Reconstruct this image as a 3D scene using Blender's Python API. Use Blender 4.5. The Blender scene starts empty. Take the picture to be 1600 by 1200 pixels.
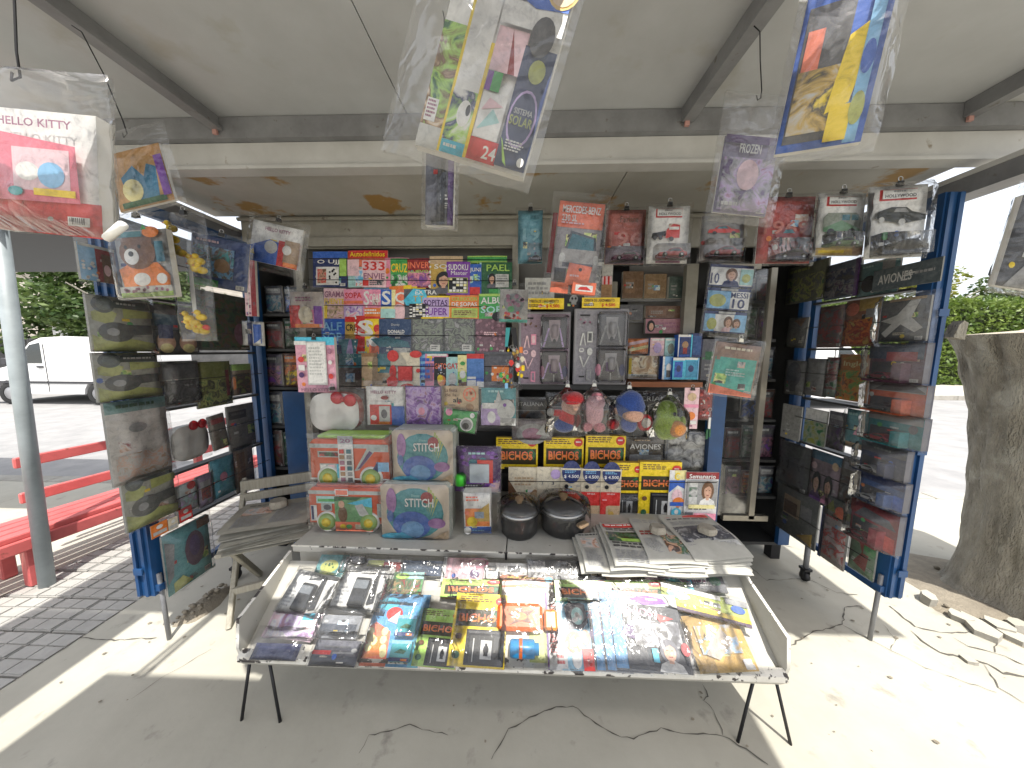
import bpy, math, random
import numpy as np
from mathutils import Vector, Matrix, noise
SC = bpy.context.scene
COL = SC.collection
R_ = math.radians
# ------------------------------------------------------------------ camera
cam_d = bpy.data.cameras.new("camera"); cam = bpy.data.objects.new("camera", cam_d); COL.objects.link(cam)
SC.camera = cam
FPX, CH, PITCH, YAW, ROLL = 480.0, 1.4, R_(6.3), R_(1.8), R_(0.3)
cam_d.sensor_width = 36; cam_d.lens = 36 * FPX / 1600; cam_d.clip_end = 600; cam_d.clip_start = 0.02
fw = Vector((-math.sin(YAW) * math.cos(PITCH), math.cos(YAW) * math.cos(PITCH), -math.sin(PITCH)))
rt = Vector((math.cos(YAW), math.sin(YAW), 0)); up = rt.cross(fw)
rt, up = (math.cos(ROLL) * rt + math.sin(ROLL) * up), (-math.sin(ROLL) * rt + math.cos(ROLL) * up)
CAM = Vector((0, 0, CH))
cam.matrix_world = Matrix(((rt.x, up.x, -fw.x, 0), (rt.y, up.y, -fw.y, 0), (rt.z, up.z, -fw.z, CH), (0, 0, 0, 1)))
# ------------------------------------------------------------------ light
SUN = Vector((0.17, -0.43, 1.0)).normalized()          # towards the sun
w = bpy.data.worlds.new("World"); SC.world = w; w.use_nodes = True
nt = w.node_tree; bgn = nt.nodes["Background"]
sky = nt.nodes.new("ShaderNodeTexSky"); sky.sky_type = 'NISHITA'; sky.sun_disc = False
sky.sun_elevation = math.asin(SUN.z); sky.sun_rotation = math.atan2(SUN.x, SUN.y)
sky.air_density = 1.0; sky.dust_density = 5.0; sky.ozone_density = 1.0
hz = nt.nodes.new("ShaderNodeMix"); hz.data_type = 'RGBA'; hz.inputs[0].default_value = .6; hz.inputs[7].default_value = (5.0, 5.1, 5.2, 1)   # thin bright overcast veil, even all over
nt.links.new(sky.outputs[0], hz.inputs[6]); nt.links.new(hz.outputs[2], bgn.inputs[0]); bgn.inputs[1].default_value = 0.15
sd = bpy.data.lights.new("sun", 'SUN'); sd.energy = 3.2; sd.angle = R_(0.55); sd.color = (1.0, 0.965, 0.90)
so = bpy.data.objects.new("sun", sd); COL.objects.link(so); so.rotation_euler = SUN.to_track_quat('Z', 'Y').to_euler()
SC.view_settings.view_transform = 'Standard'; SC.view_settings.look = 'None'; SC.view_settings.gamma = 1
SC.view_settings.use_curve_mapping = False; SC.view_settings.exposure = 1.15
SC.cycles.max_bounces = 8; SC.cycles.diffuse_bounces = 5; SC.cycles.glossy_bounces = 3
SC.cycles.transparent_max_bounces = 24; SC.cycles.caustics_reflective = False; SC.cycles.caustics_refractive = False
SC.cycles.use_denoising = True; SC.cycles.sample_clamp_indirect = 6

# ------------------------------------------------------------------ pixel rays -> points of the place
def ray(px, py): return rt * ((px - 800) / FPX) - up * ((py - 600) / FPX) + fw
def atY(px, py, Y): d = ray(px, py); return CAM + d * (Y / d.y)
def atX(px, py, X): d = ray(px, py); return CAM + d * (X / d.x)
def atZ(px, py, Z): d = ray(px, py); return CAM + d * ((Z - CH) / d.z)
def atP(px, py, P, n): d = ray(px, py); return CAM + d * ((P - CAM).dot(n) / d.dot(n))

# ------------------------------------------------------------------ materials
MATS = {}
def new_mat(name):
    m = bpy.data.materials.new(name); m.use_nodes = True
    return m, m.node_tree, m.node_tree.nodes["Principled BSDF"]
def flat(c, rough=0.38, metal=0.0, key='paint', spec=0.4):
    k = (key, tuple(round(x, 3) for x in c), rough, metal)
    if k in MATS: return MATS[k]
    m, t, b = new_mat(key)
    b.inputs['Roughness'].default_value = rough; b.inputs['Metallic'].default_value = metal
    b.inputs['Specular IOR Level'].default_value = spec
    n = t.nodes.new("ShaderNodeTexNoise"); n.inputs['Scale'].default_value = 35; n.inputs['Detail'].default_value = 3
    tc = t.nodes.new("ShaderNodeTexCoord"); t.links.new(tc.outputs['Object'], n.inputs['Vector'])
    if key in ('print', 'cover') and max(c) > .05:
        n.inputs['Scale'].default_value = 48; n.inputs['Detail'].default_value = 7; n.inputs['Roughness'].default_value = .7; n.inputs['Distortion'].default_value = .6
        r = t.nodes.new("ShaderNodeValToRGB"); e = r.color_ramp.elements
        e[0].position = .34; e[0].color = (c[0] * .66, c[1] * .66, c[2] * .68, 1); e[1].position = .68; e[1].color = (min(1, c[0] * 1.08 + .05), min(1, c[1] * 1.08 + .05), min(1, c[2] * 1.08 + .05), 1)
        x = e.new(.47); x.color = (c[0] * .95, c[1] * .95, c[2] * .95, 1)
        t.links.new(n.outputs['Fac'], r.inputs[0]); t.links.new(r.outputs[0], b.inputs['Base Color']); MATS[k] = m; return m
    mx = t.nodes.new("ShaderNodeMix"); mx.data_type = 'RGBA'
    mx.inputs[6].default_value = (c[0] * .86, c[1] * .86, c[2] * .86, 1); mx.inputs[7].default_value = (min(1, c[0] * 1.1), min(1, c[1] * 1.1), min(1, c[2] * 1.1), 1)
    t.links.new(n.outputs['Fac'], mx.inputs[0]); t.links.new(mx.outputs[2], b.inputs['Base Color'])
    MATS[k] = m; return m
def photo(pal, scale=22.0, key=None):
    """printed picture: soft coloured blobs with finer detail, moved about per object"""
    k = ('photo', tuple(pal), scale)
    if k in MATS: return MATS[k]
    m, t, b = new_mat('printed_picture'); b.inputs['Roughness'].default_value = 0.32
    tc = t.nodes.new("ShaderNodeTexCoord"); oi = t.nodes.new("ShaderNodeObjectInfo")
    mp = t.nodes.new("ShaderNodeVectorMath"); mp.operation = 'MULTIPLY_ADD'; mp.inputs[1].default_value = (1, 1, 1)
    cx = t.nodes.new("ShaderNodeCombineXYZ"); ml = t.nodes.new("ShaderNodeMath"); ml.operation = 'MULTIPLY'; ml.inputs[1].default_value = 37
    t.links.new(oi.outputs['Random'], ml.inputs[0]); t.links.new(ml.outputs[0], cx.inputs[0]); t.links.new(ml.outputs[0], cx.inputs[2])
    t.links.new(tc.outputs['Object'], mp.inputs[0]); t.links.new(cx.outputs[0], mp.inputs[2])
    n = t.nodes.new("ShaderNodeTexNoise"); n.inputs['Scale'].default_value = scale; n.inputs['Detail'].default_value = 4.5
    n.inputs['Roughness'].default_value = 0.55; n.inputs['Distortion'].default_value = 0.9
    t.links.new(mp.outputs[0], n.inputs['Vector'])
    r = t.nodes.new("ShaderNodeValToRGB"); e = r.color_ramp.elements
    pos = [0.36 + 0.28 * i / (len(pal) - 1) for i in range(len(pal))]
    e[0].position = pos[0]; e[0].color = (*C[pal[0]], 1); e[1].position = pos[-1]; e[1].color = (*C[pal[-1]], 1)
    for i in range(1, len(pal) - 1):
        x = e.new(pos[i]); x.color = (*C[pal[i]], 1)
    t.links.new(n.outputs['Fac'], r.inputs[0]); t.links.new(r.outputs[0], b.inputs['Base Color'])
    MATS[k] = m; return m
C = dict(w=(.78, .77, .74), k=(.015, .015, .018), g=(.30, .30, .30), lg=(.55, .55, .53), dg=(.08, .08, .085), r=(.62, .035, .03), dr=(.28, .02, .025), o=(.78, .22, .04),
         y=(.86, .62, .02), ly=(.85, .76, .35), gn=(.06, .36, .09), dgn=(.025, .12, .05), lgn=(.38, .62, .12), b=(.03, .12, .50), lb=(.22, .48, .75), nb=(.02, .035, .14), t=(.05, .38, .40), dt=(.03, .17, .22),
         lt=(.40, .66, .64), p=(.20, .05, .36), lp=(.52, .38, .66), dp=(.08, .03, .14), pk=(.82, .30, .44), lpk=(.82, .56, .60), m=(.34, .14, .22), br=(.16, .075, .035), lbr=(.38, .22, .11), tan=(.58, .42, .26),
         cr=(.74, .66, .50), ol=(.20, .22, .04), lol=(.42, .45, .12), sk=(.62, .36, .25), bl=(.10, .10, .12), gg=(.24, .27, .22), cy=(.08, .52, .72), go=(.55, .36, .08), co=(.80, .19, .10), sg=(.42, .46, .44))
def film_mat(name, haze, gloss, bump):
    m, t, b = new_mat(name); t.nodes.remove(b)
    out = t.nodes["Material Output"]
    tr = t.nodes.new("ShaderNodeBsdfTransparent"); tr.inputs[0].default_value = (.96, .96, .96, 1)
    gl = t.nodes.new("ShaderNodeBsdfGlossy"); gl.inputs['Roughness'].default_value = .11
    df = t.nodes.new("ShaderNodeBsdfDiffuse"); df.inputs[0].default_value = (.8, .8, .8, 1)
    tl = t.nodes.new("ShaderNodeBsdfTranslucent"); tl.inputs[0].default_value = (.8, .8, .8, 1)
    tc = t.nodes.new("ShaderNodeTexCoord")
    vo = t.nodes.new("ShaderNodeTexNoise"); vo.inputs['Scale'].default_value = 11; vo.inputs['Detail'].default_value = 2.5; vo.inputs['Distortion'].default_value = 1.1
    bp = t.nodes.new("ShaderNodeBump"); bp.inputs['Strength'].default_value = bump; bp.inputs['Distance'].default_value = .02
    sb = t.nodes.new("ShaderNodeMath"); sb.operation = 'SUBTRACT'; sb.inputs[1].default_value = .5; ab = t.nodes.new("ShaderNodeMath"); ab.operation = 'ABSOLUTE'
    t.links.new(tc.outputs['Object'], vo.inputs['Vector']); t.links.new(vo.outputs['Fac'], sb.inputs[0]); t.links.new(sb.outputs[0], ab.inputs[0]); t.links.new(ab.outputs[0], bp.inputs['Height'])
    t.links.new(bp.outputs[0], gl.inputs['Normal'])
    a1 = t.nodes.new("ShaderNodeMixShader"); a1.inputs[0].default_value = .5
    t.links.new(df.outputs[0], a1.inputs[1]); t.links.new(tl.outputs[0], a1.inputs[2])
    a2 = t.nodes.new("ShaderNodeMixShader"); a2.inputs[0].default_value = haze
    t.links.new(tr.outputs[0], a2.inputs[1]); t.links.new(a1.outputs[0], a2.inputs[2])
    fr = t.nodes.new("ShaderNodeFresnel"); fr.inputs[0].default_value = 1.5; t.links.new(bp.outputs[0], fr.inputs['Normal'])
    mu = t.nodes.new("ShaderNodeMath"); mu.operation = 'MULTIPLY'; mu.inputs[1].default_value = gloss; mu.use_clamp = True
    t.links.new(fr.outputs[0], mu.inputs[0])
    a3 = t.nodes.new("ShaderNodeMixShader"); t.links.new(mu.outputs[0], a3.inputs[0])
    t.links.new(a2.outputs[0], a3.inputs[1]); t.links.new(gl.outputs[0], a3.inputs[2])
    t.links.new(a3.outputs[0], out.inputs[0]); return m
FILM = film_mat('clear_film', .016, 1.0, .75)
SEAM = film_mat('film_seam', .07, 1.3, .8)  # sealed bag edge; its extra haze also imitates white highlight lines
MILKY = film_mat('milky_film', .085, 1.0, .6)
CLOUDY = film_mat('cloudy_film', .13, 1.2, .8)
GLASS = film_mat('window_glass', .03, 1.0, 0.0)
BLISTER = film_mat('clear_plastic', .025, 1.1, .15)

def weathered(name, base, dirt, scale=6, amount=.5, rough=.55, detail=6, bump=.0, stain=None, streak=None, chip=None, metal=0):
    m, t, b = new_mat(name); b.inputs['Roughness'].default_value = rough; b.inputs['Metallic'].default_value = metal
    tc = t.nodes.new("ShaderNodeTexCoord"); n = t.nodes.new("ShaderNodeTexNoise")
    n.inputs['Scale'].default_value = scale; n.inputs['Detail'].default_value = detail; n.inputs['Roughness'].default_value = .65
    v = tc.outputs['Object']
    if streak:
        mp = t.nodes.new("ShaderNodeMapping"); mp.inputs['Scale'].default_value = streak; t.links.new(v, mp.inputs[0]); v = mp.outputs[0]
    t.links.new(v, n.inputs['Vector'])
    r = t.nodes.new("ShaderNodeValToRGB"); e = r.color_ramp.elements
    e[0].position = .5 - amount * .5; e[0].color = (*dirt, 1); e[1].position = .5 + amount * .25; e[1].color = (*base, 1)
    t.links.new(n.outputs['Fac'], r.inputs[0]); col = r.outputs[0]
    for extra in (stain, chip):
        if extra:
            c2, s2, lo, hi = extra
            n2 = t.nodes.new("ShaderNodeTexNoise"); n2.inputs['Scale'].default_value = s2; n2.inputs['Detail'].default_value = 5; n2.inputs['Roughness'].default_value = .6
            t.links.new(tc.outputs['Object'], n2.inputs['Vector'])
            rr = t.nodes.new("ShaderNodeMapRange"); rr.inputs[1].default_value = lo; rr.inputs[2].default_value = hi
            t.links.new(n2.outputs['Fac'], rr.inputs[0])
            mx = t.nodes.new("ShaderNodeMix"); mx.data_type = 'RGBA'; mx.inputs[7].default_value = (*c2, 1)
            t.links.new(rr.outputs[0], mx.inputs[0]); t.links.new(col, mx.inputs[6]); col = mx.outputs[2]
    t.links.new(col, b.inputs['Base Color'])
    if bump:
        n3 = t.nodes.new("ShaderNodeTexNoise"); n3.inputs['Scale'].default_value = scale * 9; n3.inputs['Detail'].default_value = 6
        t.links.new(v, n3.inputs['Vector'])
        bp = t.nodes.new("ShaderNodeBump"); bp.inputs['Strength'].default_value = bump; bp.inputs['Distance'].default_value = .018 if bump >= 1 else .01
        t.links.new(n3.outputs['Fac'], bp.inputs['Height']); t.links.new(bp.outputs[0], b.inputs['Normal'])
    return m
CONCRETE = weathered('concrete', (.45, .43, .365), (.30, .285, .235), 1.3, .7, .9, 8, .25, ((.25, .235, .20), 9, .60, .74), None, ((.16, .15, .13), 30, .70, .76))
CONC_DARK = weathered('worn_concrete', (.36, .34, .30), (.22, .21, .18), 5, .5, .9, 8, .3)
TILE = weathered('cement_tile', (.40, .39, .365), (.28, .275, .255), 4, .5, .85, 6, .3)
ASPHALT = weathered('asphalt', (.28, .275, .27), (.19, .19, .19), 3, .5, .9, 8, .3)
CEIL = weathered('painted_ceiling', (.46, .475, .49), (.35, .355, .36), 2.2, .6, .5, 7, .05, ((.33, .31, .26), 3.2, .58, .76))
SOFFIT = weathered('stained_soffit', (.42, .415, .39), (.31, .30, .265), 2.5, .6, .55, 7, .05, ((.33, .20, .065), 2.6, .57, .62))
GREYMETAL = weathered('painted_steel', (.21, .215, .225), (.13, .13, .14), 7, .5, .45, 6, .05, ((.10, .085, .07), 22, .64, .72))
BEAM = weathered('beam_paint', (.50, .50, .49), (.38, .375, .36), 3.5, .5, .45, 6, .04, ((.24, .2, .15), 14, .66, .74))
CREAM = weathered('cream_paint', (.47, .455, .41), (.36, .345, .30), 5, .5, .5, 6, .06, ((.30, .28, .24), 10, .64, .72), None, ((.06, .05, .045), 40, .69, .72))
CHIPPED = weathered('chipped_edge', (.72, .70, .64), (.55, .52, .45), 9, .5, .55, 6, .1, None, None, ((.05, .043, .04), 24, .545, .575))
BLUE = weathered('blue_paint', (.013, .068, .19), (.008, .036, .11), 5, .5, .42, 6, .05, ((.016, .05, .12), 13, .62, .70))
FRAMEP = weathered('frame_paint', (.29, .28, .245), (.2, .19, .16), 8, .5, .5, 6, .05, ((.12, .10, .08), 20, .64, .72))
BACKP = weathered('rack_back', (.17, .165, .155), (.11, .105, .1), 3, .5, .6, 6)
DARKP = weathered('dark_rack', (.05, .05, .05), (.025, .025, .026), 5, .5, .6, 6)
WIRE = flat((.02, .02, .022), .4, .6, 'wire')
STEEL = flat((.45, .45, .45), .35, .9, 'bright_steel')
IRON = flat((.03, .03, .032), .5, .5, 'dark_iron')
REDP = weathered('red_paint', (.54, .12, .115), (.40, .085, .085), 7, .5, .45, 6, .1, ((.20, .07, .05), 16, .62, .7), (1, 1, 1))
POSTP = weathered('post_paint', (.30, .34, .36), (.20, .23, .24), 5, .5, .5, 6, .04)
WOODG = weathered('grey_wood', (.40, .375, .31), (.25, .23, .185), 9, .6, .75, 6, .2, None, (14, 14, 1.2))
SHELFW = weathered('brown_wood', (.30, .10, .035), (.18, .06, .02), 9, .6, .5, 6, .1, None, (1.2, 14, 14))
PAPER = flat((.66, .65, .60), .8, 0, 'paper')
NEWSP = weathered('newsprint', (.45, .44, .395), (.36, .35, .31), 12, .5, .95, 5, .05)
OLDEDGE = weathered('old_paper_edge', (.50, .48, .42), (.30, .285, .24), 30, .5, .95, 5, .05)
OLDNEWS = weathered('old_newsprint', (.36, .345, .29), (.27, .255, .21), 12, .5, .95, 5, .05)
STONE = weathered('stone', (.36, .33, .27), (.20, .18, .15), 22, .6, .95, 7, .5)
BARK = weathered('bark', (.42, .39, .325), (.10, .088, .07), 7, .8, .95, 10, 1.0, ((.46, .44, .38), 5, .55, .68), (2.0, 2.0, .7))
CUTWOOD = weathered('cut_wood', (.44, .39, .31), (.26, .225, .175), 14, .6, .9, 6, .3)
SOIL = weathered('soil', (.27, .235, .18), (.15, .13, .10), 14, .6, .95, 8, .6)

# ------------------------------------------------------------------ mesh builder
class MB:
    def __init__(s): s.v = []; s.f = []; s.mi = []; s.sm = []; s.mats = []
    def m(s, mat):
        if mat not in s.mats: s.mats.append(mat)
        return s.mats.index(mat)
    def face(s, pts, mat, sm=False):
        i = len(s.v); s.v += [tuple(p) for p in pts]; s.f.append(tuple(range(i, i + len(pts)))); s.mi.append(s.m(mat)); s.sm.append(sm)
    def raw(s, vs, fs, mat, sm=False):
        i = len(s.v); s.v += [tuple(p) for p in vs]; k = s.m(mat)
        for f in fs: s.f.append(tuple(a + i for a in f)); s.mi.append(k); s.sm.append(sm)
    def box(s, a, b, mat, M=None):
        x0, y0, z0 = a; x1, y1, z1 = b
        vs = [(x0, y0, z0), (x1, y0, z0), (x1, y1, z0), (x0, y1, z0), (x0, y0, z1), (x1, y0, z1), (x1, y1, z1), (x0, y1, z1)]
        if M is not None: vs = [M @ Vector(q) for q in vs]
        s.raw(vs, [(0, 3, 2, 1), (4, 5, 6, 7), (0, 1, 5, 4), (1, 2, 6, 5), (2, 3, 7, 6), (3, 0, 4, 7)], mat); return s
    def bevbox(s, a, b, mat, r=.004, M=None):
        """box whose vertical and horizontal edges are chamfered"""
        x0, y0, z0 = a; x1, y1, z1 = b
        def ring(z, i): return [(x0 + r + i, y0 + i, z), (x1 - r - i, y0 + i, z), (x1 - i, y0 + r + i, z), (x1 - i, y1 - r - i, z), (x1 - r - i, y1 - i, z), (x0 + r + i, y1 - i, z), (x0 + i, y1 - r - i, z), (x0 + i, y0 + r + i, z)]
        vs = ring(z0, r * .6) + ring(z0 + r, 0) + ring(z1 - r, 0) + ring(z1, r * .6)
        if M is not None: vs = [M @ Vector(q) for q in vs]
        fs = [tuple(range(7, -1, -1)), tuple(range(24, 32))]
        for k in range(3):
            for i in range(8): j = (i + 1) % 8; fs.append((k * 8 + i, k * 8 + j, k * 8 + 8 + j, k * 8 + 8 + i))
        s.raw(vs, fs, mat); return s
    def tube(s, pts, r, mat, n=6, caps=True, radii=None):
        pts = [Vector(p) for p in pts]; vs = []; fs = []
        for i, p in enumerate(pts):
            d = (pts[min(i + 1, len(pts) - 1)] - pts[max(i - 1, 0)]).normalized()
            a = d.orthogonal().normalized() if i == 0 else (a - d * a.dot(d)).normalized()
            b2 = d.cross(a); rr = radii[i] if radii else r
            vs += [p + (a * math.cos(2 * math.pi * k / n) + b2 * math.sin(2 * math.pi * k / n)) * rr for k in range(n)]
        for i in range(len(pts) - 1):
            for k in range(n): l = (k + 1) % n; fs.append((i * n + k, i * n + l, i * n + n + l, i * n + n + k))
        if caps: fs += [tuple(range(n - 1, -1, -1)), tuple(range(len(vs) - n, len(vs)))]
        s.raw(vs, fs, mat, True); return s
    def lathe(s, prof, mat, n=20, c=(0, 0, 0), sm=True, axis='z', a0=0.0):
        vs = []; fs = []; N = len(prof)
        for i in range(n):
            a = 2 * math.pi * i / n + a0
            for r, z in prof:
                q = (r * math.cos(a), r * math.sin(a), z)
                if axis == 'y': q = (q[0], q[2], q[1])
                if axis == 'x': q = (q[2], q[0], q[1])
                vs.append((q[0] + c[0], q[1] + c[1], q[2] + c[2]))
        for i in range(n):
            j = (i + 1) % n
            for k in range(N - 1): fs.append((i * N + k, j * N + k, j * N + k + 1, i * N + k + 1))
        s.raw(vs, fs, mat, sm); return s
    def ball(s, c, r, mat, nu=12, nv=8, M=None):
        rx, ry, rz = (r, r, r) if not hasattr(r, '__len__') else r
        vs = []; fs = []
        for j in range(nv + 1):
            t = math.pi * j / nv
            for i in range(nu):
                a = 2 * math.pi * i / nu; q = Vector((rx * math.sin(t) * math.cos(a), ry * math.sin(t) * math.sin(a), rz * math.cos(t)))
                if M is not None: q = M @ q
                vs.append(q + Vector(c))
        for j in range(nv):
            for i in range(nu): k = (i + 1) % nu; fs.append((j * nu + i, j * nu + nu + i, j * nu + nu + k, j * nu + k))
        s.raw(vs, fs, mat, True); return s
    def prism(s, poly, y0, y1, mat, sidemat=None, axis='y'):
        """poly in (x,z) pushed along y (or (y,z) along x, or (x,y) along z)"""
        n = len(poly)
        def q(p, d): return (p[0], d, p[1]) if axis == 'y' else ((d, p[0], p[1]) if axis == 'x' else (p[0], p[1], d))
        a = [q(p, y0) for p in poly]; b2 = [q(p, y1) for p in poly]
        s.raw(a + b2, [tuple(range(n)), tuple(range(2 * n - 1, n - 1, -1))], mat)
        s.raw(a + b2, [(i, i + n, (i + 1) % n + n, (i + 1) % n) for i in range(n)], sidemat or mat); return s
    def torus(s, c, R, r, mat, n=14, m=5, rot=None):
        pts = [Vector((R * math.cos(2 * math.pi * i / n), 0, R * math.sin(2 * math.pi * i / n))) for i in range(n + 1)]
        if rot is not None: pts = [rot @ p for p in pts]
        s.tube([p + Vector(c) for p in pts], r, mat, m, False); return s
    def build(s, name, parent=None, M=None, fix=False):
        me = bpy.data.meshes.new(name); me.from_pydata(s.v, [], s.f)
        for m in s.mats: me.materials.append(m)
        me.polygons.foreach_set('material_index', s.mi); me.polygons.foreach_set('use_smooth', s.sm); me.update()
        if fix:
            import bmesh
            b = bmesh.new(); b.from_mesh(me); bmesh.ops.recalc_face_normals(b, faces=b.faces); b.to_mesh(me); b.free()
        o = bpy.data.objects.new(name, me); COL.objects.link(o)
        if parent is not None: o.parent = parent
        if M is not None: o.matrix_basis = M
        return o
def tag(o, label=None, cat=None, group=None, kind=None):
    for k, v in (('label', label), ('category', cat), ('group', group), ('kind', kind)):
        if v: o[k] = v
    return o
def thing(name, label, cat, M=None, group=None, kind=None):
    o = bpy.data.objects.new(name, None); COL.objects.link(o); o.empty_display_size = .05
    if M is not None: o.matrix_basis = M
    return tag(o, label, cat, group, kind)
def TR(x, y, z): return Matrix.Translation((x, y, z))
def RZ(a): return Matrix.Rotation(a, 4, 'Z')
def RX(a): return Matrix.Rotation(a, 4, 'X')
def RY(a): return Matrix.Rotation(a, 4, 'Y')
def copy_tree(o, M, label=None, group=None, parent=None):
    c = o.copy(); COL.objects.link(c)
    if parent is not None: c.parent = parent
    else: c.matrix_basis = M
    if label: c['label'] = label
    if group: c['group'] = group
    for ch in list(o.children): copy_tree(ch, None, parent=c)
    return c
# ------------------------------------------------------------------ lettering
_T = {}
def text_mesh(s, bold=True):
    k = (s, bold)
    if k in _T: return _T[k]
    cu = bpy.data.curves.new('lettering', 'FONT'); cu.body = s; cu.resolution_u = 2; cu.fill_mode = 'FRONT'
    if bold: cu.offset = .018
    ob = bpy.data.objects.new('lettering', cu); me = bpy.data.meshes.new_from_object(ob)
    v = [(p.co.x, p.co.y) for p in me.vertices]; f = [tuple(p.vertices) for p in me.polygons]
    bpy.data.objects.remove(ob); bpy.data.curves.remove(cu); bpy.data.meshes.remove(me)
    x0 = min(p[0] for p in v); x1 = max(p[0] for p in v); y0 = min(p[1] for p in v); y1 = max(p[1] for p in v)
    v = [((p[0] - x0) / (x1 - x0), (p[1] - y0) / (y1 - y0)) for p in v]
    _T[k] = (v, f); return _T[k]
# print operations on a cover, in fractions of its width and height
class Print:
    def __init__(s, wd, ht, depth=lambda u, v: 0.0, rough=.36, step=.00045):
        s.w, s.h, s.d, s.mb, s.k, s.rough, s.step = wd, ht, depth, MB(), 0, rough, step
        s.rnd = random.Random(int(wd * 9999) * 31 + int(ht * 9999))
    def pt(s, u, v): return ((u - .5) * s.w, s.d(u, v) - s.k * s.step - .0006, v * s.h)
    def mat(s, c): return photo(c) if isinstance(c, (tuple, list)) and isinstance(c[0], str) else flat(C[c] if isinstance(c, str) else c, s.rough, 0, 'print')
    def rect(s, u0, v0, u1, v1, c):
        n = max(1, int(abs(u1 - u0) * 6 + .5)); m = s.mat(c)
        for i in range(n):
            a = u0 + (u1 - u0) * i / n; b = u0 + (u1 - u0) * (i + 1) / n
            s.mb.face([s.pt(a, v0), s.pt(b, v0), s.pt(b, v1), s.pt(a, v1)], m)
    def poly(s, pts, c):
        s.mb.face([s.pt(*p) for p in pts], s.mat(c))
    def disc(s, u, v, ru, rv, c, n=18):
        s.poly([(u + ru * math.cos(2 * math.pi * i / n), v + rv * math.sin(2 * math.pi * i / n)) for i in range(n)], c)
    def text(s, t, u0, v0, u1, v1, c, bold=True, slant=0):
        vs, fs = text_mesh(t, bold)
        s.mb.raw([s.pt(u0 + (u1 - u0) * p[0], v0 + (v1 - v0) * p[1] + slant * p[0]) for p in vs], fs, s.mat(c))
    def vtext(s, t, u0, v0, u1, v1, c):
        vs, fs = text_mesh(t, True)     # reads upwards
        s.mb.raw([s.pt(u1 - (u1 - u0) * p[1], v0 + (v1 - v0) * p[0]) for p in vs], fs, s.mat(c))
    def run(s, ops):
        for o in ops:
            s.k += 1; a = o[1:]
            if o[0] == 'R': s.rect(*a)
            elif o[0] == 'I': s.rect(*a)
            elif o[0] == 'T': s.text(*a)
            elif o[0] == 'V': s.vtext(*a)
            elif o[0] == 'D': s.disc(*a)
            elif o[0] == 'P': s.poly(*a)
            elif o[0] == 'L':
                u0, v0, u1, v1, n, c = a
                for i in range(n):
                    z = v1 - (v1 - v0) * i / n; x = u0
                    end = u1 - (u1 - u0) * s.rnd.random() * .35
                    while x < end:
                        l = (u1 - u0) * s.rnd.uniform(.08, .2)
                        s.rect(x, z - (v1 - v0) / n * .55, min(x + l, end), z, c); x += l + (u1 - u0) * .035
            elif o[0] == 'G':
                u0, v0, u1, v1, n, m = a
                s.rect(u0, v0, u1, v1, 'k'); s.k += 1
                for i in range(n):
                    for j in range(m):
                        if s.rnd.random() < .72:
                            x = u0 + (u1 - u0) * i / n; z = v0 + (v1 - v0) * j / m
                            s.rect(x + (u1 - u0) / n * .08, z + (v1 - v0) / m * .08, x + (u1 - u0) / n * .92, z + (v1 - v0) / m * .92, 'w' if s.rnd.random() < .85 else 'ly')
            elif o[0] == 'F':       # an unnamed portrait
                u0, v0, u1, v1, hair, top = a
                W = u1 - u0; H = v1 - v0; c = (u0 + u1) / 2
                s.disc(c, v0 + H * .60, W * .36, H * .38, hair); s.k += 1
                s.poly([(u0, v0), (u1, v0), (u1 - W * .1, v0 + H * .22), (c + W * .1, v0 + H * .34), (c - W * .1, v0 + H * .34), (u0 + W * .1, v0 + H * .22)], top); s.k += 1
                s.rect(c - W * .09, v0 + H * .25, c + W * .09, v0 + H * .45, 'sk'); s.k += 1
                s.disc(c, v0 + H * .58, W * .22, H * .27, 'sk'); s.k += 1
                s.rect(c - W * .13, v0 + H * .62, c - W * .05, v0 + H * .645, 'br'); s.rect(c + W * .05, v0 + H * .62, c + W * .13, v0 + H * .645, 'br')
                s.rect(c - W * .07, v0 + H * .43, c + W * .07, v0 + H * .455, 'dr')
                s.poly([(c - W * .24, v0 + H * .68), (c - W * .12, v0 + H * .90), (c + W * .14, v0 + H * .90), (c + W * .24, v0 + H * .68), (c + W * .05, v0 + H * .80)], hair)
            elif o[0] == 'B':       # scattered dots
                u0, v0, u1, v1, n, ru, c = a
                for i in range(n):
                    s.disc(s.rnd.uniform(u0, u1), s.rnd.uniform(v0, v1), ru, ru * s.w / s.h, c, 8)
        return s
# ------------------------------------------------------------------ goods
def frame_on(loc, rz=0, lean=0, roll=0):
    return TR(*loc) @ RZ(rz) @ RX(-lean) @ RY(roll)
def onY(x0, y0, x1, y1, Y, lean=0.0, roll=0.0, dz=0):
    xc = (x0 + x1) / 2; ym = (y0 + y1) / 2
    p = atY(xc, y1, Y); q = atY(xc, y0, Y); wd = (atY(x1, ym, Y) - atY(x0, ym, Y)).length
    return frame_on(p, 0, lean, roll), wd, (q - p).length / max(.3, math.cos(lean))
def onX(x0, y0, x1, y1, X, lean=0.0, roll=0.0):
    ym = (y0 + y1) / 2; a = atX(x0, ym, X); b = atX(x1, ym, X)
    yc = (a.y + b.y) / 2; xc = (x0 + x1) / 2
    p = atX(xc, y1, X); q = atX(xc, y0, X)
    rz = math.pi / 2 if X < 0 else -math.pi / 2
    return frame_on((X, yc, p.z - .004), rz, lean, roll), abs(a.y - b.y) * 1.07, (q.z - p.z) * 1.05
TRAY_B = Vector((0, 1.255, .455)); TRAY_F = Vector((0, 1.0, .262))
TRAY_D = (TRAY_B - TRAY_F).normalized(); TRAY_N = Vector((0, -TRAY_D.z, TRAY_D.y))
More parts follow.
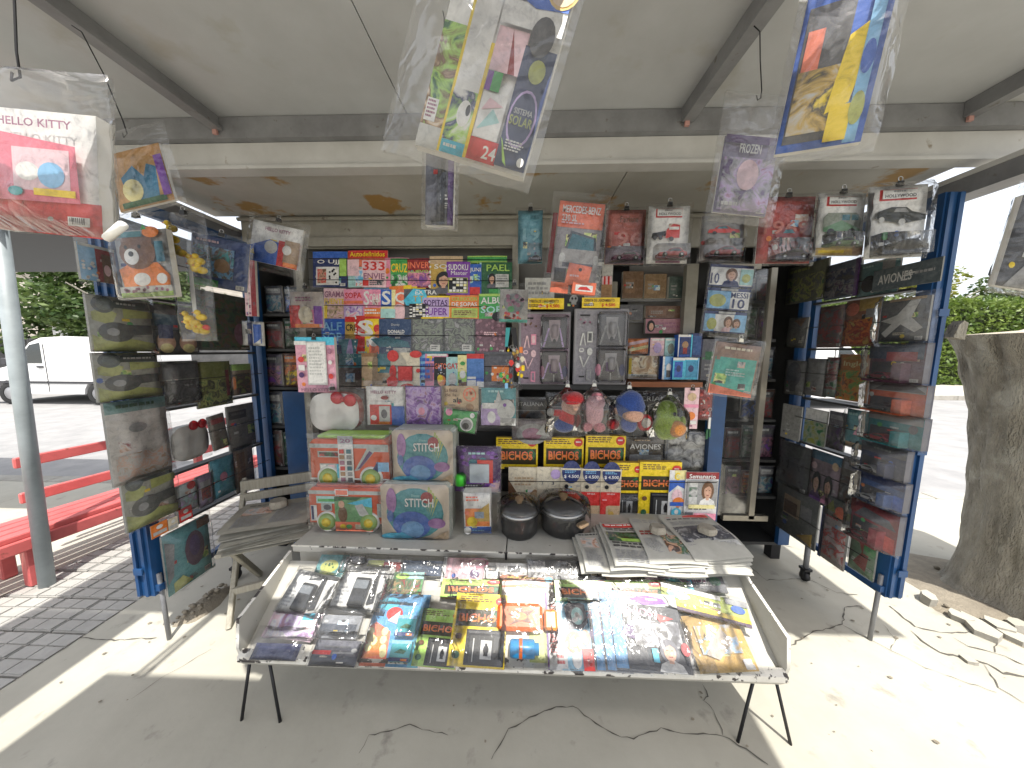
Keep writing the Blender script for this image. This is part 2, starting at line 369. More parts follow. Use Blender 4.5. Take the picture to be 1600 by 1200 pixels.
TRAY_LEAN = math.pi / 2 - math.atan2(TRAY_D.z, TRAY_D.y)
def onTray(x0, y0, x1, y1, lift=.0, roll=0.0):
    P0 = TRAY_F + TRAY_N * lift; xc = (x0 + x1) / 2; ym = (y0 + y1) / 2
    p = atP(xc, y1, P0, TRAY_N); q = atP(xc, y0, P0, TRAY_N)
    wd = (atP(x1, ym, P0, TRAY_N) - atP(x0, ym, P0, TRAY_N)).length
    return frame_on(p, 0, TRAY_LEAN, roll), wd * 1.10, (q - p).length * 1.06
def crumple(x, z, seed, amp, sc=22):
    p = Vector((x * sc + seed * 7.3, z * sc * .8 + seed * 3.1, seed * 1.7))
    a = 1 - abs(noise.noise(p)) * 2; b = 1 - abs(noise.noise(p * 2.3 + Vector((9, 4, 2)))) * 2
    return amp * (a * .65 + b * .35)
def add_bag(parent, x0, z0, x1, z1, seed, front=.014, amp=.006, mat=None, back=None, name='plastic_bag', nx=11, nz=14, bottom_slack=0.0):
    mb = MB(); mat = mat or FILM; rnd = random.Random(seed * 13 + 5); sheets = [(-front, 1)]
    if back is not None: sheets.append((back, -1))
    for y0, sg in sheets:
        vs = []
        for j in range(nz + 1):
            for i in range(nx + 1):
                u = i / nx; v = j / nz; x = x0 + (x1 - x0) * u; z = z0 + (z1 - z0) * v
                e = min(1, min(u, 1 - u, v * 1.3, (1 - v) * 1.3) * 5)
                y = y0 * e - sg * crumple(x, z, seed + (0 if sg > 0 else 50), amp, 20) * (.35 + .65 * e) - sg * .001
                if j == 0: z += crumple(x, 0, seed + 3, .004, 12)
                if j == nz: z += crumple(x, 0, seed + 8, .003, 12)
                if i in (0, nx): x += crumple(0, z, seed + 5, .0022, 9)
                vs.append((x, y, z))
        W = nx + 1
        fi, fo = [], []
        for j in range(nz):
            for i in range(nx):
                f = (j * W + i, j * W + i + 1, j * W + W + i + 1, j * W + W + i)
                (fo if (i in (0, nx - 1) and rnd.random() < .8) or j == 0 or j == nz - 1 else fi).append(f)
        mb.raw(vs, fi, mat, True); mb.raw(vs, fo, SEAM, True)
    return mb.build(name, parent)
def add_clip(parent, x, z, y=-.004, s=1.0, c=None, name='clip'):
    m = flat(c or (.03, .03, .03), .35, .3, 'clip')
    mb = MB(); mb.prism([(x - .011 * s, z - .010 * s), (x + .011 * s, z - .010 * s), (x + .008 * s, z + .006 * s), (x - .008 * s, z + .006 * s)], y - .006, y + .006, m)
    mb.torus((x, y, z + .014 * s), .008 * s, .0016 * s, STEEL, 10, 4)
    return mb.build(name, parent)
SEED = [0]
def item(name, label, cat, group, place, t, bg, ops=(), bag=None, clip=None, curl=0.0, edge=None, rough=.36, body='body', cloudy=False, amp=.006, back=False, clipc=None, puff=.014, clutter=True):
    M, wd, ht = place; SEED[0] += 1; sd_ = SEED[0]
    th = thing(name, label, cat, M, group)
    dep = (lambda u, v: -curl * math.sin(math.pi * u) - curl * .7 * v * v) if curl else (lambda u, v: 0.0)
    mb = MB(); n = 5 if curl else 1; kz = 4 if curl else 1
    fm = photo(bg) if isinstance(bg, (tuple, list)) and isinstance(bg[0], str) else flat(C[bg] if isinstance(bg, str) else bg, rough, 0, 'cover')
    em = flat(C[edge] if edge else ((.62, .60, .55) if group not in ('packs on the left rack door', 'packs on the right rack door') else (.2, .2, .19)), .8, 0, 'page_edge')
    def P(u, v, b): return ((u - .5) * wd, dep(u, v) + b, v * ht)
    for i in range(n):
        for j in range(kz):
            a, b = i / n, (i + 1) / n; c, d = j / kz, (j + 1) / kz
            mb.face([P(a, c, 0), P(b, c, 0), P(b, d, 0), P(a, d, 0)], fm); mb.face([P(b, c, t), P(a, c, t), P(a, d, t), P(b, d, t)], fm)
            if j == 0: mb.face([P(a, 0, t), P(b, 0, t), P(b, 0, 0), P(a, 0, 0)], em)
            if j == kz - 1: mb.face([P(a, 1, 0), P(b, 1, 0), P(b, 1, t), P(a, 1, t)], em)
            if i == 0: mb.face([P(0, c, t), P(0, c, 0), P(0, d, 0), P(0, d, t)], em)
            if i == n - 1: mb.face([P(1, c, 0), P(1, c, t), P(1, d, t), P(1, d, 0)], em)
    mb.build(body, th)
    ops = list(ops); r = random.Random(sd_ * 17 + 3)
    if clutter and ops and wd * ht > .009 and len(ops) < 22:
        big = wd * ht > .03; cl = []
        for q in range(5 if big else 3):
            u, v = r.uniform(.05, .7), r.uniform(.04, .6); kk = r.randrange(4); hw = r.uniform(.12, .3)
            if kk == 0: cl.append(('L', u, v, min(.97, u + hw), v + r.uniform(.04, .09), r.choice((2, 3)), r.choice(('w', 'bl', 'lg', 'cr'))))
            elif kk == 1: cl.append(('D', u, v, .05, .05 * wd / ht, r.choice(('r', 'y', 'w', 'b', 'o', 'gn'))))
            elif kk == 2: cl.append(('I', u, v, min(.97, u + hw), min(.97, v + hw * .7), r.choice((('br', 'sk', 'w', 'dr'), ('nb', 'lb', 'w', 't'), ('dgn', 'lgn', 'ly', 'k'), ('k', 'dg', 'lg', 'o')))))
            else: cl.append(('R', u, v, min(.97, u + hw * .6), v + .05, r.choice(('w', 'y', 'r', 'nb', 'lg'))))
        if big: cl += [('R', .80, .03, .95, .11, 'w')] + [('R', .815 + .016 * q, .04, .815 + .016 * q + r.uniform(.003, .009), .10, 'k') for q in range(8)]
        ops = ops[:1] + cl + ops[1:] if ops[0][0] == 'R' and len(ops) > 1 else cl + ops
    if ops: Print(wd, ht, dep, rough).run(ops).mb.build('cover_print', th)
    if bag:
        l, r, tp, bt = bag
        add_bag(th, -wd / 2 - l, -bt, wd / 2 + r, ht + tp, sd_, puff, amp, cloudy if isinstance(cloudy, bpy.types.Material) else (CLOUDY if cloudy else FILM), (t + .006) if back else None)
    if clip: add_clip(th, 0, ht + (bag[2] if bag else 0) - .004, -.003, clip, clipc)
    return th
# ================================================================== SETTING
def struct(mb, name, **k): o = mb.build(name, **k); tag(o, kind='structure'); return o
mb = MB(); mb.face([(-300, -300, -.30), (300, -300, -.30), (300, 300, -.30), (-300, 300, -.30)], SOIL); struct(mb, 'ground')
KY = 2.93
def sheet(x0, y0, x1, y1, z, mat, nx=1, ny=1):
    mb = MB()
    for i in range(nx):
        for j in range(ny):
            mb.face([(x0 + (x1 - x0) * i / nx, y0 + (y1 - y0) * j / ny, z), (x0 + (x1 - x0) * (i + 1) / nx, y0 + (y1 - y0) * j / ny, z), (x0 + (x1 - x0) * (i + 1) / nx, y0 + (y1 - y0) * (j + 1) / ny, z), (x0 + (x1 - x0) * i / nx, y0 + (y1 - y0) * (j + 1) / ny, z)], mat)
    return mb
TX0, TX1 = -2.94, -2.13            # strip of ribbed tiles beside the kiosk
pav = MB(); pav.box((TX1, -14, -.14), (40, KY, 0), CONCRETE); pav.box((-40, -14, -.14), (TX0, KY, 0), CONCRETE); pav.box((TX0, -14, -.14), (TX1, KY, -.022), CONC_DARK)
pavement = struct(pav, 'pavement')
kb = MB()
for i in range(-18, 22): kb.bevbox((i * 1.0 + .004, KY + .004, -.14), (i * 1.0 + .996, KY + .15, .004), CONC_DARK, .012)
struct(kb, 'kerb')
struct(sheet(-120, KY + .15, 120, 10.2, -.13, ASPHALT), 'road')
kb = MB()
for i in range(-25, 25): kb.bevbox((i * 1.0 + .004, 10.2, -.14), (i * 1.0 + .996, 10.36, .02), CONC_DARK, .012)
struct(kb, 'far_kerb')
mb = MB(); mb.box((-120, 10.362, -.14), (120, 15.5, .015), CONCRETE); struct(mb, 'far_pavement')
# ribbed tiles
mb = MB(); mb.box((.004, .004, -.02), (.196, .196, -.006), TILE)
for k in range(3):
    for q in range(2): mb.box((.008 + q * .094, .009 + k * .0635, -.006), (.096 + q * .094, .064 + k * .0635, 0.001), TILE)
first = None; rnd = random.Random(3)
for i in range(4):
    for j in range(11):
        M = TR(TX0 + i * .2025, .70 + j * .2025, rnd.uniform(-.003, .002)) @ RZ(rnd.uniform(-.01, .01))
        if first is None: first = mb.build('tile', pavement, M)
        else:
            c = first.copy(); COL.objects.link(c); c.parent = pavement; c.matrix_basis = M
# cracks in the concrete
CRK = flat((.10, .092, .078), .95, 0, 'crack')
def crack(pts, wd, seed):
    r = random.Random(seed); P = []
    for a, b in zip(pts[:-1], pts[1:]):
        A = atZ(*a, 0); B = atZ(*b, 0); n = max(2, int((B - A).length / .022))
        for i in range(n): P.append(A.lerp(B, i / n) + Vector((r.uniform(-1, 1), r.uniform(-1, 1), 0)) * .0045)
    P.append(atZ(*pts[-1], 0)); vs = []; fs = []
    for i, p in enumerate(P):
        d = (P[min(i + 1, len(P) - 1)] - P[max(0, i - 1)]); d.z = 0; d.normalize(); q = Vector((-d.y, d.x, 0)) * wd * .36 * r.uniform(.2, 1.3) * (0.5 if i in (0, len(P) - 1) else 1)
        vs += [(p.x + q.x, p.y + q.y, .0035), (p.x - q.x, p.y - q.y, .0035)]
    for i in range(len(P) - 1): fs.append((2 * i, 2 * i + 1, 2 * i + 3, 2 * i + 2))
    m = MB(); m.raw(vs, fs, CRK); tag(m.build('pavement_crack', pavement), kind='stuff')
for i, (wd, pts) in enumerate([
    (.006, [(1099, 1071), (1106, 1089), (1100, 1094), (1113, 1110), (1122, 1127), (1129, 1150)]),
    (.006, [(766, 1190), (780, 1166), (794, 1140), (817, 1129), (852, 1110), (895, 1103), (930, 1133), (958, 1149), (990, 1156), (1033, 1140), (1067, 1146), (1129, 1150), (1165, 1172), (1200, 1196)]),
    (.007, [(1233, 1012), (1250, 1000), (1265, 990), (1290, 983), (1317, 977), (1317, 960), (1320, 950), (1347, 948)]),
    (.004, [(1317, 977), (1353, 997), (1393, 1017), (1447, 1045), (1557, 1083)]),
    (.016, [(1390, 948), (1430, 980)]), (.008, [(1430, 980), (1473, 990), (1527, 988)]),
    (.015, [(1422, 985), (1440, 1002), (1470, 1020), (1513, 1030), (1540, 1037), (1567, 1052), (1600, 1058), (1640, 1070)]),
    (.008, [(1490, 997), (1513, 1010), (1540, 1017), (1573, 1027), (1605, 1042)]), (.009, [(1537, 973), (1557, 997), (1555, 1020)]),
    (.006, [(1180, 840), (1200, 838), (1227, 853), (1253, 860)]), (.006, [(1165, 880), (1197, 907), (1260, 905), (1280, 913), (1307, 927), (1340, 930)]),
    (.003, [(1380, 977), (1400, 1000), (1393, 1018)]), (.005, [(1537, 1037), (1560, 1075), (1600, 1100)]),
    (.007, [(-5, 1082), (60, 1040), (126, 997), (172, 1001), (245, 997)]), (.005, [(126, 997), (205, 944)]),
    (.003, [(205, 1094), (250, 1062), (330, 1015)]), (.004, [(560, 1180), (575, 1150), (640, 1135), (700, 1150)])]):
    crack(pts, wd, i + 1)
# bits of rubbish and stains lying on the pavement: little dark scraps
mb = MB(); rnd = random.Random(8)
for k in range(90):
    p = (rnd.uniform(-2.0, 2.6), rnd.uniform(.95, 1.9)); r = rnd.uniform(.002, .008); n = 6; a0 = rnd.random() * 6
    mb.face([(p[0] + r * math.cos(a0 + 6.283 * i / n) * rnd.uniform(.6, 1.6), p[1] + r * math.sin(a0 + 6.283 * i / n), .005) for i in range(n)], SOIL)
tag(mb.build('litter', pavement), kind='stuff')
# loose soil beside the chair and around the stump
def heap(name, cx, cy, rx, ry, h, seed, label=None):
    mb = MB(); N = 18; vs = []; fs = []
    for j in range(7):
        for i in range(N):
            a = 6.2832 * i / N; t = j / 6; q = 1 + .35 * noise.noise(Vector((math.cos(a) * 1.5, math.sin(a) * 1.5, seed)))
            x = cx + rx * (1 - t) * math.cos(a) * q; y = cy + ry * (1 - t) * math.sin(a) * q
            vs.append((x, y, -.01 + h * (1 - (1 - t) ** 2) * (1 + .6 * noise.noise(Vector((x * 14, y * 14, seed))))))
    for j in range(6):
        for i in range(N): k = (i + 1) % N; fs.append((j * N + i, j * N + k, j * N + N + k, j * N + N + i))
    fs.append(tuple(range(6 * N, 7 * N))); mb.raw(vs, fs, SOIL, True)
    for k in range(26):
        a = rnd.random() * 6.28; q = rnd.random() ** .5; s = rnd.uniform(.006, .018)
        mb.ball((cx + rx * q * math.cos(a), cy + ry * q * math.sin(a), h * (1 - q * q) + .002), (s, s * .8, s * .6), SOIL, 6, 4)
    return tag(mb.build(name), kind='stuff')
p = atZ(322, 945, 0); heap('soil', p.x, p.y, .07, .17, .05, 4)

# ================================================================== KIOSK
kiosk = thing('newspaper_kiosk', 'open newspaper kiosk with grey canopy and blue swung out display doors', 'kiosk')
ZC, ZR = 2.40, 2.34
BY = atZ(800, 197, ZR).y                      # front beam
XR = [-2.12] + [atZ(px, 192, ZR).x for px in (322, 1073, 1498)] + [2.62]
CY0, CX0, CX1 = .40, -2.2, 2.32
edges = [CX0, XR[1], -.50, XR[2] - .0, XR[3], CX1]
for a, b in zip(edges[:-1], edges[1:]):
    m = MB(); m.box((a + .002, CY0, ZC), (b - .002, BY + .04, ZC + .012), CEIL); m.build('ceiling_panel', kiosk)
m = MB(); m.box((CX0, CY0, ZC + .013), (CX1, 2.56, ZC + .06), GREYMETAL); m.build('roof', kiosk)
for x in XR[1:4]:
    m = MB(); m.box((x - .022, CY0, ZR), (x + .022, BY - .002, ZR + .006), GREYMETAL); m.box((x - .022, CY0, ZR + .006), (x - .017, BY - .002, ZC - .001), GREYMETAL)
    m.box((x + .004, CY0, ZR + .006), (x + .010, BY - .002, ZC - .001), GREYMETAL); m.box((x + .022, CY0, ZR + .0), (x + .025, BY - .002, ZR + .014), GREYMETAL)
    m.build('rafter', kiosk)
    m = MB(); m.box((x - .012, BY - .014, ZR - .018), (x + .006, BY - .004, ZR + .02), flat((.45, .25, .22), .5, 0, 'red_primer')); m.build('bracket', kiosk)
m = MB(); m.box((CX0, BY, ZR - .028), (CX1, BY + .05, ZR + .056), GREYMETAL); m.build('beam_angle', kiosk)
zb = atY(800, 258, BY + .02).z
m = MB(); m.box((CX0, BY + .03, zb + .012), (CX1, BY + .06, ZR - .03), BEAM); m.box((CX0, BY + .012, zb - .004), (CX1, BY + .075, zb + .010), BEAM); m.build('front_beam', kiosk)
# inner soffit and header
IY = 1.95; ZI = zb + .012
for a, b in ((-1.9, -.42), (-.416, .47), (.474, 1.9)):
    m = MB(); m.box((a, BY + .077, ZI + .0), (b, IY - .01, ZI + .01), SOFFIT); m.build('soffit_panel', kiosk)
m = MB(); m.box((-1.75, IY, 2.02), (1.78, IY + .02, ZI + .2), FRAMEP); m.build('header', kiosk)
m = MB(); m.tube([(-1.75, IY - .02, ZI - .02), (1.78, IY - .02, ZI - .02)], .012, FRAMEP, 8); m.build('header_pipe', kiosk)
for X in (-1.84, 1.90):
    m = MB(); m.box((X - .05, .75, 2.06), (X + .05, IY + .1, 2.13), GREYMETAL); m.box((X - .055, .75, 2.13), (X + .055, IY + .1, 2.15), BEAM); m.build('side_rail', kiosk)
# body behind the counter
m = MB(); m.box((-1.75, 2.50, .12), (1.78, 2.53, 2.4), DARKP); m.build('back_wall', kiosk)
for X in (-1.75, 1.755):
    m = MB(); m.box((X, 1.99, .12), (X + .025, 2.5, 2.4), DARKP); m.build('side_wall', kiosk)
m = MB(); m.box((-1.72, 2.0, .10), (1.755, 2.5, .12), DARKP); m.build('floor_plate', kiosk)
for X in (-1.70, 1.73):
    for Y in (2.03, 2.46): m = MB(); m.box((X - .03, Y - .03, 0), (X + .03, Y + .03, .10), IRON); m.build('foot', kiosk)
for X, a in ((-1.725, .0), (1.735, .0)):
    m = MB(); m.box((X - .035, 1.955, .13), (X + .035, 1.985, 2.1), BLUE); m.build('corner_post', kiosk)
# --- swung-out doors with racks
DXL, DXR = -1.70, 1.72
def door(X, sg, Y0, Y1, z0, z1, ledges, wires):
    d = bpy.data.objects.new('display_door', None); COL.objects.link(d); d.parent = kiosk
    D = .08 * sg                                   # thickness goes outwards
    a, b = sorted((X, X + D))
    m = MB(); m.box((a, Y0, z0), (b, Y0 + .004, z1), BLUE)
    for k in range(2):
        xx = a + (b - a) * (k + .2) / 2; m.box((xx, Y0 - .010, z0 + .004), (xx + .014, Y0 - .001, z1 - .004), BLUE)
    m.box((a, Y0 + .004, z0), (a + .004, Y0 + .05, z1), BLUE); m.box((b - .004, Y0 + .004, z0), (b, Y0 + .05, z1), BLUE)
    for zz in (z0 + .12, z0 + .7, z0 + 1.3): m.box((a + .02, Y0 - .022, zz), (b - .02, Y0 - .016, zz + .03), BLUE)
    m.build('post', d)
    m = MB(); xi, xo = (X, X + sg * .03); m.box((min(xi, xo), Y1 - .03, z0), (max(xi, xo), Y1, z1), BLUE); m.build('hinge_stile', d)
    m = MB(); m.box((min(X, X + sg * .03), Y0 + .05, z0), (max(X, X + sg * .03), Y1 - .03, z0 + .03), BLUE); m.build('bottom_rail', d)
    m = MB(); m.box((min(X, X + sg * .03), Y0 + .05, z1 - .05), (max(X, X + sg * .03), Y1 - .03, z1), BLUE); m.build('top_rail', d)
    for z in ledges:
        m = MB(); m.box((min(X - sg * .02, X + sg * .03), Y0 + .052, z - .012), (max(X - sg * .02, X + sg * .03), Y1 - .032, z), DARKP); m.build('ledge', d)
    for z in wires:
        m = MB(); m.tube([(X - sg * .03, Y0 + .052, z), (X - sg * .03, Y1 - .005, z)], .0022, WIRE, 5); m.build('wire', d)
    m = MB(); m.tube([(X - sg * .006, Y0 + .02, z0 + .1), (X - sg * .006, Y0 + .028, .0)], .009, GREYMETAL, 8); m.box((min(X - sg * .02, X + sg * .02), Y0 + .005, z0 + .02), (max(X - sg * .02, X + sg * .02), Y0 + .04, z0 + .05), BLUE); m.build('leg', d)
    cy = Y0 + .42; m = MB(); m.tube([(X + sg * .03, cy, z0), (X + sg * .03, cy, .07)], .014, GREYMETAL, 8); m.box((X + sg * .03 - .022, cy - .022, .07), (X + sg * .03 + .022, cy + .022, .085), IRON)
    for q in (-.02, .016): m.box((X + sg * .03 + q, cy - .012, .02), (X + sg * .03 + q + .004, cy + .012, .07), IRON)
    m.lathe([(0, -.012), (.026, -.012), (.028, 0), (.026, .012), (0, .012)], IRON, 14, (X + sg * .03, cy, .028), True, 'x'); m.build('caster', d)
zl = lambda px, py: atX(px, py, DXL).z
zr = lambda px, py: atX(px, py, DXR).z
door(DXL, -1, 1.262, 1.925, .25, 2.05, [zl(240, 466), zl(240, 551), zl(290, 633), zl(280, 735), zl(280, 812)], [zl(240, 515), zl(300, 592), zl(300, 680), zl(280, 775), 1.62, 1.8])
door(DXR, 1, 1.385, 1.925, .25, 2.05, [zr(1300, 470), zr(1300, 544), zr(1300, 627), zr(1300, 703), zr(1300, 792)], [zr(1300, 510), zr(1300, 585), zr(1300, 662), zr(1300, 745), zr(1300, 835), 1.75])
# --- racks behind the counter
def prect(x0, y0, x1, y1, Y, dep, mat, name, parent=kiosk, M=None):
    a = atY(x0, (y0 + y1) / 2, Y); b = atY(x1, (y0 + y1) / 2, Y); xm = (x0 + x1) / 2; m = MB(); m.box((a.x, Y, atY(xm, y1, Y).z), (b.x, Y + dep, atY(xm, y0, Y).z), mat); return m.build(name, parent)
prect(470, 384, 812, 800, 2.04, .01, BACKP, 'rack_back')
prect(480, 370, 803, 384, 1.925, .05, FRAMEP, 'rack_top_rail')
prect(474, 372, 484, 830, 1.92, .06, FRAMEP, 'rack_stile'); prect(800, 370, 810, 640, 1.92, .06, FRAMEP, 'rack_stile')
for px0, px1, y in ((484, 801, 449), (484, 801, 497), (484, 801, 552), (484, 801, 604)):
    prect(px0, y, px1, y + 5, 1.90, .13, DARKP, 'ledge')
def wire_px(x0, y0, x1, y1, Y, name='wire', parent=kiosk, r=.0022):
    m = MB(); m.tube([atY(x0, y0, Y), atY(x1, y1, Y)], r, WIRE, 5); return m.build(name, parent)
for y, Y in ((404, 1.853), (437, 1.853), (477, 1.843), (523, 1.823), (571, 1.803)): wire_px(482, y, 801, y + 2, Y)
wire_px(484, 603, 812, 606, 1.60)
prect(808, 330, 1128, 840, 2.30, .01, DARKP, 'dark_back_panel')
prect(808, 326, 950, 480, 2.0, .01, BACKP, 'rack_back'); prect(952, 440, 964, 500, 1.93, .03, FRAMEP, 'rack_stile')
prect(1068, 412, 1086, 600, 1.93, .04, FRAMEP, 'sliding_stile')
prect(986, 597, 1098, 605, 1.75, .5, SHELFW, 'shelf'); prect(806, 601, 988, 609, 1.80, .45, DARKP, 'shelf')
prect(964, 466, 1070, 471, 2.02, .02, GREYMETAL, 'slat'); prect(964, 500, 1070, 504, 2.02, .02, GREYMETAL, 'slat')
prect(980, 415, 1070, 600, 2.05, .01, BACKP, 'rack_back')
prect(1106, 600, 1128, 832, 1.72, .05, BLUE, 'rack_post'); prect(450, 612, 488, 850, 1.95, .03, BLUE, 'rack_post')
prect(760, 742, 1120, 747, 1.80, .15, DARKP, 'ledge'); prect(800, 690, 1112, 694, 1.90, .1, DARKP, 'ledge')
prect(600, 676, 1110, 840, 1.98, .012, DARKP, 'rack_back')
wire_px(770, 714, 1118, 716, 1.765); wire_px(790, 752, 1120, 754, 1.595)
# glazed column on the right with aluminium stiles
prect(1188, 418, 1197, 812, 1.955, .03, flat((.42, .39, .33), .4, .6, 'aluminium'), 'sliding_stile'); prect(1130, 806, 1200, 814, 1.955, .03, flat((.42, .39, .33), .4, .6, 'aluminium'), 'sliding_rail')
prect(1128, 412, 1190, 420, 1.955, .03, flat((.42, .39, .33), .4, .6, 'aluminium'), 'sliding_rail')
prect(1130, 420, 1186, 806, 1.968, .004, GLASS, 'pane')
for y in (470, 530, 592, 655, 718, 775): prect(1120, y, 1212, y + 4, 2.0, .25, DARKP, 'shelf')
for y in (490, 545, 605, 665, 730): prect(410, y, 478, y + 4, 2.0, .25, DARKP, 'shelf')
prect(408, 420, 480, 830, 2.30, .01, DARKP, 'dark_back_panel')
m = MB(); m.box((-2.2, -.75, 2.41), (-1.56, CY0 - .02, 2.44), GREYMETAL); m.build('shade_flap', kiosk)  # strip added out of view to throw shade on the left tiles
m = MB(); m.tube([(-1.9, CY0 - .03, 2.43), (-1.9, CY0 + .02, 2.43)], .012, IRON, 6); m.build('flap_hinge', kiosk)  # hinge belonging to the added shade strip
# shutter flap raised in front of the canopy (its shade falls on the foreground)
m = MB(); m.raw([(-1.37, .08, 2.41), (1.32, .08, 2.41), (1.32, -1.5, 3.0), (-1.37, -1.5, 3.0), (-1.37, .08, 2.44), (1.32, .08, 2.44), (1.32, -1.5, 3.03), (-1.37, -1.5, 3.03)], [(0, 1, 2, 3), (7, 6, 5, 4), (0, 4, 5, 1), (1, 5, 6, 2), (2, 6, 7, 3), (3, 7, 4, 0)], GREYMETAL)
m.build('shutter_flap', kiosk)
for x in (-1.2, 1.15):
    m = MB(); m.tube([(x, .07, 2.425), (x, CY0 + .01, 2.425)], .012, IRON, 6); m.build('flap_hinge', kiosk)
    m = MB(); m.tube([(x, -1.3, 2.94), (x, CY0 + .3, 2.475)], .01, IRON, 6); m.build('flap_stay', kiosk)

# ================================================================== COUNTER, TRAY
cx0, cx1 = -1.055, .955; CTZ = .50; cyf = 1.285
counter = thing('counter', 'cream painted counter with chipped edge carrying the boxed goods', 'counter', TR(0, 0, 0) @ TR(-.05, cyf, 0) @ RZ(-.012) @ TR(.05, -cyf, 0))
m = MB(); m.bevbox((cx0, cyf, CTZ - .035), (-.065, 1.88, CTZ), CREAM, .004); m.bevbox((-.061, cyf, CTZ - .035), (cx1, 1.88, CTZ), CREAM, .004); m.build('counter_top', counter)
m = MB(); m.box((cx0, cyf - .003, CTZ - .006), (-.066, cyf - .0005, CTZ + .001), CHIPPED); m.box((-.06, cyf - .003, CTZ - .006), (cx1, cyf - .0005, CTZ + .001), CHIPPED); m.box((-.068, cyf - .004, CTZ - .036), (-.058, cyf - .001, CTZ), IRON); m.build('top_edge', counter)
m = MB(); m.box((cx0 + .012, cyf + .03, .10), (cx1 - .012, cyf + .05, CTZ - .037), CREAM); m.build('front_panel', counter)
for x in (cx0 + .012, cx1 - .034):
    m = MB(); m.box((x, cyf + .052, .0), (x + .022, 1.87, CTZ - .037), CREAM); m.build('side_panel', counter)
tray = thing('display_tray', 'sloping cream metal display tray on black hairpin legs', 'display tray')
def trx(px, py, Y): return atY(px, py, Y).x
tl, tr_ = -1.035, .935; bl_, br_ = -1.03, .93
B0 = TRAY_B - TRAY_N * .006; F0 = TRAY_F - TRAY_N * .006
m = MB(); th_ = TRAY_N * -.01
vs = [(tl, B0.y, B0.z), (tr_, B0.y, B0.z), (tr_, F0.y, F0.z), (tl, F0.y, F0.z)]
m.raw(vs + [(x, y + th_.y, z + th_.z) for x, y, z in vs], [(3, 2, 1, 0), (4, 5, 6, 7), (0, 1, 5, 4), (1, 2, 6, 5), (2, 3, 7, 6), (3, 0, 4, 7)], CREAM); m.build('tray_bottom', tray)
for x in (tl - .012, tr_):
    poly = [(1.268, .492), (1.0, .405), (.988, .30), (1.005, .222), (1.27, .40)]
    m = MB(); m.prism(poly, x, x + .012, CREAM, CHIPPED, 'x'); m.build('side_panel', tray)
m = MB(); m.prism([(.976, .256), (.977, .277), (1.002, .286), (1.004, .262)], tl, tr_, CHIPPED, CHIPPED, 'x'); m.prism([(.9765, .2555), (1.004, .2615), (1.02, .222), (1.006, .214)], tl, tr_, CREAM, CREAM, 'x'); m.build('front_lip', tray)
for sg, X in ((-1, tl + .045), (1, tr_ - .045)):
    for dx, fx, fy, ty in ((-.035, -.06 if sg < 0 else -.10, .985, 1.02), (.035, .09 if sg < 0 else .085, .985, 1.02)):
        m = MB(); m.tube([(X + dx, ty, .235), (X + fx, fy, .0)], .0055, IRON, 7); m.build('leg', tray)
    m = MB(); m.tube([(X + .04, 1.2, .35), (X + .04, 1.24, .0)], .0055, IRON, 7); m.build('leg', tray)
    m = MB(); m.box((X - .05, 1.005, .232), (X + .05, 1.04, .240), IRON); m.build('leg_plate', tray)

# ================================================================== STREET BEHIND
# red bench
q0 = atZ(57, 914, 0); q1 = q0 + Vector((.174, .985, 0)) * .75
bd = (q1 - q0).normalized(); L = (q1 - q0).length; ba = math.atan2(bd.y, bd.x); bn = Vector((-bd.y, bd.x, 0))
bench = thing('park_bench', 'red slatted bench beside the grey post', 'bench', TR(q0.x, q0.y, 0) @ RZ(ba))
def bslat(name, x0, y0, z0, x1, y1, z1): m = MB(); m.bevbox((x0, y0, z0), (x1, y1, z1), REDP, .006); return m.build(name, bench)
zs = atY(57, 832, q0.y).z
BD = q0 + bn * .34
ra, rb, rc = atP(20, 716, BD, bn), atP(172, 690, BD, bn), atP(172, 738, BD, bn)
xs0 = (ra - q0).dot(bd); L2 = max(L + .6, (rb - q0).dot(bd) + .5)
for k in range(4): bslat('seat_slat', -.45, .0 + k * .082, zs - .035, L2, .068 + k * .082, zs)
bslat('seat_rail', -.45, -.03, zs - .10, L2, -.005, zs - .03)
zr1 = rb.z; zr2 = rc.z
for z in (zr1, zr2): bslat('back_slat', xs0, .335, z - .055, L2, .36, z + .012)
for x in (-.02, L - .04):
    bslat('leg', x, -.003, 0, x + .055, .055, zs - .037); bslat('leg', x, .25, 0, x + .055, .31, zs - .037)
for x in (L + .3,):
    m = MB(); m.box((x, .361, .05), (x + .05, .40, zr1 + .02), REDP); m.build('back_support', bench)
print('bench', zs, zr1, zr2, xs0, L, L2)
# grey post and shelter roof
pb = atZ(74, 914, 0); pt_ = atY(6, 355, pb.y)
shel = thing('bus_shelter', 'dark roofed bus shelter held by a round grey post', 'shelter')
m = MB(); m.tube([(pb.x, pb.y, -.01), pt_ + Vector((-.02, 0, .25))], .031, POSTP, 16); m.build('post', shel)
m = MB(); a = atY(-120, 395, 3.0); b = atY(125, 362, 2.4); m.box((a.x - 2.5, 1.5, pt_.z + .10), (pb.x + .2, 2.9, pt_.z + .22), flat((.05, .055, .06), .6, 0, 'dark_roof')); m.build('roof', shel)
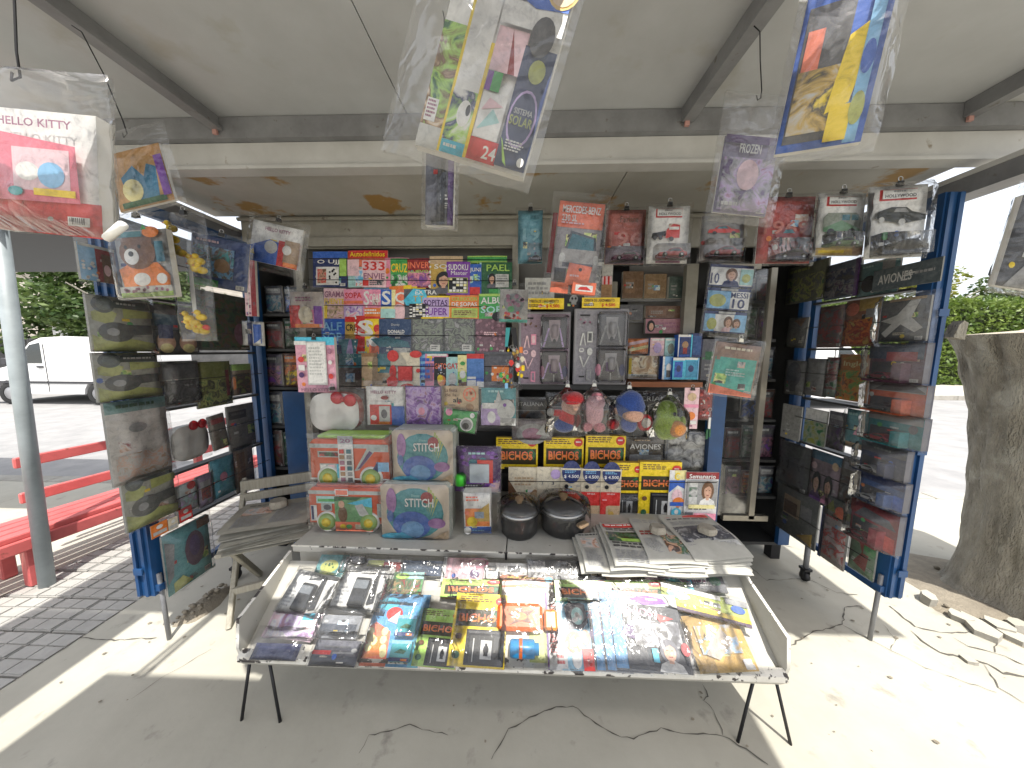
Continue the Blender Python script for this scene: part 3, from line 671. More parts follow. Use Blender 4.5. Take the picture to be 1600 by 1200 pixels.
# white van across the road
VANP = flat((.80, .80, .79), .25, 0, 'white_paint', .6)
RUBBER = flat((.02, .02, .02), .8, 0, 'rubber'); DKGL = flat((.03, .04, .045), .12, 0, 'dark_glass', .8); BLKP = flat((.045, .045, .05), .5, 0, 'black_trim')
def van(x, y, face, label, long=4.1):
    t = thing('white_van', label, 'van', TR(x, y, -.13) @ (RZ(0) if face < 0 else RZ(math.pi)))
    prof = [(0, .34), (.02, .62), (.12, .86), (.85, 1.02), (1.05, 1.1), (1.62, 1.66), (1.95, 1.79), (2.6, 1.83), (4.0, 1.80), (4.1, 1.70), (4.12, .9), (4.12, .36)]
    arch = []
    for cx in (3.3, .82): arch += [(cx + .36 * math.cos(a), .30 + .36 * math.sin(a)) for a in [math.pi * k / 8 * 1.0 for k in range(9)]]
    arch = [p for p in arch if p[1] >= .30]
    poly = prof + [(4.1, .28)] + arch + [(0.02, .28)]
    m = MB(); m.prism(poly, -.85, .85, VANP); b_ = m.build('body', t, None, True)
    for sy, o in ((-1, -.858), (1, .852)):
        m = MB(); m.prism([(1.17, 1.12), (1.62, 1.60), (1.90, 1.66), (1.90, 1.12)], o, o + .006, DKGL); m.build('side_window', t)
        m = MB(); m.box((.5, o - .012, .58), (1.98, o + .018, .64), BLKP); m.box((2.0, o - .012, .58), (3.9, o + .018, .64), BLKP); m.build('side_strip', t)
        m = MB(); m.box((1.98, o - .004, .35), (1.992, o + .010, 1.62), BLKP); m.box((1.06, o - .004, .35), (1.07, o + .010, 1.05), BLKP); m.build('door_gap', t)
        m = MB(); m.bevbox((1.76, o - .03, 1.0), (1.92, o + .03, 1.05), BLKP, .008); m.build('handle', t)
        m = MB(); m.bevbox((1.05, o - .18 if sy < 0 else o, 1.08), (1.2, o if sy < 0 else o + .18, 1.26), BLKP, .02); m.build('mirror', t)
        for cx in (.82, 3.3):
            wh = MB(); c = (cx, o + (.10 if sy < 0 else -.09), .30)
            wh.lathe([(.17, -.09), (.27, -.10), (.30, -.06), (.30, .06), (.27, .10), (.17, .09)], RUBBER, 24, c, True, 'y'); w_ = wh.build('wheel', t)
            m = MB(); m.lathe([(0, -.075), (.16, -.085), (.185, -.06), (.185, .06), (.16, .085), (0, .075)], flat((.4, .4, .41), .4, .6, 'rim'), 18, c, True, 'y'); m.build('rim', w_)
    m = MB(); m.prism([(1.0, 1.13), (1.06, 1.11), (1.63, 1.675), (1.56, 1.69)], -.72, .72, DKGL); m.build('windscreen', t)
    for y in (-.62, .5):
        m = MB(); m.bevbox((-.01, y, .62), (.14, y + .2, .82), flat((.7, .7, .68), .1, 0, 'lamp_glass'), .02); m.build('headlight', t)
        m = MB(); m.bevbox((4.08, y - .13, .85), (4.135, y, 1.1), flat((.6, .02, .02), .2, 0, 'red_lamp'), .01); m.build('tail_light', t)
    m = MB(); m.bevbox((-.06, -.8, .28), (.1, .8, .58), BLKP, .03); m.build('bumper', t)
    return t
vp = atZ(14, 646, -.13)
van(atY(153, 620, 7.75).x - 3.3, 8.6, -1, 'white panel van parked across the road behind the bench')
v2 = atZ(1330, 640, -.13); van(v2.x + 1.4, 9.2, 1, 'white van seen through the gaps of the blue rack door by the stump')
# graffiti wall behind the van
wy = 10.8
gw = thing('garden_wall', 'dark garden wall with pale graffiti letters behind the van', 'wall')
m = MB(); m.box((-40, wy, 0), (-4.5, wy + .2, 1.75), weathered('dark_wall', (.10, .10, .10), (.05, .05, .052), 3, .5, .9, 6, .2)); m.build('wall_face', gw)
m = MB(); vs, fs = text_mesh('BR 2.2', True); a = atY(84, 527, wy); b = atY(168, 512, wy)
m.raw([(a.x + (b.x - a.x) * p[0], wy - .004, a.z + (b.z - a.z) * p[1]) for p in vs], fs, flat((.62, .62, .6), .8, 0, 'chalk')); m.build('graffiti', gw)
# dark building facade far left to close the view
bf = thing('far_house', 'plain pale house far behind the trees at the left', 'house')
m = MB(); m.box((-60, 19, 0), (-12, 27, 6.5), weathered('render_wall', (.5, .46, .4), (.36, .33, .29), 1, .5, .9)); m.build('wall', bf)
m = MB(); m.box((-60.4, 18.6, 6.5), (-11.6, 27.4, 6.8), CONC_DARK); m.build('roof', bf)
for x in (-46, -38, -30, -22, -16):
    for z in (.9, 3.9):
        m = MB(); m.box((x, 18.96, z), (x + 1.4, 18.99, z + 1.6), DKGL); w_ = m.build('window', bf)
        m = MB(); m.box((x - .1, 18.9, z - .12), (x + 1.5, 18.955, z - .02), CONCRETE); m.build('sill', w_)
# ------------------------------------------------------------------ foliage
def leaf_mat(name, a, b2):
    m, t, b = new_mat(name); b.inputs['Roughness'].default_value = .55
    n = t.nodes.new("ShaderNodeTexNoise"); n.inputs['Scale'].default_value = 1.7; n.inputs['Detail'].default_value = 5
    tc = t.nodes.new("ShaderNodeTexCoord"); t.links.new(tc.outputs['Object'], n.inputs['Vector'])
    r = t.nodes.new("ShaderNodeValToRGB"); e = r.color_ramp.elements; e[0].position = .35; e[0].color = (*a, 1); e[1].position = .65; e[1].color = (*b2, 1)
    t.links.new(n.outputs['Fac'], r.inputs[0]); t.links.new(r.outputs[0], b.inputs['Base Color'])
    tl = t.nodes.new("ShaderNodeBsdfTranslucent"); t.links.new(r.outputs[0], tl.inputs[0])
    mx = t.nodes.new("ShaderNodeMixShader"); mx.inputs[0].default_value = .3
    t.links.new(b.outputs[0], mx.inputs[1]); t.links.new(tl.outputs[0], mx.inputs[2]); t.links.new(mx.outputs[0], t.nodes["Material Output"].inputs[0])
    return m
LEAF1 = leaf_mat('leaf_green', (.035, .075, .018), (.11, .16, .04)); LEAF2 = leaf_mat('leaf_hedge', (.07, .13, .02), (.19, .26, .05)); LEAF3 = leaf_mat('leaf_yellow', (.12, .17, .02), (.34, .32, .06))
def leaf_cloud(mb, centers, n, size, mat, rnd, flatten=1.0):
    vs = []; fs = []
    for k in range(n):
        c, r = centers[rnd.randrange(len(centers))]
        d = Vector((rnd.gauss(0, 1), rnd.gauss(0, 1), rnd.gauss(0, 1) * flatten)).normalized() * r * (.55 + .5 * rnd.random())
        p = Vector(c) + d; a = Vector((rnd.gauss(0, 1), rnd.gauss(0, 1), rnd.gauss(0, .6))).normalized(); b = a.cross(Vector((rnd.gauss(0, 1), rnd.gauss(0, 1), rnd.gauss(0, 1)))).normalized()
        s = size * rnd.uniform(.6, 1.3); i = len(vs)
        vs += [p, p + a * s * .5 + b * s * .28, p + a * s * 1.05, p + a * s * .5 - b * s * .28]; fs.append((i, i + 1, i + 2, i + 3))
    mb.raw(vs, fs, mat)
def tree(x, y, h, r, label, mat, seed, n=5200, size=.16, low=.32, group=None):
    rnd = random.Random(seed); t = thing('street_tree', label, 'tree', TR(x, y, 0), group)
    m = MB(); m.tube([(0, 0, -.1), (.05, .03, h * .2), (-.04, .05, h * .42), (.05, 0, h * .62)], .1, BARK, 9, True, [.19, .15, .12, .06])
    for k in range(7):
        a = k * .9 + rnd.random(); m.tube([(0, 0, h * (.33 + .04 * k)), (r * .35 * math.cos(a), r * .35 * math.sin(a), h * (.45 + .045 * k)), (r * .75 * math.cos(a), r * .75 * math.sin(a), h * (.52 + .05 * k))], .05, BARK, 6, True, [.07, .045, .015])
    m.build('trunk', t)
    cs = []
    for k in range(26):
        a = rnd.random() * 6.28; q = rnd.random() ** .6; zz = rnd.uniform(low, 1.0)
        rr = r * (1 - abs(zz - .62) * 1.0)
        cs.append(((rr * q * math.cos(a), rr * q * math.sin(a), h * zz), r * rnd.uniform(.2, .36)))
    m = MB(); leaf_cloud(m, cs, n, size, mat, rnd); m.build('crown', t); return t
tree(atY(70, 500, 9.6).x, 11.6, 4.6, 2.3, 'leafy street tree with sunlit leaves above the white van', LEAF1, 1, 9000, .20, .24)
tree(atY(-60, 500, 9.6).x, 12.0, 5.2, 2.6, 'darker street tree behind the grey post at the left edge', LEAF1, 2, 7000, .21, .22)
tree(atY(190, 480, 12).x, 13, 5.0, 2.4, 'street tree mostly hidden behind the left rack door', LEAF1, 5, 6000, .2, .25)
tree(-4.6, 14.5, 5.5, 2.6, 'street tree behind the kiosk, glimpsed between the rack goods', LEAF1, 6, 5000, .22, .25)
def hedge(x0, x1, y, d, h, label, mat, seed, n, size):
    rnd = random.Random(seed); t = thing('hedge', label, 'hedge')
    m = MB(); vs = []; fs = []
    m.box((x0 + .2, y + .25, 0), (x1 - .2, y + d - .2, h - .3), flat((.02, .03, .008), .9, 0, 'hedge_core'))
    for k in range(n):
        u = rnd.random(); top = u < .3
        x = rnd.uniform(x0, x1); wob = .12 * noise.noise(Vector((x * 1.3, 0, seed)))
        p = Vector((x, y + (rnd.random() * d if top else rnd.uniform(0, .22)) + wob, (h + rnd.uniform(-.15, .12) + wob * 1.5) if top else rnd.uniform(0, h)))
        a = Vector((rnd.gauss(0, 1), rnd.gauss(0, 1), rnd.gauss(0, 1))).normalized(); b = a.cross(Vector((rnd.gauss(0, 1), rnd.gauss(0, 1), rnd.gauss(0, 1)))).normalized(); s = size * rnd.uniform(.6, 1.3); i = len(vs)
        vs += [p, p + a * s * .5 + b * s * .3, p + a * s, p + a * s * .5 - b * s * .3]; fs.append((i, i + 1, i + 2, i + 3))
    m.raw(vs, fs, mat); m.build('foliage', t); return t
hy = 13.5; hb = atY(1480, 470, hy).z
hedge(9, 34, hy, 1.4, hb, 'clipped yellow green hedge across the road behind the stump', LEAF2, 3, 26000, .16)
tree(atY(1478, 460, 17).x, 17.5, hb + 2.0, 1.9, 'yellowish tree rising over the hedge beside the blue door', LEAF3, 11, 3500, .2, .4)
tree(atY(1580, 470, 20).x, 20, hb + 2.1, 2.6, 'green tree rising over the hedge above the stump', LEAF1, 12, 4500, .24, .4)
# ------------------------------------------------------------------ stump
SY = 1.62
stump = thing('tree_stump', 'thick sawn off tree trunk with grey cracked bark on the pavement', 'tree stump')
prof = [(1440, 958), (1468, 928), (1492, 860), (1504, 790), (1508, 720), (1507, 660), (1502, 610), (1494, 570), (1484, 540), (1478, 522)]
NX, m = 110, MB(); vs = []; fs = []; rows = []
axis = 2.94
for k, (px, py) in enumerate(prof):
    p = atY(px, py, 1.74); d = ray(px, py); tt = (axis * d.x + SY * d.y) / (d.x ** 2 + d.y ** 2); q = CAM + d * tt      # closest point of the sight line to the axis
    rows.append((math.hypot(q.x - axis, q.y - SY), max(p.z, .04 * k) if k else -.05))
fine = []
for a, b in zip(rows[:-1], rows[1:]):
    for i in range(9): fine.append((a[0] + (b[0] - a[0]) * i / 9, a[1] + (b[1] - a[1]) * i / 9))
fine.append(rows[-1])
zt = fine[-1][1]
for k, (r, z) in enumerate(fine):
    for i in range(NX):
        a = 6.2832 * i / NX
        fl = max(0, 1 - z / .45); rid = noise.noise(Vector((math.cos(a) * 5.5, math.sin(a) * 5.5, z * 1.6))); rid2 = -abs(noise.noise(Vector((math.cos(a) * 9, math.sin(a) * 9, z * 2.5)))) * 1.6 + .5 * noise.noise(Vector((math.cos(a) * 20, math.sin(a) * 20, z * 8)))
        rr = r * (1 + .035 * rid + .05 * rid2 + .09 * fl * math.sin(a * 5 + 1))
        zz = z + (.20 * max(0, math.cos(a + .2)) if k == len(fine) - 1 else (.16 * max(0, math.cos(a + .2)) * (k / len(fine)) ** 4))
        vs.append((axis + rr * math.cos(a), SY + rr * math.sin(a), zz))
n = len(fine)
for k in range(n - 1):
    for i in range(NX): j = (i + 1) % NX; fs.append((k * NX + i, k * NX + j, k * NX + NX + j, k * NX + NX + i))
m.raw(vs, fs, BARK, True); m.build('trunk', stump)
m = MB(); top = [Vector(v) for v in vs[(n - 1) * NX:]]; c = sum(top, Vector()) / NX + Vector((0, 0, -.01)); m.raw([c] + top, [(0, 1 + i, 1 + (i + 1) % NX) for i in range(NX)], CUTWOOD); m.build('cut_face', stump)
m = MB(); a = atY(1585, 600, SY - .1); b = atY(1625, 470, SY - .15)
m.tube([Vector((axis + .05, SY, zt - .45)), Vector((axis + .08, SY - .05, zt - .1)), Vector((axis + .12, SY - .12, zt + .08)), Vector((axis + .2, SY - .16, zt + .3))], .1, BARK, 14, True, [.20, .17, .12, .11]); m.build('branch_stub', stump)
p = atY(1497, 512, SY - .25); m = MB(); m.prism([(p.x - .012, p.z - .04), (p.x + .035, p.z - .05), (p.x + .04, p.z + .02), (p.x + .022, p.z + .03), (p.x + .004, p.z + .012)], p.y, p.y + .035, BARK); m.build('bark_splinter', stump)
heap('soil', axis - .12, SY - .02, .66, .54, .03, 9)
mb_ = None
for k, (px, py, s, h) in enumerate([(1447, 940, .05, .05), (1497, 968, .05, .04), (1530, 985, .085, .035), (1563, 985, .07, .04), (1590, 985, .05, .05), (1515, 1034, .03, .02), (1585, 1000, .06, .03)]):
    p = atZ(px, py, 0); r = random.Random(k); m = MB(); N = 6
    poly = [(s * math.cos(6.283 * i / N) * r.uniform(.6, 1.1), s * .75 * math.sin(6.283 * i / N) * r.uniform(.6, 1.1)) for i in range(N)]
    m.prism(poly, 0, h, CONCRETE, CONC_DARK, 'z'); o = m.build('broken_slab', None, TR(p.x, p.y, -.004) @ RZ(r.random() * 3) @ RX(r.uniform(-.2, .2)), True)
    tag(o, ['small broken concrete chunk nearest the blue door foot', 'narrow broken concrete chunk at the stump root', 'largest broken concrete slab piece before the stump', 'broken concrete piece just right of the largest one', 'upright broken concrete chunk at the right frame edge', 'tiny broken concrete crumb on the wide crack', 'flat broken concrete piece farthest right and nearest the wide crack'][k], 'broken slab', 'broken paving around the stump')
# ================================================================== PUZZLE MAGAZINES ON THE REAR RACK
GP = 'puzzle magazines on the rear rack'
def mag(rect, Y, label, bg, ops, roll=0.0, t=.006, curl=.004, cat='magazine', name='puzzle_magazine', group=GP, **k):
    x0, y0, x1, y1 = rect
    return item(name, label, cat, group, onY(x0, y0, x1, y1, Y, .10, roll), t, bg, ops, curl=curl, **k)
# first row
mag((489, 392, 543, 449), 1.900, 'navy spiral bound quiz magazine at the left end of the top row', 'nb', [('R', .0, .82, 1, 1, 'b'), ('T', 'O UJJ', .15, .62, .8, .76, 'w'), ('R', .12, .05, .78, .56, 'w'), ('I', .16, .1, .42, .5, ('br', 'sk', 'r', 'cr')), ('B', .5, .12, .74, .5, 9, .03, 'k'), ('R', .8, .3, 1, .8, 'lgn')])
mag((544, 390, 606, 449), 1.892, 'red magazine titled AUTODEFINIDOS in yellow letters', 'r', [('R', .0, .0, 1, .55, 'lt'), ('T', 'Autodefinidos', .06, .82, .94, .95, 'y'), ('R', 0, .55, 1, .78, 'co'), ('I', .2, .02, .9, .5, ('cy', 'lb', 'w', 'r')), ('R', .0, .3, .3, .74, 'lpk')])
mag((565, 406, 603, 449), 1.880, 'pale pink magazine with big red number 333', 'lpk', [('T', '333', .05, .62, .95, .95, 'r'), ('T', 'ENVIE', .08, .30, .95, .52, 'm'), ('R', .05, .05, .3, .25, 'r'), ('L', .35, .05, .95, .25, 3, 'bl')], .02)
mag((601, 402, 639, 449), 1.884, 'pink and green magazine titled CRUZ', 'pk', [('R', .25, .1, 1, .98, 'gn'), ('T', 'CRUZ', .28, .50, .97, .80, 'y'), ('I', .3, .02, .95, .42, ('dgn', 'gn', 'w', 'k')), ('D', .12, .55, .1, .1, 'o')])
mag((637, 403, 674, 450), 1.878, 'purple red magazine between the CRUZ one and the spiral one', 'dr', [('T', 'INVER', .05, .66, .95, .88, 'co'), ('I', .02, .05, .98, .55, ('p', 'm', 'pk', 'k')), ('T', 'NUEVO', .05, .50, .9, .60, 'lgn')], -.02)
mag((671, 399, 723, 460), 1.872, 'golden spiral magazine with a dark haired woman on its cover', 'go', [('R', 0, .80, 1, 1, 'tan'), ('T', 'SOPA', .15, .66, .95, .78, 'w'), ('F', .12, .0, .75, .60, 'k', 'bl'), ('B', .0, .05, .04, .98, 9, .03, 'w')])
mag((697, 408, 734, 461), 1.862, 'purple SUDOKU magazine with a number grid', 'lp', [('R', .0, .0, 1, 1, 'p'), ('T', 'SUDOKU', .08, .74, .92, .92, 'w'), ('T', 'Master', .2, .60, .9, .72, 'w', False), ('R', .08, .05, .92, .52, 'lol'), ('G', .12, .08, .88, .50, 5, 5)], .01)
mag((732, 412, 752, 461), 1.866, 'narrow blue magazine showing between two others in the top row', 'b', [('T', 'JUNI', .1, .72, .95, .88, 'w'), ('T', 'JS', .1, .38, .9, .62, 'lt'), ('R', .0, .0, .9, .25, 'r')])
mag((730, 399, 792, 440), 1.905, 'light green magazine peeping over the dark green one', 'lgn', [('R', 0, .8, 1, .95, 'gn'), ('L', .1, .3, .9, .7, 4, 'dgn')])
mag((749, 409, 800, 461), 1.872, 'dark green magazine with a man at the right end of the top row', 'dgn', [('R', .0, .0, .06, 1, 'lt'), ('T', 'PAEL', .22, .72, .92, .92, 'lgn'), ('F', .22, .2, .55, .66, 'k', 'bl'), ('R', .5, .22, .9, .62, 'lg'), ('L', .54, .28, .86, .58, 4, 'g'), ('R', .3, .02, .95, .16, 'gn')])
# second row
mag((505, 450, 540, 498), 1.876, 'pink and yellow magazine at the left end of the second row', 'lpk', [('T', 'GRAMA', .05, .70, .95, .90, 'm'), ('T', 'FUENTE', .05, .48, .95, .66, 'y'), ('I', .1, .02, .9, .44, ('br', 'lpk', 'tan', 'k')), ('R', .0, .0, .2, .45, 'y')], .02)
mag((538, 451, 569, 498), 1.868, 'pink word search magazine with purple lower half', 'pk', [('T', 'SOPA', .08, .68, .92, .88, 'r'), ('R', .0, .0, 1, .45, 'lp'), ('I', .1, .05, .9, .4, ('p', 'lp', 'w', 'pk')), ('R', .0, .5, 1, .6, 'co')], -.02)
mag((566, 440, 620, 498), 1.884, 'blue and cream magazine standing behind the SOPAR one', 'lb', [('R', 0, .85, 1, 1, 'cr'), ('I', .05, .3, .95, .8, ('lb', 'w', 'p', 'cy'))])
mag((567, 452, 598, 497), 1.858, 'pink magazine titled SOPAR in white letters', 'pk', [('T', 'S', .05, .45, .35, .95, 'w'), ('T', 'OPAR', .36, .55, .97, .85, 'w'), ('R', .1, .05, .95, .35, 'o'), ('L', .1, .1, .9, .3, 2, 'w')])
mag((595, 452, 618, 497), 1.853, 'narrow white magazine with a big blue letter S', 'ly', [('R', .0, .4, .75, 1, 'b'), ('T', 'S', .08, .46, .7, .95, 'w'), ('R', .0, .0, 1, .32, 'lt')])
mag((611, 445, 668, 498), 1.862, 'orange and yellow magazine with a curved white letter', 'o', [('R', .4, .0, 1, 1, 'y'), ('D', .3, .6, .25, .28, 'co'), ('T', 'Q', .15, .42, .5, .8, 'w'), ('D', .25, .2, .2, .25, 'lpk')], -.06)
mag((631, 451, 684, 497), 1.850, 'dark magazine titled EXTRA over a crossword grid', 'bl', [('T', 'EXTRA', .35, .80, .98, .95, 'w'), ('P', [(0, .6), (.3, 1), (.62, .95), (.75, .6), (.4, .45), (.1, .4)], 'cy'), ('T', 'T', .3, .55, .42, .75, 'go'), ('T', 'T', .48, .55, .6, .75, 'go'), ('G', .18, .02, .95, .48, 8, 8)])
mag((658, 462, 704, 498), 1.842, 'yellow magazine with purple title SOPITAS SUPER', 'y', [('R', .05, .08, .95, .92, 'lp'), ('T', 'SOPITAS', .1, .56, .9, .82, 'dp'), ('T', 'SUPER', .1, .14, .9, .46, 'p')])
mag((703, 461, 749, 498), 1.840, 'orange magazine titled COLECCION DE SOPAS', 'o', [('T', 'COLECCION', .06, .76, .92, .93, 'lgn'), ('T', 'DE SOPAS', .06, .52, .92, .70, 'w'), ('R', .06, .04, .94, .44, 'lgn'), ('R', .1, .08, .9, .36, 'lol'), ('L', .15, .12, .85, .34, 3, 'br')])
mag((748, 459, 800, 498), 1.838, 'green magazine titled ALBUM SOPA in white', 'gn', [('T', 'ALBUM', .06, .60, .94, .86, 'w'), ('T', 'SOPA', .06, .22, .94, .50, 'lt'), ('D', .6, .08, .2, .2, 'k'), ('R', 0, .9, 1, 1, 'lgn')])
# third row
mag((503, 498, 540, 553), 1.850, 'blue magazine with pale ALF SOP title in the third row', 'b', [('T', 'ALF', .08, .66, .9, .90, 'lb'), ('T', 'SOP', .08, .36, .9, .60, 'lb'), ('R', 0, .0, 1, .25, 'nb')], -.02)
mag((538, 495, 560, 553), 1.844, 'narrow orange magazine with black CRU letters', 'go', [('T', 'CRU', .08, .62, .92, .80, 'k'), ('R', 0, .0, 1, .4, 'lp'), ('R', 0, .86, 1, 1, 'r')], .03)
mag((555, 493, 602, 553), 1.838, 'red magazine with large white letter S', 'r', [('T', 'S', .1, .45, .6, .88, 'w'), ('B', .0, .02, .05, .98, 10, .03, 'w'), ('R', .5, .0, 1, .4, 'co')], .0)
mag((570, 498, 598, 553), 1.832, 'yellow magazine with orange duckbill coloured blobs beside the navy notebook', 'y', [('T', 'S', .05, .5, .5, .92, 'w'), ('D', .72, .72, .2, .12, 'r'), ('D', .78, .5, .2, .16, 'o'), ('D', .55, .35, .3, .14, 'w')])
NB = dict(cat='notebook', name='notebook', group='notebooks on the third and fourth rows')
mag((592, 498, 646, 553), 1.826, 'navy notebook with the word DONALD in white', (.035, .07, .16), [('T', 'Disney', .38, .78, .62, .86, 'lg', False), ('T', 'DONALD', .28, .58, .76, .68, 'w'), ('R', .28, .55, .76, .56, 'w')], **NB, rough=.5)
for r_, l_, Y_ in (((643, 498, 693, 553), 'dark speckled grey green notebook beside the navy one', 1.824), ((693, 497, 742, 553), 'dark speckled grey green notebook beside the mauve one', 1.822)):
    mag(r_, Y_, l_, (.11, .125, .11), [('I', .02, .02, .98, .98, ('dg', 'gg', 'dg', 'g')), ('R', .0, .0, .05, 1, 'dg'), ('R', .6, .08, .9, .26, 'lg'), ('L', .64, .12, .86, .22, 2, 'dg'), ('R', .0, .0, 1, .07, 'dt')], **NB, bag=(.004, .004, .004, .0), puff=.006, amp=.003)
mag((742, 496, 790, 553), 1.824, 'mauve notebook scattered with pale dots', (.17, .09, .12), [('B', .06, .05, .95, .95, 34, .05, (.34, .19, .24)), ('L', .3, .5, .75, .6, 2, 'lpk')], **NB)
# fourth row
mag((529, 530, 588, 607), 1.822, 'flat teal notebook packs in clear film at the left of the fourth row', (.06, .24, .29), [('R', .0, .0, 1, .42, (.09, .06, .055)), ('T', 'INC', .25, .62, .5, .72, 'lt', False), ('L', .55, .6, .9, .75, 2, 'lt')], **NB, bag=(.01, .01, .02, 0))
mag((580, 526, 645, 607), 1.812, 'teal notebook pack with wrinkled film standing beside the red spotted one', (.055, .25, .30), [('T', 'INC', .15, .58, .52, .70, 'dt', False), ('R', .12, .0, .5, .30, 'tan'), ('R', .55, .68, .95, .78, 'lg'), ('P', [(0, .95), (.4, 1), (.9, .9), (.95, .8), (.2, .8)], 'dt')], **NB, bag=(.01, .012, .03, 0), amp=.012)
mag((565, 552, 590, 607), 1.806, 'tan notebook peeping between the teal packs', 'tan', [('R', 0, .9, 1, 1, 'lbr')], **NB)
mag((610, 551, 656, 607), 1.798, 'white notebook with big red spots and a red centre square', 'cr', [('D', .1, .9, .2, .16, 'r'), ('D', .1, .45, .12, .2, 'r'), ('D', .08, .18, .2, .17, 'r'), ('D', .88, .95, .2, .1, 'r'), ('D', .6, .04, .24, .1, 'r'), ('D', .96, .5, .07, .06, 'r'), ('R', .28, .2, .78, .62, 'dr'), ('R', .30, .22, .76, .60, 'r')], **NB)
mag((652, 548, 690, 607), 1.808, 'blue notebook edge behind the pink one', 'lb', [('R', 0, .9, 1, 1, 'b'), ('L', .1, .2, .9, .8, 4, 'b')], **NB)
mag((664, 551, 700, 607), 1.802, 'pink notebook behind the orange cat one', 'pk', [('D', .2, .85, .12, .1, 'y'), ('R', 0, .2, .35, .7, 'm'), ('R', .1, .9, .95, .96, 'w')], **NB)
mag((678, 558, 698, 607), 1.794, 'black notebook with orange GATO lettering', 'k', [('T', 'GATO', .06, .62, .98, .80, 'co'), ('D', .62, .25, .32, .17, 'o'), ('D', .5, .32, .22, .12, 'y'), ('B', .1, .45, .9, .58, 5, .04, 'w')], **NB)
mag((697, 558, 717, 607), 1.791, 'mint notebook with red GAT lettering', 'lt', [('T', 'GAT', .08, .62, .95, .80, 'r'), ('D', .5, .3, .32, .2, 'lg'), ('D', .5, .06, .34, .08, 'k')], **NB)
mag((715, 555, 731, 607), 1.788, 'narrow yellow green notebook with two faces', 'lgn', [('R', 0, .5, 1, 1, 'ly'), ('D', .5, .42, .3, .12, 'w'), ('D', .5, .75, .25, .06, 'gn'), ('R', .1, .0, .9, .2, 'br')], **NB)
mag((729, 553, 756, 607), 1.785, 'blue notebook with a red top band and white stripes', 'b', [('R', 0, .86, 1, 1, 'r'), ('R', .04, .3, 1, .86, (.08, .22, .55)), ('R', .04, .0, .55, .34, 'w'), ('R', .04, .24, .55, .27, 'b'), ('R', .6, .0, 1, .2, 'w')], **NB)
mag((755, 550, 802, 607), 1.796, 'black notebook with an orange rectangle', 'bl', [('R', .28, .2, .85, .62, 'o'), ('R', 0, .9, 1, .93, 'dg')], **NB)

# ================================================================== GOODS HUNG BEFORE THE REAR RACK
GH = 'goods hung on the wire before the rear rack'
BAGM = (.012, .012, .03, .02)
def hung(rect, Y, name, label, cat, bg, ops, roll=0.0, t=.008, bag=BAGM, clip=.9, group=GH, **k):
    return item(name, label, cat, group, onY(*rect, Y, 0.0, roll), t, bg, ops, bag=bag, clip=clip, **k)
hung((456, 456, 506, 512), 1.66, 'bagged_toy', 'small bagged pink and white toy card hung left of the puzzle magazines', 'bagged toy', (.55, .48, .44), [('R', .0, .0, 1, .5, 'pk'), ('R', .0, .0, .32, .62, 'r'), ('D', .48, .36, .22, .24, 'cr'), ('R', .75, .1, 1, .6, 'p'), ('R', .15, .0, .9, .1, 'o'), ('L', .2, .7, .85, .85, 2, 'm')])
hung((466, 527, 527, 613), 1.58, 'sticker_set_box', 'pink and white sticker set with blue top lettered HELLO KITTY', 'sticker set', (.72, .36, .46), [('R', .0, .86, 1, 1, 'cy'), ('R', .0, .86, .3, .93, 'w'), ('R', .3, .14, .8, .92, 'lg'), ('R', .33, .17, .77, .9, 'w'), ('L', .36, .3, .74, .82, 9, 'lg'), ('T', 'HELLO KITTY', .12, .02, .9, .08, 'm'), ('R', .08, .4, .24, .5, 'w'), ('D', .16, .6, .08, .05, 'r'), ('D', .15, .32, .07, .05, 'dp'), ('D', .9, .3, .06, .05, 'r'), ('D', .9, .55, .05, .04, 'w'), ('D', .9, .75, .06, .05, 'm')], t=.02, bag=None, clip=1.0)
def balloon_bag(): return hung((780, 452, 824, 500), 1.55, 'bagged_toy', 'bag of round floral beads above the key rings', 'bagged toy', (.42, .40, .38), [('D', .5, .55, .36, .32, (.2, .22, .22)), ('B', .2, .3, .8, .8, 9, .08, 'm'), ('B', .1, .0, .9, .25, 14, .06, 'r'), ('D', .4, .35, .12, .1, 'gn'), ('R', .0, -.08, 1, .02, (.08, .5, .42))], roll=.03)
balloon_bag()
HB = 'bagged gifts on the wire over the boxed goods'
def gift(*a, **k): return hung(*a, group=HB, **k)
# white rounded tin with a red bow (a plain one)
M, wd, ht = onY(486, 612, 563, 676, 1.55); t_ = thing('gift_tin', 'white rounded gift tin with a red ribbon bow in clear film', 'tin', M, HB)
rr_ = [(wd * .5 * math.copysign(abs(math.cos(a)) ** .62, math.cos(a)), ht * .5 + ht * .47 * math.copysign(abs(math.sin(a)) ** .7, math.sin(a))) for a in [6.2832 * i / 30 for i in range(30)]]
m = MB(); m.prism(rr_, 0, .05, flat((.72, .71, .68), .3, 0, 'enamel'), flat((.5, .12, .1), .3, 0, 'tin_side')); m.build('body', t_)
RIB = flat((.55, .03, .04), .35, 0, 'ribbon'); m = MB()
for sg in (-1, 1): m.ball((wd * .22 + sg * wd * .13, -.012, ht * .83 - sg * .006), (wd * .13, .012, ht * .15), RIB, 12, 8)
m.ball((wd * .22, -.018, ht * .83), (wd * .05, .014, ht * .07), RIB, 10, 6); m.build('bow', t_); add_bag(t_, -wd * .56, -.01, wd * .62, ht + .02, 77, .03, .008); add_clip(t_, 0, ht + .02)
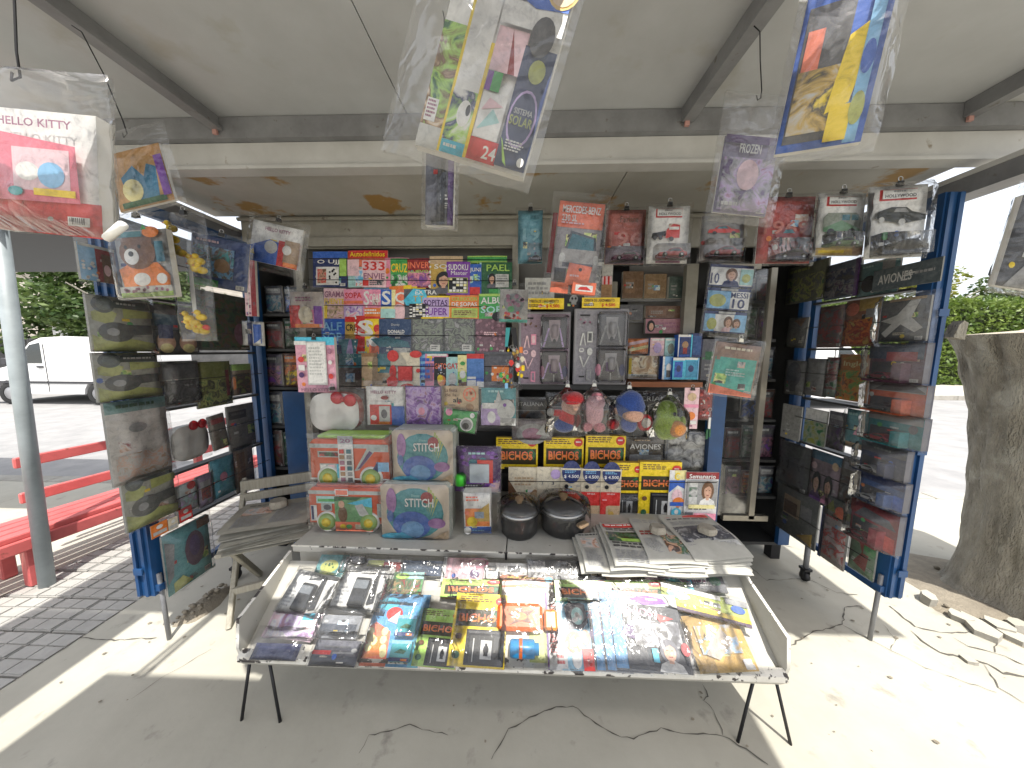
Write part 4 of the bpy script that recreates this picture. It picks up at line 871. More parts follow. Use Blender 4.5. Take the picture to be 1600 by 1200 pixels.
gift((574, 604, 634, 664), 1.56, 'bagged_gift', 'bagged white, red and blue card lettered HELLO KITTY over the orange bus tins', 'bagged gift', 'w', [('T', 'HELLO KITTY', .14, .82, .8, .90, 'm'), ('R', .62, .0, 1, .5, 'b'), ('R', .1, .02, .66, .62, 'r'), ('R', .1, .54, .66, .62, 'w'), ('R', .34, .1, .62, .5, 'lg'), ('D', .47, .3, .08, .12, 'bl'), ('R', .32, .04, .6, .10, 'o'), ('D', .2, .2, .08, .07, 'w'), ('D', .5, .72, .1, .05, 'dr')])
gift((635, 603, 691, 664), 1.555, 'bagged_gift', 'bagged deep purple card with a round violet toy and number 2', 'bagged gift', 'dp', [('I', .02, .02, .98, .98, ('dp', 'p', 'lp', 'm')), ('T', '2', .82, .82, .95, .96, 'lp'), ('L', .5, .82, .8, .92, 1, 'lp'), ('D', .45, .4, .16, .16, 'lp'), ('D', .45, .36, .09, .1, 'pk')], amp=.01)
gift((691, 603, 748, 642), 1.565, 'bagged_gift', 'tan card with a round pink seal above a green flyer', 'bagged gift', 'tan', [('T', 'La fiesta', .08, .76, .42, .90, 'br'), ('T', 'de la', .08, .58, .4, .70, 'br'), ('T', 'ala', .30, .34, .55, .54, 'k'), ('D', .76, .66, .18, .28, 'co'), ('D', .76, .66, .15, .23, 'tan'), ('B', .66, .5, .86, .8, 6, .04, 'co'), ('D', .76, .15, .11, .16, 'lbr')])
item('flyer', 'green and white flyer with a coffee cup hung under the tan card', 'flyer', HB, onY(690, 640, 742, 674, 1.55, 0, .14), .003, 'gn', [('R', .05, .8, .25, 1.0, 'w'), ('D', .16, .82, .1, .16, 'pk'), ('D', .72, .38, .2, .32, 'w'), ('D', .72, .36, .16, .25, 'g'), ('D', .7, .3, .1, .15, 'k'), ('D', .86, .82, .07, .12, 'w')] + [('R', .05 + .06 * i, .05, .07 + .06 * i, .25 + .05 * (i % 3), 'lgn') for i in range(6)], bag=(.008, .008, .008, .008))
gift((752, 606, 806, 664), 1.56, 'bagged_gift', 'bagged teal card with pale grey plastic animals', 'bagged gift', (.07, .30, .33), [('L', .2, .84, .8, .94, 1, 'lt'), ('R', .0, .0, .55, .55, 'lp'), ('R', .03, .45, .52, .6, 'w'), ('D', .3, .22, .12, .16, 'w'), ('D', .72, .42, .26, .28, 'lg'), ('D', .68, .55, .05, .05, 'p'), ('P', [(.4, .6), (.5, .95), (.62, .6)], 'lg'), ('I', .55, .0, 1, .2, ('lg', 'g', 'w'))], amp=.01)

# ================================================================== TINS AND BOXES ON THE COUNTER
TINR = flat((.62, .095, .035), .3, 0, 'orange_enamel')
def bus_tin(rect, Y, label, ops, roof, deep=.13):
    M, wd, ht = onY(*rect, Y); t = thing('bus_tin', label, 'bus tin', M, 'orange bus shaped tins on the counter')
    wr = ht * .17
    m = MB(); prof = [(-wd / 2, wr * .9), (wd / 2, wr * .9), (wd / 2, ht * .82), (wd * .44, ht * .93), (-wd * .44, ht * .93), (-wd * .49, ht * .86)]
    m.prism(prof, 0, deep, TINR); m.build('body', t)
    m = MB(); m.bevbox((-wd * .42, .01, ht * .932), (wd * .44, deep - .01, ht * .99), flat(C[roof], .35, 0, 'roof_paint'), .006); m.build('roof', t)
    q = Print(wd, ht, rough=.3); q.run(ops); q.mb.build('printed_front', t)
    for cx in (-wd * .27, wd * .27):
        m = MB(); m.lathe([(0, -.016), (wr * .55, -.016), (wr * .56, -.012)], flat((.82, .62, .05), .3, 0, 'yellow_print'), 20, (cx, 0, wr * 1.12), True, 'y')
        m.lathe([(wr * .56, -.013), (wr * 1.0, -.013), (wr * 1.06, 0), (wr * 1.06, .03)], flat((.30, .46, .14), .3, 0, 'green_print'), 24, (cx, 0, wr * 1.12), True, 'y'); m.lathe([(0, .02), (wr * 1.06, .03)], TINR, 20, (cx, 0, wr * 1.12), False, 'y')
        m.build('wheel', t)
        m = MB(); m.lathe([(wr * 1.06, -.004), (wr * 1.3, -.004), (wr * 1.3, .002)], flat(C['w'], .3, 0, 'white_print'), 24, (cx, 0, wr * 1.12), True, 'y'); m.build('wheel_arch', t)
    add_bag(t, -wd * .53, -.006, wd * .53, ht * 1.03, int(rect[1]), .024, .008, None, None)
    return t
STRAP = [('R', .37, .05, .56, 1.0, 'w'), ('R', .37, .84, .56, .99, 'lg'), ('T', '20', .40, .87, .53, .95, 'm')] + [('R', .39 + .09 * (i % 2), .12 + .11 * (i // 2), .45 + .09 * (i % 2), .2 + .11 * (i // 2), ['m', 'bl', 'lbr', 'g', 'r', 'dt'][i % 6]) for i in range(12)]
bus_tin((487, 681, 610, 761), 1.42, 'upper orange bus tin with a white strap of small pictures', [('R', .0, .76, .78, .84, 'sg'), ('R', .1, .58, .38, .7, 'sg'), ('I', .12, .6, .36, .68, ('dgn', 'k', 'r', 'lt')), ('R', .12, .32, .34, .46, 'sg'), ('R', .13, .34, .2, .44, 'w'), ('R', .23, .34, .31, .44, 'lpk'), ('P', [(.56, .32), (.62, .34), (.82, .70), (1, .70), (1, .84), (.76, .84)], 'sg'), ('P', [(.60, .36), (.64, .38), (.80, .68), (.76, .72)], 'dp'), ('R', .84, .32, 1, .5, 'lb'), ('P', [(.76, .28), (.86, .52), (.86, .28)], 'nb'), ('R', .34, .16, .38, .46, 'cy'), ('R', .0, .155, 1, .185, 'w')] + STRAP, 'lgn')
bus_tin((485, 757, 606, 828), 1.39, 'lower orange bus tin with a landscape card on its side', [('R', .0, .78, 1, .86, 'sg'), ('R', .1, .58, .4, .74, 'lt'), ('R', .12, .62, .38, .68, 'gn'), ('R', .02, .2, .1, .54, 'w'), ('R', .03, .22, .06, .52, 'nb'), ('R', .16, .42, .3, .58, 'sg'), ('D', .24, .5, .05, .06, 'bl'), ('R', .88, .3, .98, .6, 'sg'), ('R', .35, .76, .52, .9, 'w'), ('R', .36, .78, .51, .88, 'co'), ('R', .34, .0, .82, .74, 'tan'), ('R', .34, .18, .82, .74, (.16, .36, .16)), ('P', [(.34, .74), (.7, .74), (.62, .66), (.48, .68), (.34, .64)], 'dgn'), ('P', [(.50, .60), (.82, .74), (.82, .52)], 'cy'), ('D', .44, .36, .06, .18, 'br'), ('D', .43, .58, .04, .08, 'sk'), ('P', [(.6, .56), (.7, .6), (.8, .3), (.66, .34)], 'lg'), ('R', .34, .0, .82, .2, 'co'), ('D', .44, .1, .04, .05, 'y'), ('D', .52, .1, .04, .05, 'gn'), ('R', .6, .05, .7, .15, 'cr')], 'co')
TINC = flat((.60, .50, .39), .3, 0, 'beige_enamel')
def square_tin(rect, Y, label, flip, deep=.14):
    M, wd, ht = onY(*rect, Y); t = thing('square_tin', label, 'tin', M, 'beige gift tins lettered STITCH')
    c = .014; poly = [(-wd / 2 + c, 0), (wd / 2 - c, 0), (wd / 2, c), (wd / 2, ht - c), (wd / 2 - c, ht), (-wd / 2 + c, ht), (-wd / 2, ht - c), (-wd / 2, c)]
    m = MB(); m.prism(poly, 0, deep, TINC, flat((.42, .45, .40), .3, 0, 'tin_side')); m.build('body', t)
    ops = [('D', .5, .5, .42, .44, (.06, .26, .28))] + [('P', [(.70 + .03 * i, .97 - .05 * i), (.66 + .02 * i, .55 - .03 * i), (.73 + .03 * i, .95 - .05 * i)], 'lol') for i in range(5)]
    ops += [('D', .68, .78, .09, .1, 'dr'), ('D', .45, .30, .28, .24, (.06, .13, .42)), ('D', .46, .22, .17, .15, (.16, .34, .58)), ('D', .16, .72, .075, .22, (.32, .15, .34)), ('D', .14, .45, .05, .1, (.12, .2, .45)), ('D', .82, .34, .13, .09, (.32, .15, .34)), ('D', .2, .1, .2, .06, 'cy'), ('P', [(.05, .02), (.3, .18), (.55, .03)], (.08, .4, .6)), ('P', [(.62, .0), (.99, .0), (.99, .22)], 'tan')]
    ops += [('T', 'STITCH', .36, .62, .78, .77, 'w'), ('T', 'Disney', .46, .79, .58, .84, 'lt', False)]
    q = Print(wd, ht, rough=.3); q.run(ops); q.mb.build('printed_front', t)
    add_bag(t, -wd * .54, -.008, wd * .55, ht * 1.04, int(rect[0]), .02, .012, None, None)
    return t
square_tin((614, 672, 709, 757), 1.43, 'upper beige tin lettered STITCH, stacked on its twin', 0)
square_tin((597, 757, 703, 846), 1.375, 'lower beige tin lettered STITCH, standing on the counter', 1)
# purple clay set, hung over the yellow box
M, wd, ht = onY(711, 700, 782, 768, 1.50); t_ = thing('modelling_clay_set', 'dark purple modelling clay set with a green tub and a white card', 'toy set', M)
item_ = Print(wd, ht).run([('R', 0, 0, 1, 1, 'dp'), ('B', .05, .6, .95, .98, 16, .05, 'p'), ('L', .3, .82, .8, .9, 1, 'lt'), ('D', .4, .66, .1, .09, 'dt'), ('D', .62, .7, .09, .09, 'dt'), ('P', [(.0, .0), (.95, .0), (1, .28), (0, .22)], 'p'), ('R', .18, .08, .6, .18, 'k'), ('L', .22, .1, .56, .16, 1, 'w'), ('P', [(.65, .0), (.95, .0), (1, .26), (.8, .2)], 'lpk'), ('B', .02, .05, .95, .25, 8, .03, 'lp')])
item_.mb.build('card', t_); m = MB(); m.box((-wd / 2, .001, 0), (wd / 2, .03, ht), flat(C['dp'], .4, 0, 'card_box')); m.build('box', t_)
m = MB(); m.lathe([(0, 0), (wd * .12, 0), (wd * .12, ht * .2), (wd * .08, ht * .24), (0, ht * .24)], flat((.06, .55, .04), .35, 0, 'green_plastic'), 14, (-wd * .36, -.02, ht * .2)); m.build('tub', t_)
m = MB(); m.box((-wd * .16, -.02, ht * .24), (wd * .26, -.004, ht * .66), flat((.55, .62, .68), .4, 0, 'pale_card')); m.build('white_card', t_)
m = MB(); m.box((wd * .0, -.012, ht * .22), (wd * .34, -.003, ht * .74), flat(C['r'], .4, 0, 'red_card')); m.build('red_card', t_)
add_bag(t_, -wd * .52, -.01, wd * .53, ht * 1.05, 31, .034, .010)
item('craft_box', 'yellow and white craft kit box with a small plastic slide beside the pots', 'craft kit', None, onY(726, 770, 768, 833, 1.40, 0, -.03), .06, 'w', [('R', .0, .0, 1, .16, 'b'), ('R', .05, .18, .95, .62, 'o'), ('P', [(.5, .55), (.95, .75), (.95, .3), (.5, .3)], 'go'), ('R', .4, .38, .75, .54, (.3, .36, .44)), ('D', .3, .3, .2, .12, 'y'), ('L', .1, .78, .7, .92, 2, 'co'), ('D', .12, .52, .09, .06, 'co'), ('D', .12, .08, .14, .09, 'w'), ('L', .3, .05, .9, .1, 1, 'lb')], bag=(.01, .05, .02, .0), amp=.012)
# ================================================================== POTS
POTB = flat((.016, .016, .017), .38, 0, 'pot_black', .6); KNOB = flat((.56, .38, .22), .5, 0, 'pale_wood')
def pot(px, py, r, h, label, knobs):
    p = atZ(px, py, CTZ); t = thing('cooking_pot', label, 'cooking pot', TR(p.x, p.y + r, CTZ + .001), 'lidded black pots on the counter')
    m = MB(); m.lathe([(0, 0), (r * .88, 0), (r * .97, .012), (r, h), (r * 1.04, h + .003), (r * 1.04, h + .008), (r * .98, h + .009)], POTB, 32); m.build('body', t)
    m = MB(); m.lathe([(r * 1.0, h + .009), (r * 1.01, h + .014), (r * .8, h + .03), (r * .4, h + .045), (0, h + .05)], flat((.06, .062, .064), .12, 0, 'lid_glass', .8), 32); m.lathe([(r * .99, h + .008), (r * 1.03, h + .012), (r * .98, h + .018)], STEEL, 32); m.build('lid', t)
    m = MB(); m.lathe([(0, h + .048), (.012, h + .05), (.014, h + .058), (.021, h + .066), (.021, h + .077), (.014, h + .082), (0, h + .083)], KNOB, 16); m.build('knob', t)
    for a in knobs:
        m = MB(); m.bevbox((r * .98, -.03, h * .70), (r * 1.3, .03, h * .70 + .016), KNOB, .006, RZ(a)); m.build('handle', t)
    mb = MB(); N, K = 26, 10; vs = []; fs = []; sd2 = px * .37
    for k in range(K + 1):
        tt = k / K
        for i in range(N):
            a = 6.2832 * i / N; rr = r * (1.22 - .10 * tt) * (1 if tt < .45 else max(.04, math.cos((tt - .45) / .55 * 1.5))); z = (h + .085) * (.55 + tt * .5) if tt > .0 else h * .55
            n_ = 1 + .10 * noise.noise(Vector((math.cos(a) * 2.5, math.sin(a) * 2.5, tt * 6 + sd2)))
            vs.append((rr * n_ * math.cos(a), rr * n_ * math.sin(a), z * (1 + .05 * noise.noise(Vector((math.cos(a) * 4, math.sin(a) * 4, tt * 5 + sd2))))))
    for k in range(K):
        for i in range(N): j = (i + 1) % N; fs.append((k * N + i, k * N + j, k * N + N + j, k * N + N + i))
    mb.raw(vs, fs, FILM, True); mb.build('plastic_wrap', t)
pot(811, 848, .093, .098, 'plain black pot with a wooden lid knob, nearer the tins', ())
pot(884, 846, .112, .10, 'wider speckled black pot wrapped in film with a wooden side handle', (-.9, 2.4))
# ================================================================== TOYS HUNG UNDER THE SHELF
def plush_mat(c):
    k = ('plush', c)
    if k in MATS: return MATS[k]
    m, t, b = new_mat('plush'); b.inputs['Roughness'].default_value = 1; b.inputs['Sheen Weight'].default_value = .5; b.inputs['Specular IOR Level'].default_value = .1
    tc = t.nodes.new("ShaderNodeTexCoord"); n = t.nodes.new("ShaderNodeTexNoise"); n.inputs['Scale'].default_value = 160; n.inputs['Detail'].default_value = 4; t.links.new(tc.outputs['Object'], n.inputs['Vector'])
    bp = t.nodes.new("ShaderNodeBump"); bp.inputs['Strength'].default_value = .9; bp.inputs['Distance'].default_value = .006; t.links.new(n.outputs['Fac'], bp.inputs['Height']); t.links.new(bp.outputs[0], b.inputs['Normal'])
    r = t.nodes.new("ShaderNodeValToRGB"); e = r.color_ramp.elements; e[0].position = .3; e[0].color = (c[0] * .6, c[1] * .6, c[2] * .6, 1); e[1].position = .65; e[1].color = (*c, 1); t.links.new(n.outputs['Fac'], r.inputs[0]); t.links.new(r.outputs[0], b.inputs['Base Color'])
    MATS[k] = m; return m
def plush(px, y0, y1, Y, label, parts, seed):
    top = atY(px, y0, Y); bot = atY(px, y1, Y); h = top.z - bot.z; t = thing('plush_toy', label, 'plush toy', TR(bot.x, bot.y, bot.z), 'bagged plush toys hung under the shelf')
    for nm, c, r, col in parts:
        m = MB(); m.ball((0, 0, 0), tuple(q * h for q in r), plush_mat(col), 20, 14)
        m.v = [tuple(Vector(v) * (1 + .10 * noise.noise(Vector(v) / h * 5 + Vector((seed, len(nm), 0)))) + Vector((c[0] * h, c[1] * h, c[2] * h))) for v in m.v]; m.build(nm, t)
    mb = MB(); N, K = 22, 12; vs = []; fs = []
    for k in range(K + 1):
        tt = k / K
        for i in range(N):
            a = 6.2832 * i / N; rr = h * (.46 if tt < .55 else .46 * max(.05, 1 - ((tt - .55) / .45) ** 1.3)) * (1 + .13 * noise.noise(Vector((math.cos(a) * 2, math.sin(a) * 2, tt * 5 + seed))))
            vs.append((rr * math.cos(a), rr * .62 * math.sin(a), h * (tt * 1.08 - .03) + .006 * noise.noise(Vector((a, tt, seed)))))
    for k in range(K):
        for i in range(N): j = (i + 1) % N; fs.append((k * N + i, k * N + j, k * N + N + j, k * N + N + i))
    mb.raw(vs, fs, FILM, True); mb.build('plastic_bag', t); add_clip(t, 0, h * 1.06, 0, 1.0, (.5, .5, .48)); return t
SKIN = (.62, .36, .26); RD = (.50, .025, .03); BL = (.03, .07, .26)
plush(885, 606, 676, 1.52, 'bagged rag doll plush with a red cap and blue trousers', [('body', (.02, 0, .34), (.20, .15, .22), RD), ('trousers', (-.06, 0, .17), (.22, .15, .17), BL), ('head', (.10, -.04, .62), (.23, .20, .22), SKIN), ('cap', (.12, -.02, .76), (.25, .22, .16), RD), ('cap_peak', (.08, -.18, .70), (.16, .10, .04), RD), ('hand', (-.36, -.02, .46), (.09, .08, .09), (.7, .68, .64)), ('arm', (-.22, 0, .44), (.15, .08, .08), RD), ('hand', (.30, -.03, .12), (.08, .07, .1), (.7, .68, .64)), ('arm', (.24, 0, .26), (.08, .08, .15), RD), ('nose', (.14, -.24, .58), (.06, .06, .05), SKIN)], 2)
plush(926, 605, 675, 1.515, 'bagged pale pink plush pig hung between two others', [('body', (0, 0, .45), (.22, .17, .36), (.66, .38, .40)), ('foot', (-.16, -.08, .14), (.13, .12, .11), (.70, .27, .30)), ('foot', (.12, -.08, .13), (.13, .12, .11), (.70, .27, .30)), ('ear', (.06, -.06, .82), (.13, .08, .08), (.72, .25, .30)), ('head', (.04, -.05, .68), (.19, .16, .18), (.68, .40, .42))], 5)
plush(980, 608, 674, 1.515, 'bagged plush doll with a blue hood and red mittens', [('head', (.02, -.04, .62), (.34, .26, .34), BL), ('face', (.05, -.16, .42), (.24, .18, .16), SKIN), ('body', (.02, 0, .18), (.20, .15, .20), (.08, .12, .34)), ('mitten', (-.36, -.06, .18), (.15, .12, .13), RD), ('round_pad', (.36, -.10, .24), (.18, .05, .20), RD), ('round_pad', (.37, -.14, .24), (.11, .03, .12), (.6, .55, .5)), ('ear', (-.28, -.05, .50), (.07, .06, .09), SKIN)], 8)
plush(1042, 618, 686, 1.51, 'bagged green avocado plush with an orange stone', [('body', (0, 0, .30), (.33, .24, .32), (.30, .42, .05)), ('top', (-.04, 0, .62), (.22, .18, .28), (.28, .40, .05)), ('stone', (.12, -.18, .28), (.20, .12, .19), (.74, .30, .08)), ('eye', (.04, -.2, .62), (.035, .02, .045), (.02, .02, .02)), ('eye', (.14, -.17, .60), (.035, .02, .045), (.02, .02, .02)), ('arm', (.28, -.08, .42), (.07, .07, .14), (.26, .36, .05))], 11)
HK = 'small goods clipped along the brown shelf'
hung((1066, 606, 1089, 670), 1.53, 'sticker_strip', 'narrow pale pink sticker strips clipped under the brown shelf', 'sticker strip', 'lpk', [('R', .0, .52, 1, .6, 'pk'), ('D', .5, .78, .3, .1, 'tan'), ('D', .5, .32, .3, .1, 'o'), ('R', .1, .12, .9, .2, 'w'), ('L', .1, .02, .9, .1, 1, 'm')], bag=None, group=HK, t=.004)
hung((1088, 608, 1111, 656), 1.55, 'sticker_strip', 'dark red strip of tiny toys beside the pale pink strips', 'sticker strip', 'dr', [('B', .1, .1, .9, .9, 12, .12, 'r'), ('B', .1, .1, .9, .9, 6, .07, 'lpk')], group=HK, t=.006, bag=(.005, .005, .01, .005))
M, wd, ht = onY(1100, 640, 1112, 686, 1.50); t_ = thing('key_ring', 'slim silver and green key ring hanging right of the plush toys', 'key ring', M)
m = MB(); m.torus((0, 0, ht), .008, .0014, STEEL); m.tube([(0, 0, ht - .008), (.003, 0, ht * .72)], .0015, STEEL, 5); m.build('ring', t_)
m = MB(); m.bevbox((-.005, -.004, ht * .35), (.007, .004, ht * .74), flat((.6, .6, .6), .3, .5, 'silver_tag'), .002); m.build('tag', t_)
m = MB(); m.bevbox((-.012, -.004, 0), (-.002, .004, ht * .33), flat(C['dgn'], .4, 0, 'green_tag'), .002); m.bevbox((.002, -.004, .01), (.010, .004, ht * .36), flat(C['dgn'], .4, 0, 'green_tag'), .002); m.build('charm', t_)
# bunch of key rings
p = atY(800, 512, 1.50); q = atY(800, 610, 1.50); kh = p.z - q.z; t_ = thing('key_ring_bunch', 'dense bunch of colourful key rings hanging from a teal ribbon', 'key rings', TR(p.x, p.y, p.z))
m = MB(); m.face([(-.03, 0, 0), (-.008, -.004, 0), (-.02, -.004, -kh * .3), (-.034, 0, -kh * .3)], flat((.05, .32, .34), .6, 0, 'ribbon_teal')); m.face([(-.008, -.003, 0), (.02, 0, 0), (.03, 0, -kh * .32), (.012, -.004, -kh * .32)], flat(C['k'], .6, 0, 'ribbon_black')); m.build('ribbon', t_)
rnd = random.Random(21); cols = ['r', 'y', 'o', 'dgn', 'w', 'k', 'gn', 'br', 'y', 'bl', 'cr', 'go', 'dr', 'lb']
for k in range(34):
    z = -kh * (.34 + .62 * rnd.random()); x = rnd.uniform(-.06, .06) * (1 - abs(z + kh * .6) / kh * .6); y = rnd.uniform(-.03, .02); mcol = flat(C[rnd.choice(cols)], .35, 0, 'charm_plastic'); m = MB()
    kd = rnd.randrange(4); s = rnd.uniform(.008, .015)
    if kd == 0: m.ball((x, y, z), (s * .8, s * .6, s), mcol, 9, 6)
    elif kd == 1: m.bevbox((x - s * .6, y - s * .4, z - s), (x + s * .6, y + s * .4, z + s), mcol, .002)
    elif kd == 2: m.ball((x, y, z), (s * .7, s * .5, s * .7), mcol, 9, 6); m.ball((x + .002, y, z + s), (s * .5, s * .45, s * .5), flat(C[rnd.choice(cols)], .35, 0, 'charm_plastic'), 8, 6)
    else: m.prism([(x - s, z), (x, z - s * 1.3), (x + s, z), (x + s * .4, z + s), (x - s * .4, z + s)], y - .003, y + .003, mcol)
    m.tube([(x, y, z + s * 1.2), (x * .7, y, z + s * 3)], .0012, STEEL, 4); m.build('charm', t_)
for k in range(9):
    m = MB(); m.torus((rnd.uniform(-.05, .05), rnd.uniform(-.03, .01), -kh * rnd.uniform(.28, .6)), .009, .0014, STEEL, 12, 4, RZ(rnd.random() * 3)); m.build('ring', t_)
# ================================================================== MIDDLE AND RIGHT OF THE STALL
GC = 'bagged toy car cards hung in a row under the soffit'
def toy_car(parent, x, y, z, L, col, face=1):
    """small die-cast car seen from its side, nose to the left"""
    h = L * .30; w = L * .4; mb = MB()
    prof = [(-.5, .10), (-.5, .42), (-.46, .50), (-.22, .56), (-.08, .92), (.05, 1.0), (.24, .98), (.38, .60), (.49, .54), (.5, .12)]
    pts = [(x + face * a * L, z + b * h) for a, b in prof]
    mb.prism(pts if face > 0 else pts[::-1], y, y + w, flat(col, .25, .1, 'car_enamel')); c = mb.build('toy_car', parent, None, True)
    mb = MB(); q = [(-.17, .58), (-.06, .88), (.05, .94), (.22, .92), (.32, .60)]; qq = [(x + face * a * L, z + b * h) for a, b in q]
    mb.prism(qq if face > 0 else qq[::-1], y - .0008, y - .0002, flat((.03, .035, .04), .1, 0, 'toy_glass')); mb.build('toy_window', c)
    for a in (-.29, .29):
        mb = MB(); mb.lathe([(0, -.003), (h * .26, -.003), (h * .28, 0), (h * .28, .006)], flat((.02, .02, .02), .5, 0, 'toy_tyre'), 14, (x + a * L, y - .001, z + h * .22), True, 'y'); mb.lathe([(0, -.0036), (h * .14, -.0036)], STEEL, 10, (x + a * L, y - .001, z + h * .22), False, 'y'); mb.build('toy_wheel', c)
    return c
def blister(parent, x0, z0, x1, z1, d):
    mb = MB(); mb.box((x0, -d, z0), (x1, -.001, z1), BLISTER); return mb.build('blister', parent)
def carcard(rect, Y, label, bg, ops, carcol=None, roll=0.0, bl=(.14, .02, .9, .38), **k):
    M, wd, ht = onY(*rect, Y, 0, roll)
    t = item('toy_car_card', label, 'toy car', GC, (M, wd, ht), .004, bg, ops, bag=(.014, .014, .012, .012), clip=1.1, puff=.055 if carcol else .014, amp=.009, **k)
    if carcol:
        x0 = -wd / 2 + bl[0] * wd; x1 = -wd / 2 + bl[2] * wd
        blister(t, x0, bl[1] * ht, x1, bl[3] * ht, .045); toy_car(t, (x0 + x1) / 2, -.04, bl[1] * ht + .006, (x1 - x0) * .86, carcol)
    return t
CARP = lambda col, u0, v0, s: [('P', [(u0, v0), (u0 + .02 * s, v0 + .07), (u0 + .14 * s, v0 + .085), (u0 + .22 * s, v0 + .15), (u0 + .42 * s, v0 + .155), (u0 + .52 * s, v0 + .09), (u0 + .7 * s, v0 + .07), (u0 + .72 * s, v0 + .0)], col), ('D', u0 + .15 * s, v0, .05 * s, .035, 'k'), ('D', u0 + .57 * s, v0, .05 * s, .035, 'k'), ('P', [(u0 + .18 * s, v0 + .09), (u0 + .24 * s, v0 + .14), (u0 + .40 * s, v0 + .145), (u0 + .47 * s, v0 + .09)], 'dt')]
HOLLY = lambda: [('R', .18, .80, .82, .95, 'r'), ('R', .20, .815, .80, .935, 'w'), ('L', .38, .885, .62, .925, 1, 'g'), ('T', 'HOLLYWOOD', .24, .83, .77, .875, 'k')]
carcard((809, 329, 847, 412), 1.60, 'pale blue toy car card with number 19, half hidden by the long red car pack', 'cy', [('R', 0, 0, 1, 1, (.10, .30, .38)), ('T', '19', .2, .42, .9, .66, (.2, .42, .48)), ('L', .5, .78, .98, .9, 1, 'dt')], (.3, .28, .32), bl=(.4, .02, .98, .34))
carcard((944, 328, 1006, 413), 1.56, 'faded red toy car card with number 196', (.46, .12, .09), [('T', '196', .08, .34, .9, .60, (.56, .21, .17)), ('T', 'Fairlane', .35, .76, .8, .88, 'br', False), ('R', .0, .0, 1, .30, (.30, .24, .30))], (.2, .05, .12), bl=(.1, .02, .92, .28))
carcard((1009, 322, 1073, 412), 1.50, 'white toy card picturing a red and white lorry', 'w', HOLLY() + [('P', [(.08, .44), (.42, .48), (.42, .56), (.1, .52)], 'k'), ('P', [(.42, .44), (.76, .44), (.76, .66), (.60, .68), (.44, .58)], 'r'), ('R', .5, .58, .74, .63, 'w'), ('D', .16, .44, .05, .035, 'dg'), ('D', .3, .44, .05, .035, 'dg'), ('D', .56, .42, .06, .04, 'dg'), ('R', .2, .0, .8, .04, 'm'), ('R', .2, .06, .5, .09, 'r')], (.5, .06, .06), bl=(.16, .06, .95, .30))
carcard((1092, 338, 1158, 408), 1.50, 'grey toy car card with a red sports car, above the football cards', (.33, .30, .30), [('R', .0, .5, 1, 1, 'g')] + CARP('r', .14, .62, 1.05), (.35, .04, .06), bl=(.08, .05, .88, .44))
carcard((1179, 308, 1264, 412), 1.42, 'red toy car card with number 1969', (.44, .07, .06), [('T', '1969', .08, .44, .92, .64, (.56, .17, .13)), ('T', 'Cabriolet', .42, .80, .82, .90, 'dr', False)] + CARP('dr', .3, .36, .75), (.09, .07, .14), bl=(.22, .02, .9, .34))
carcard((1269, 303, 1342, 400), 1.37, 'white toy card picturing a green and blue van', 'w', HOLLY() + [('P', [(.12, .40), (.10, .60), (.2, .68), (.80, .68), (.9, .58), (.9, .40)], 'gg'), ('P', [(.12, .44), (.5, .56), (.9, .42), (.9, .38), (.12, .38)], (.12, .26, .13)), ('R', .5, .56, .66, .65, 'dt'), ('R', .7, .56, .84, .65, 'dt'), ('D', .28, .38, .08, .05, 'k'), ('D', .72, .38, .08, .05, 'k'), ('R', .0, .0, 1, .12, 'go'), ('R', .05, .03, .6, .08, 'y'), ('R', .78, .0, 1, .3, 'lbr')], (.14, .24, .10), bl=(.16, .1, .8, .34))
carcard((1350, 291, 1440, 403), 1.33, 'white toy card picturing a black coupe, rightmost of the row', 'w', HOLLY() + [('P', [(.08, .56), (.12, .64), (.36, .70), (.62, .69), (.72, .63), (.96, .58), (.96, .51), (.6, .47), (.2, .52)], (.03, .034, .03)), ('P', [(.4, .63), (.44, .68), (.6, .68), (.66, .62)], 'g'), ('D', .2, .53, .05, .04, 'lg'), ('D', .55, .49, .06, .045, 'lg')], (.035, .035, .04), roll=-.05, bl=(.08, .02, .95, .32))
# long pack with red head hung in front
M, wd, ht = onY(858, 316, 928, 458, 1.22, 0, .10); t_ = item('model_car_pack', 'red headed pack lettered MERCEDES-BENZ 230 SL with a small red car box', 'model car', None, (M, wd, ht), .008, (.30, .28, .29), [('R', .0, .72, 1, 1, 'co'), ('T', 'MERCEDES-BENZ', .08, .87, .92, .95, 'w'), ('T', '230 SL', .08, .78, .42, .85, 'w'), ('L', .08, .74, .7, .77, 1, 'lpk'), ('P', [(.22, .46), (.32, .68), (.88, .62), (.92, .46)], (.08, .1, .12)), ('P', [(.28, .48), (.35, .65), (.84, .60), (.86, .48)], 'dt'), ('P', [(.1, .34), (.16, .48), (.94, .48), (1, .34), (.94, .26), (.14, .26)], (.40, .38, .37)), ('R', .2, .28, .88, .33, 'bl'), ('D', .18, .38, .07, .05, 'lg'), ('D', .93, .38, .06, .05, 'lg'), ('R', .05, .12, .3, .26, 'k'), ('P', [(.3, .08), (.36, .33), (.88, .30), (.82, .08)], 'co'), ('D', .62, .26, .04, .02, 'k'), ('L', .4, .16, .7, .2, 1, 'lpk'), ('R', .0, -.02, .4, .10, 'co')], bag=(.03, .016, .03, .01), puff=.03, amp=.012)
m = MB(); m.box((-wd * .02, -.026, -.004), (wd * .5, -.002, ht * .12), flat(C['co'], .35, 0, 'red_card')); b_ = m.build('small_box', t_); Print(wd * .48, ht * .1).run([('R', .1, .15, .9, .85, 'w'), ('P', [(.2, .3), (.3, .6), (.6, .7), (.85, .3)], 'r')]).mb.build('box_print', b_, TR(wd * .24, -.0265, .0))
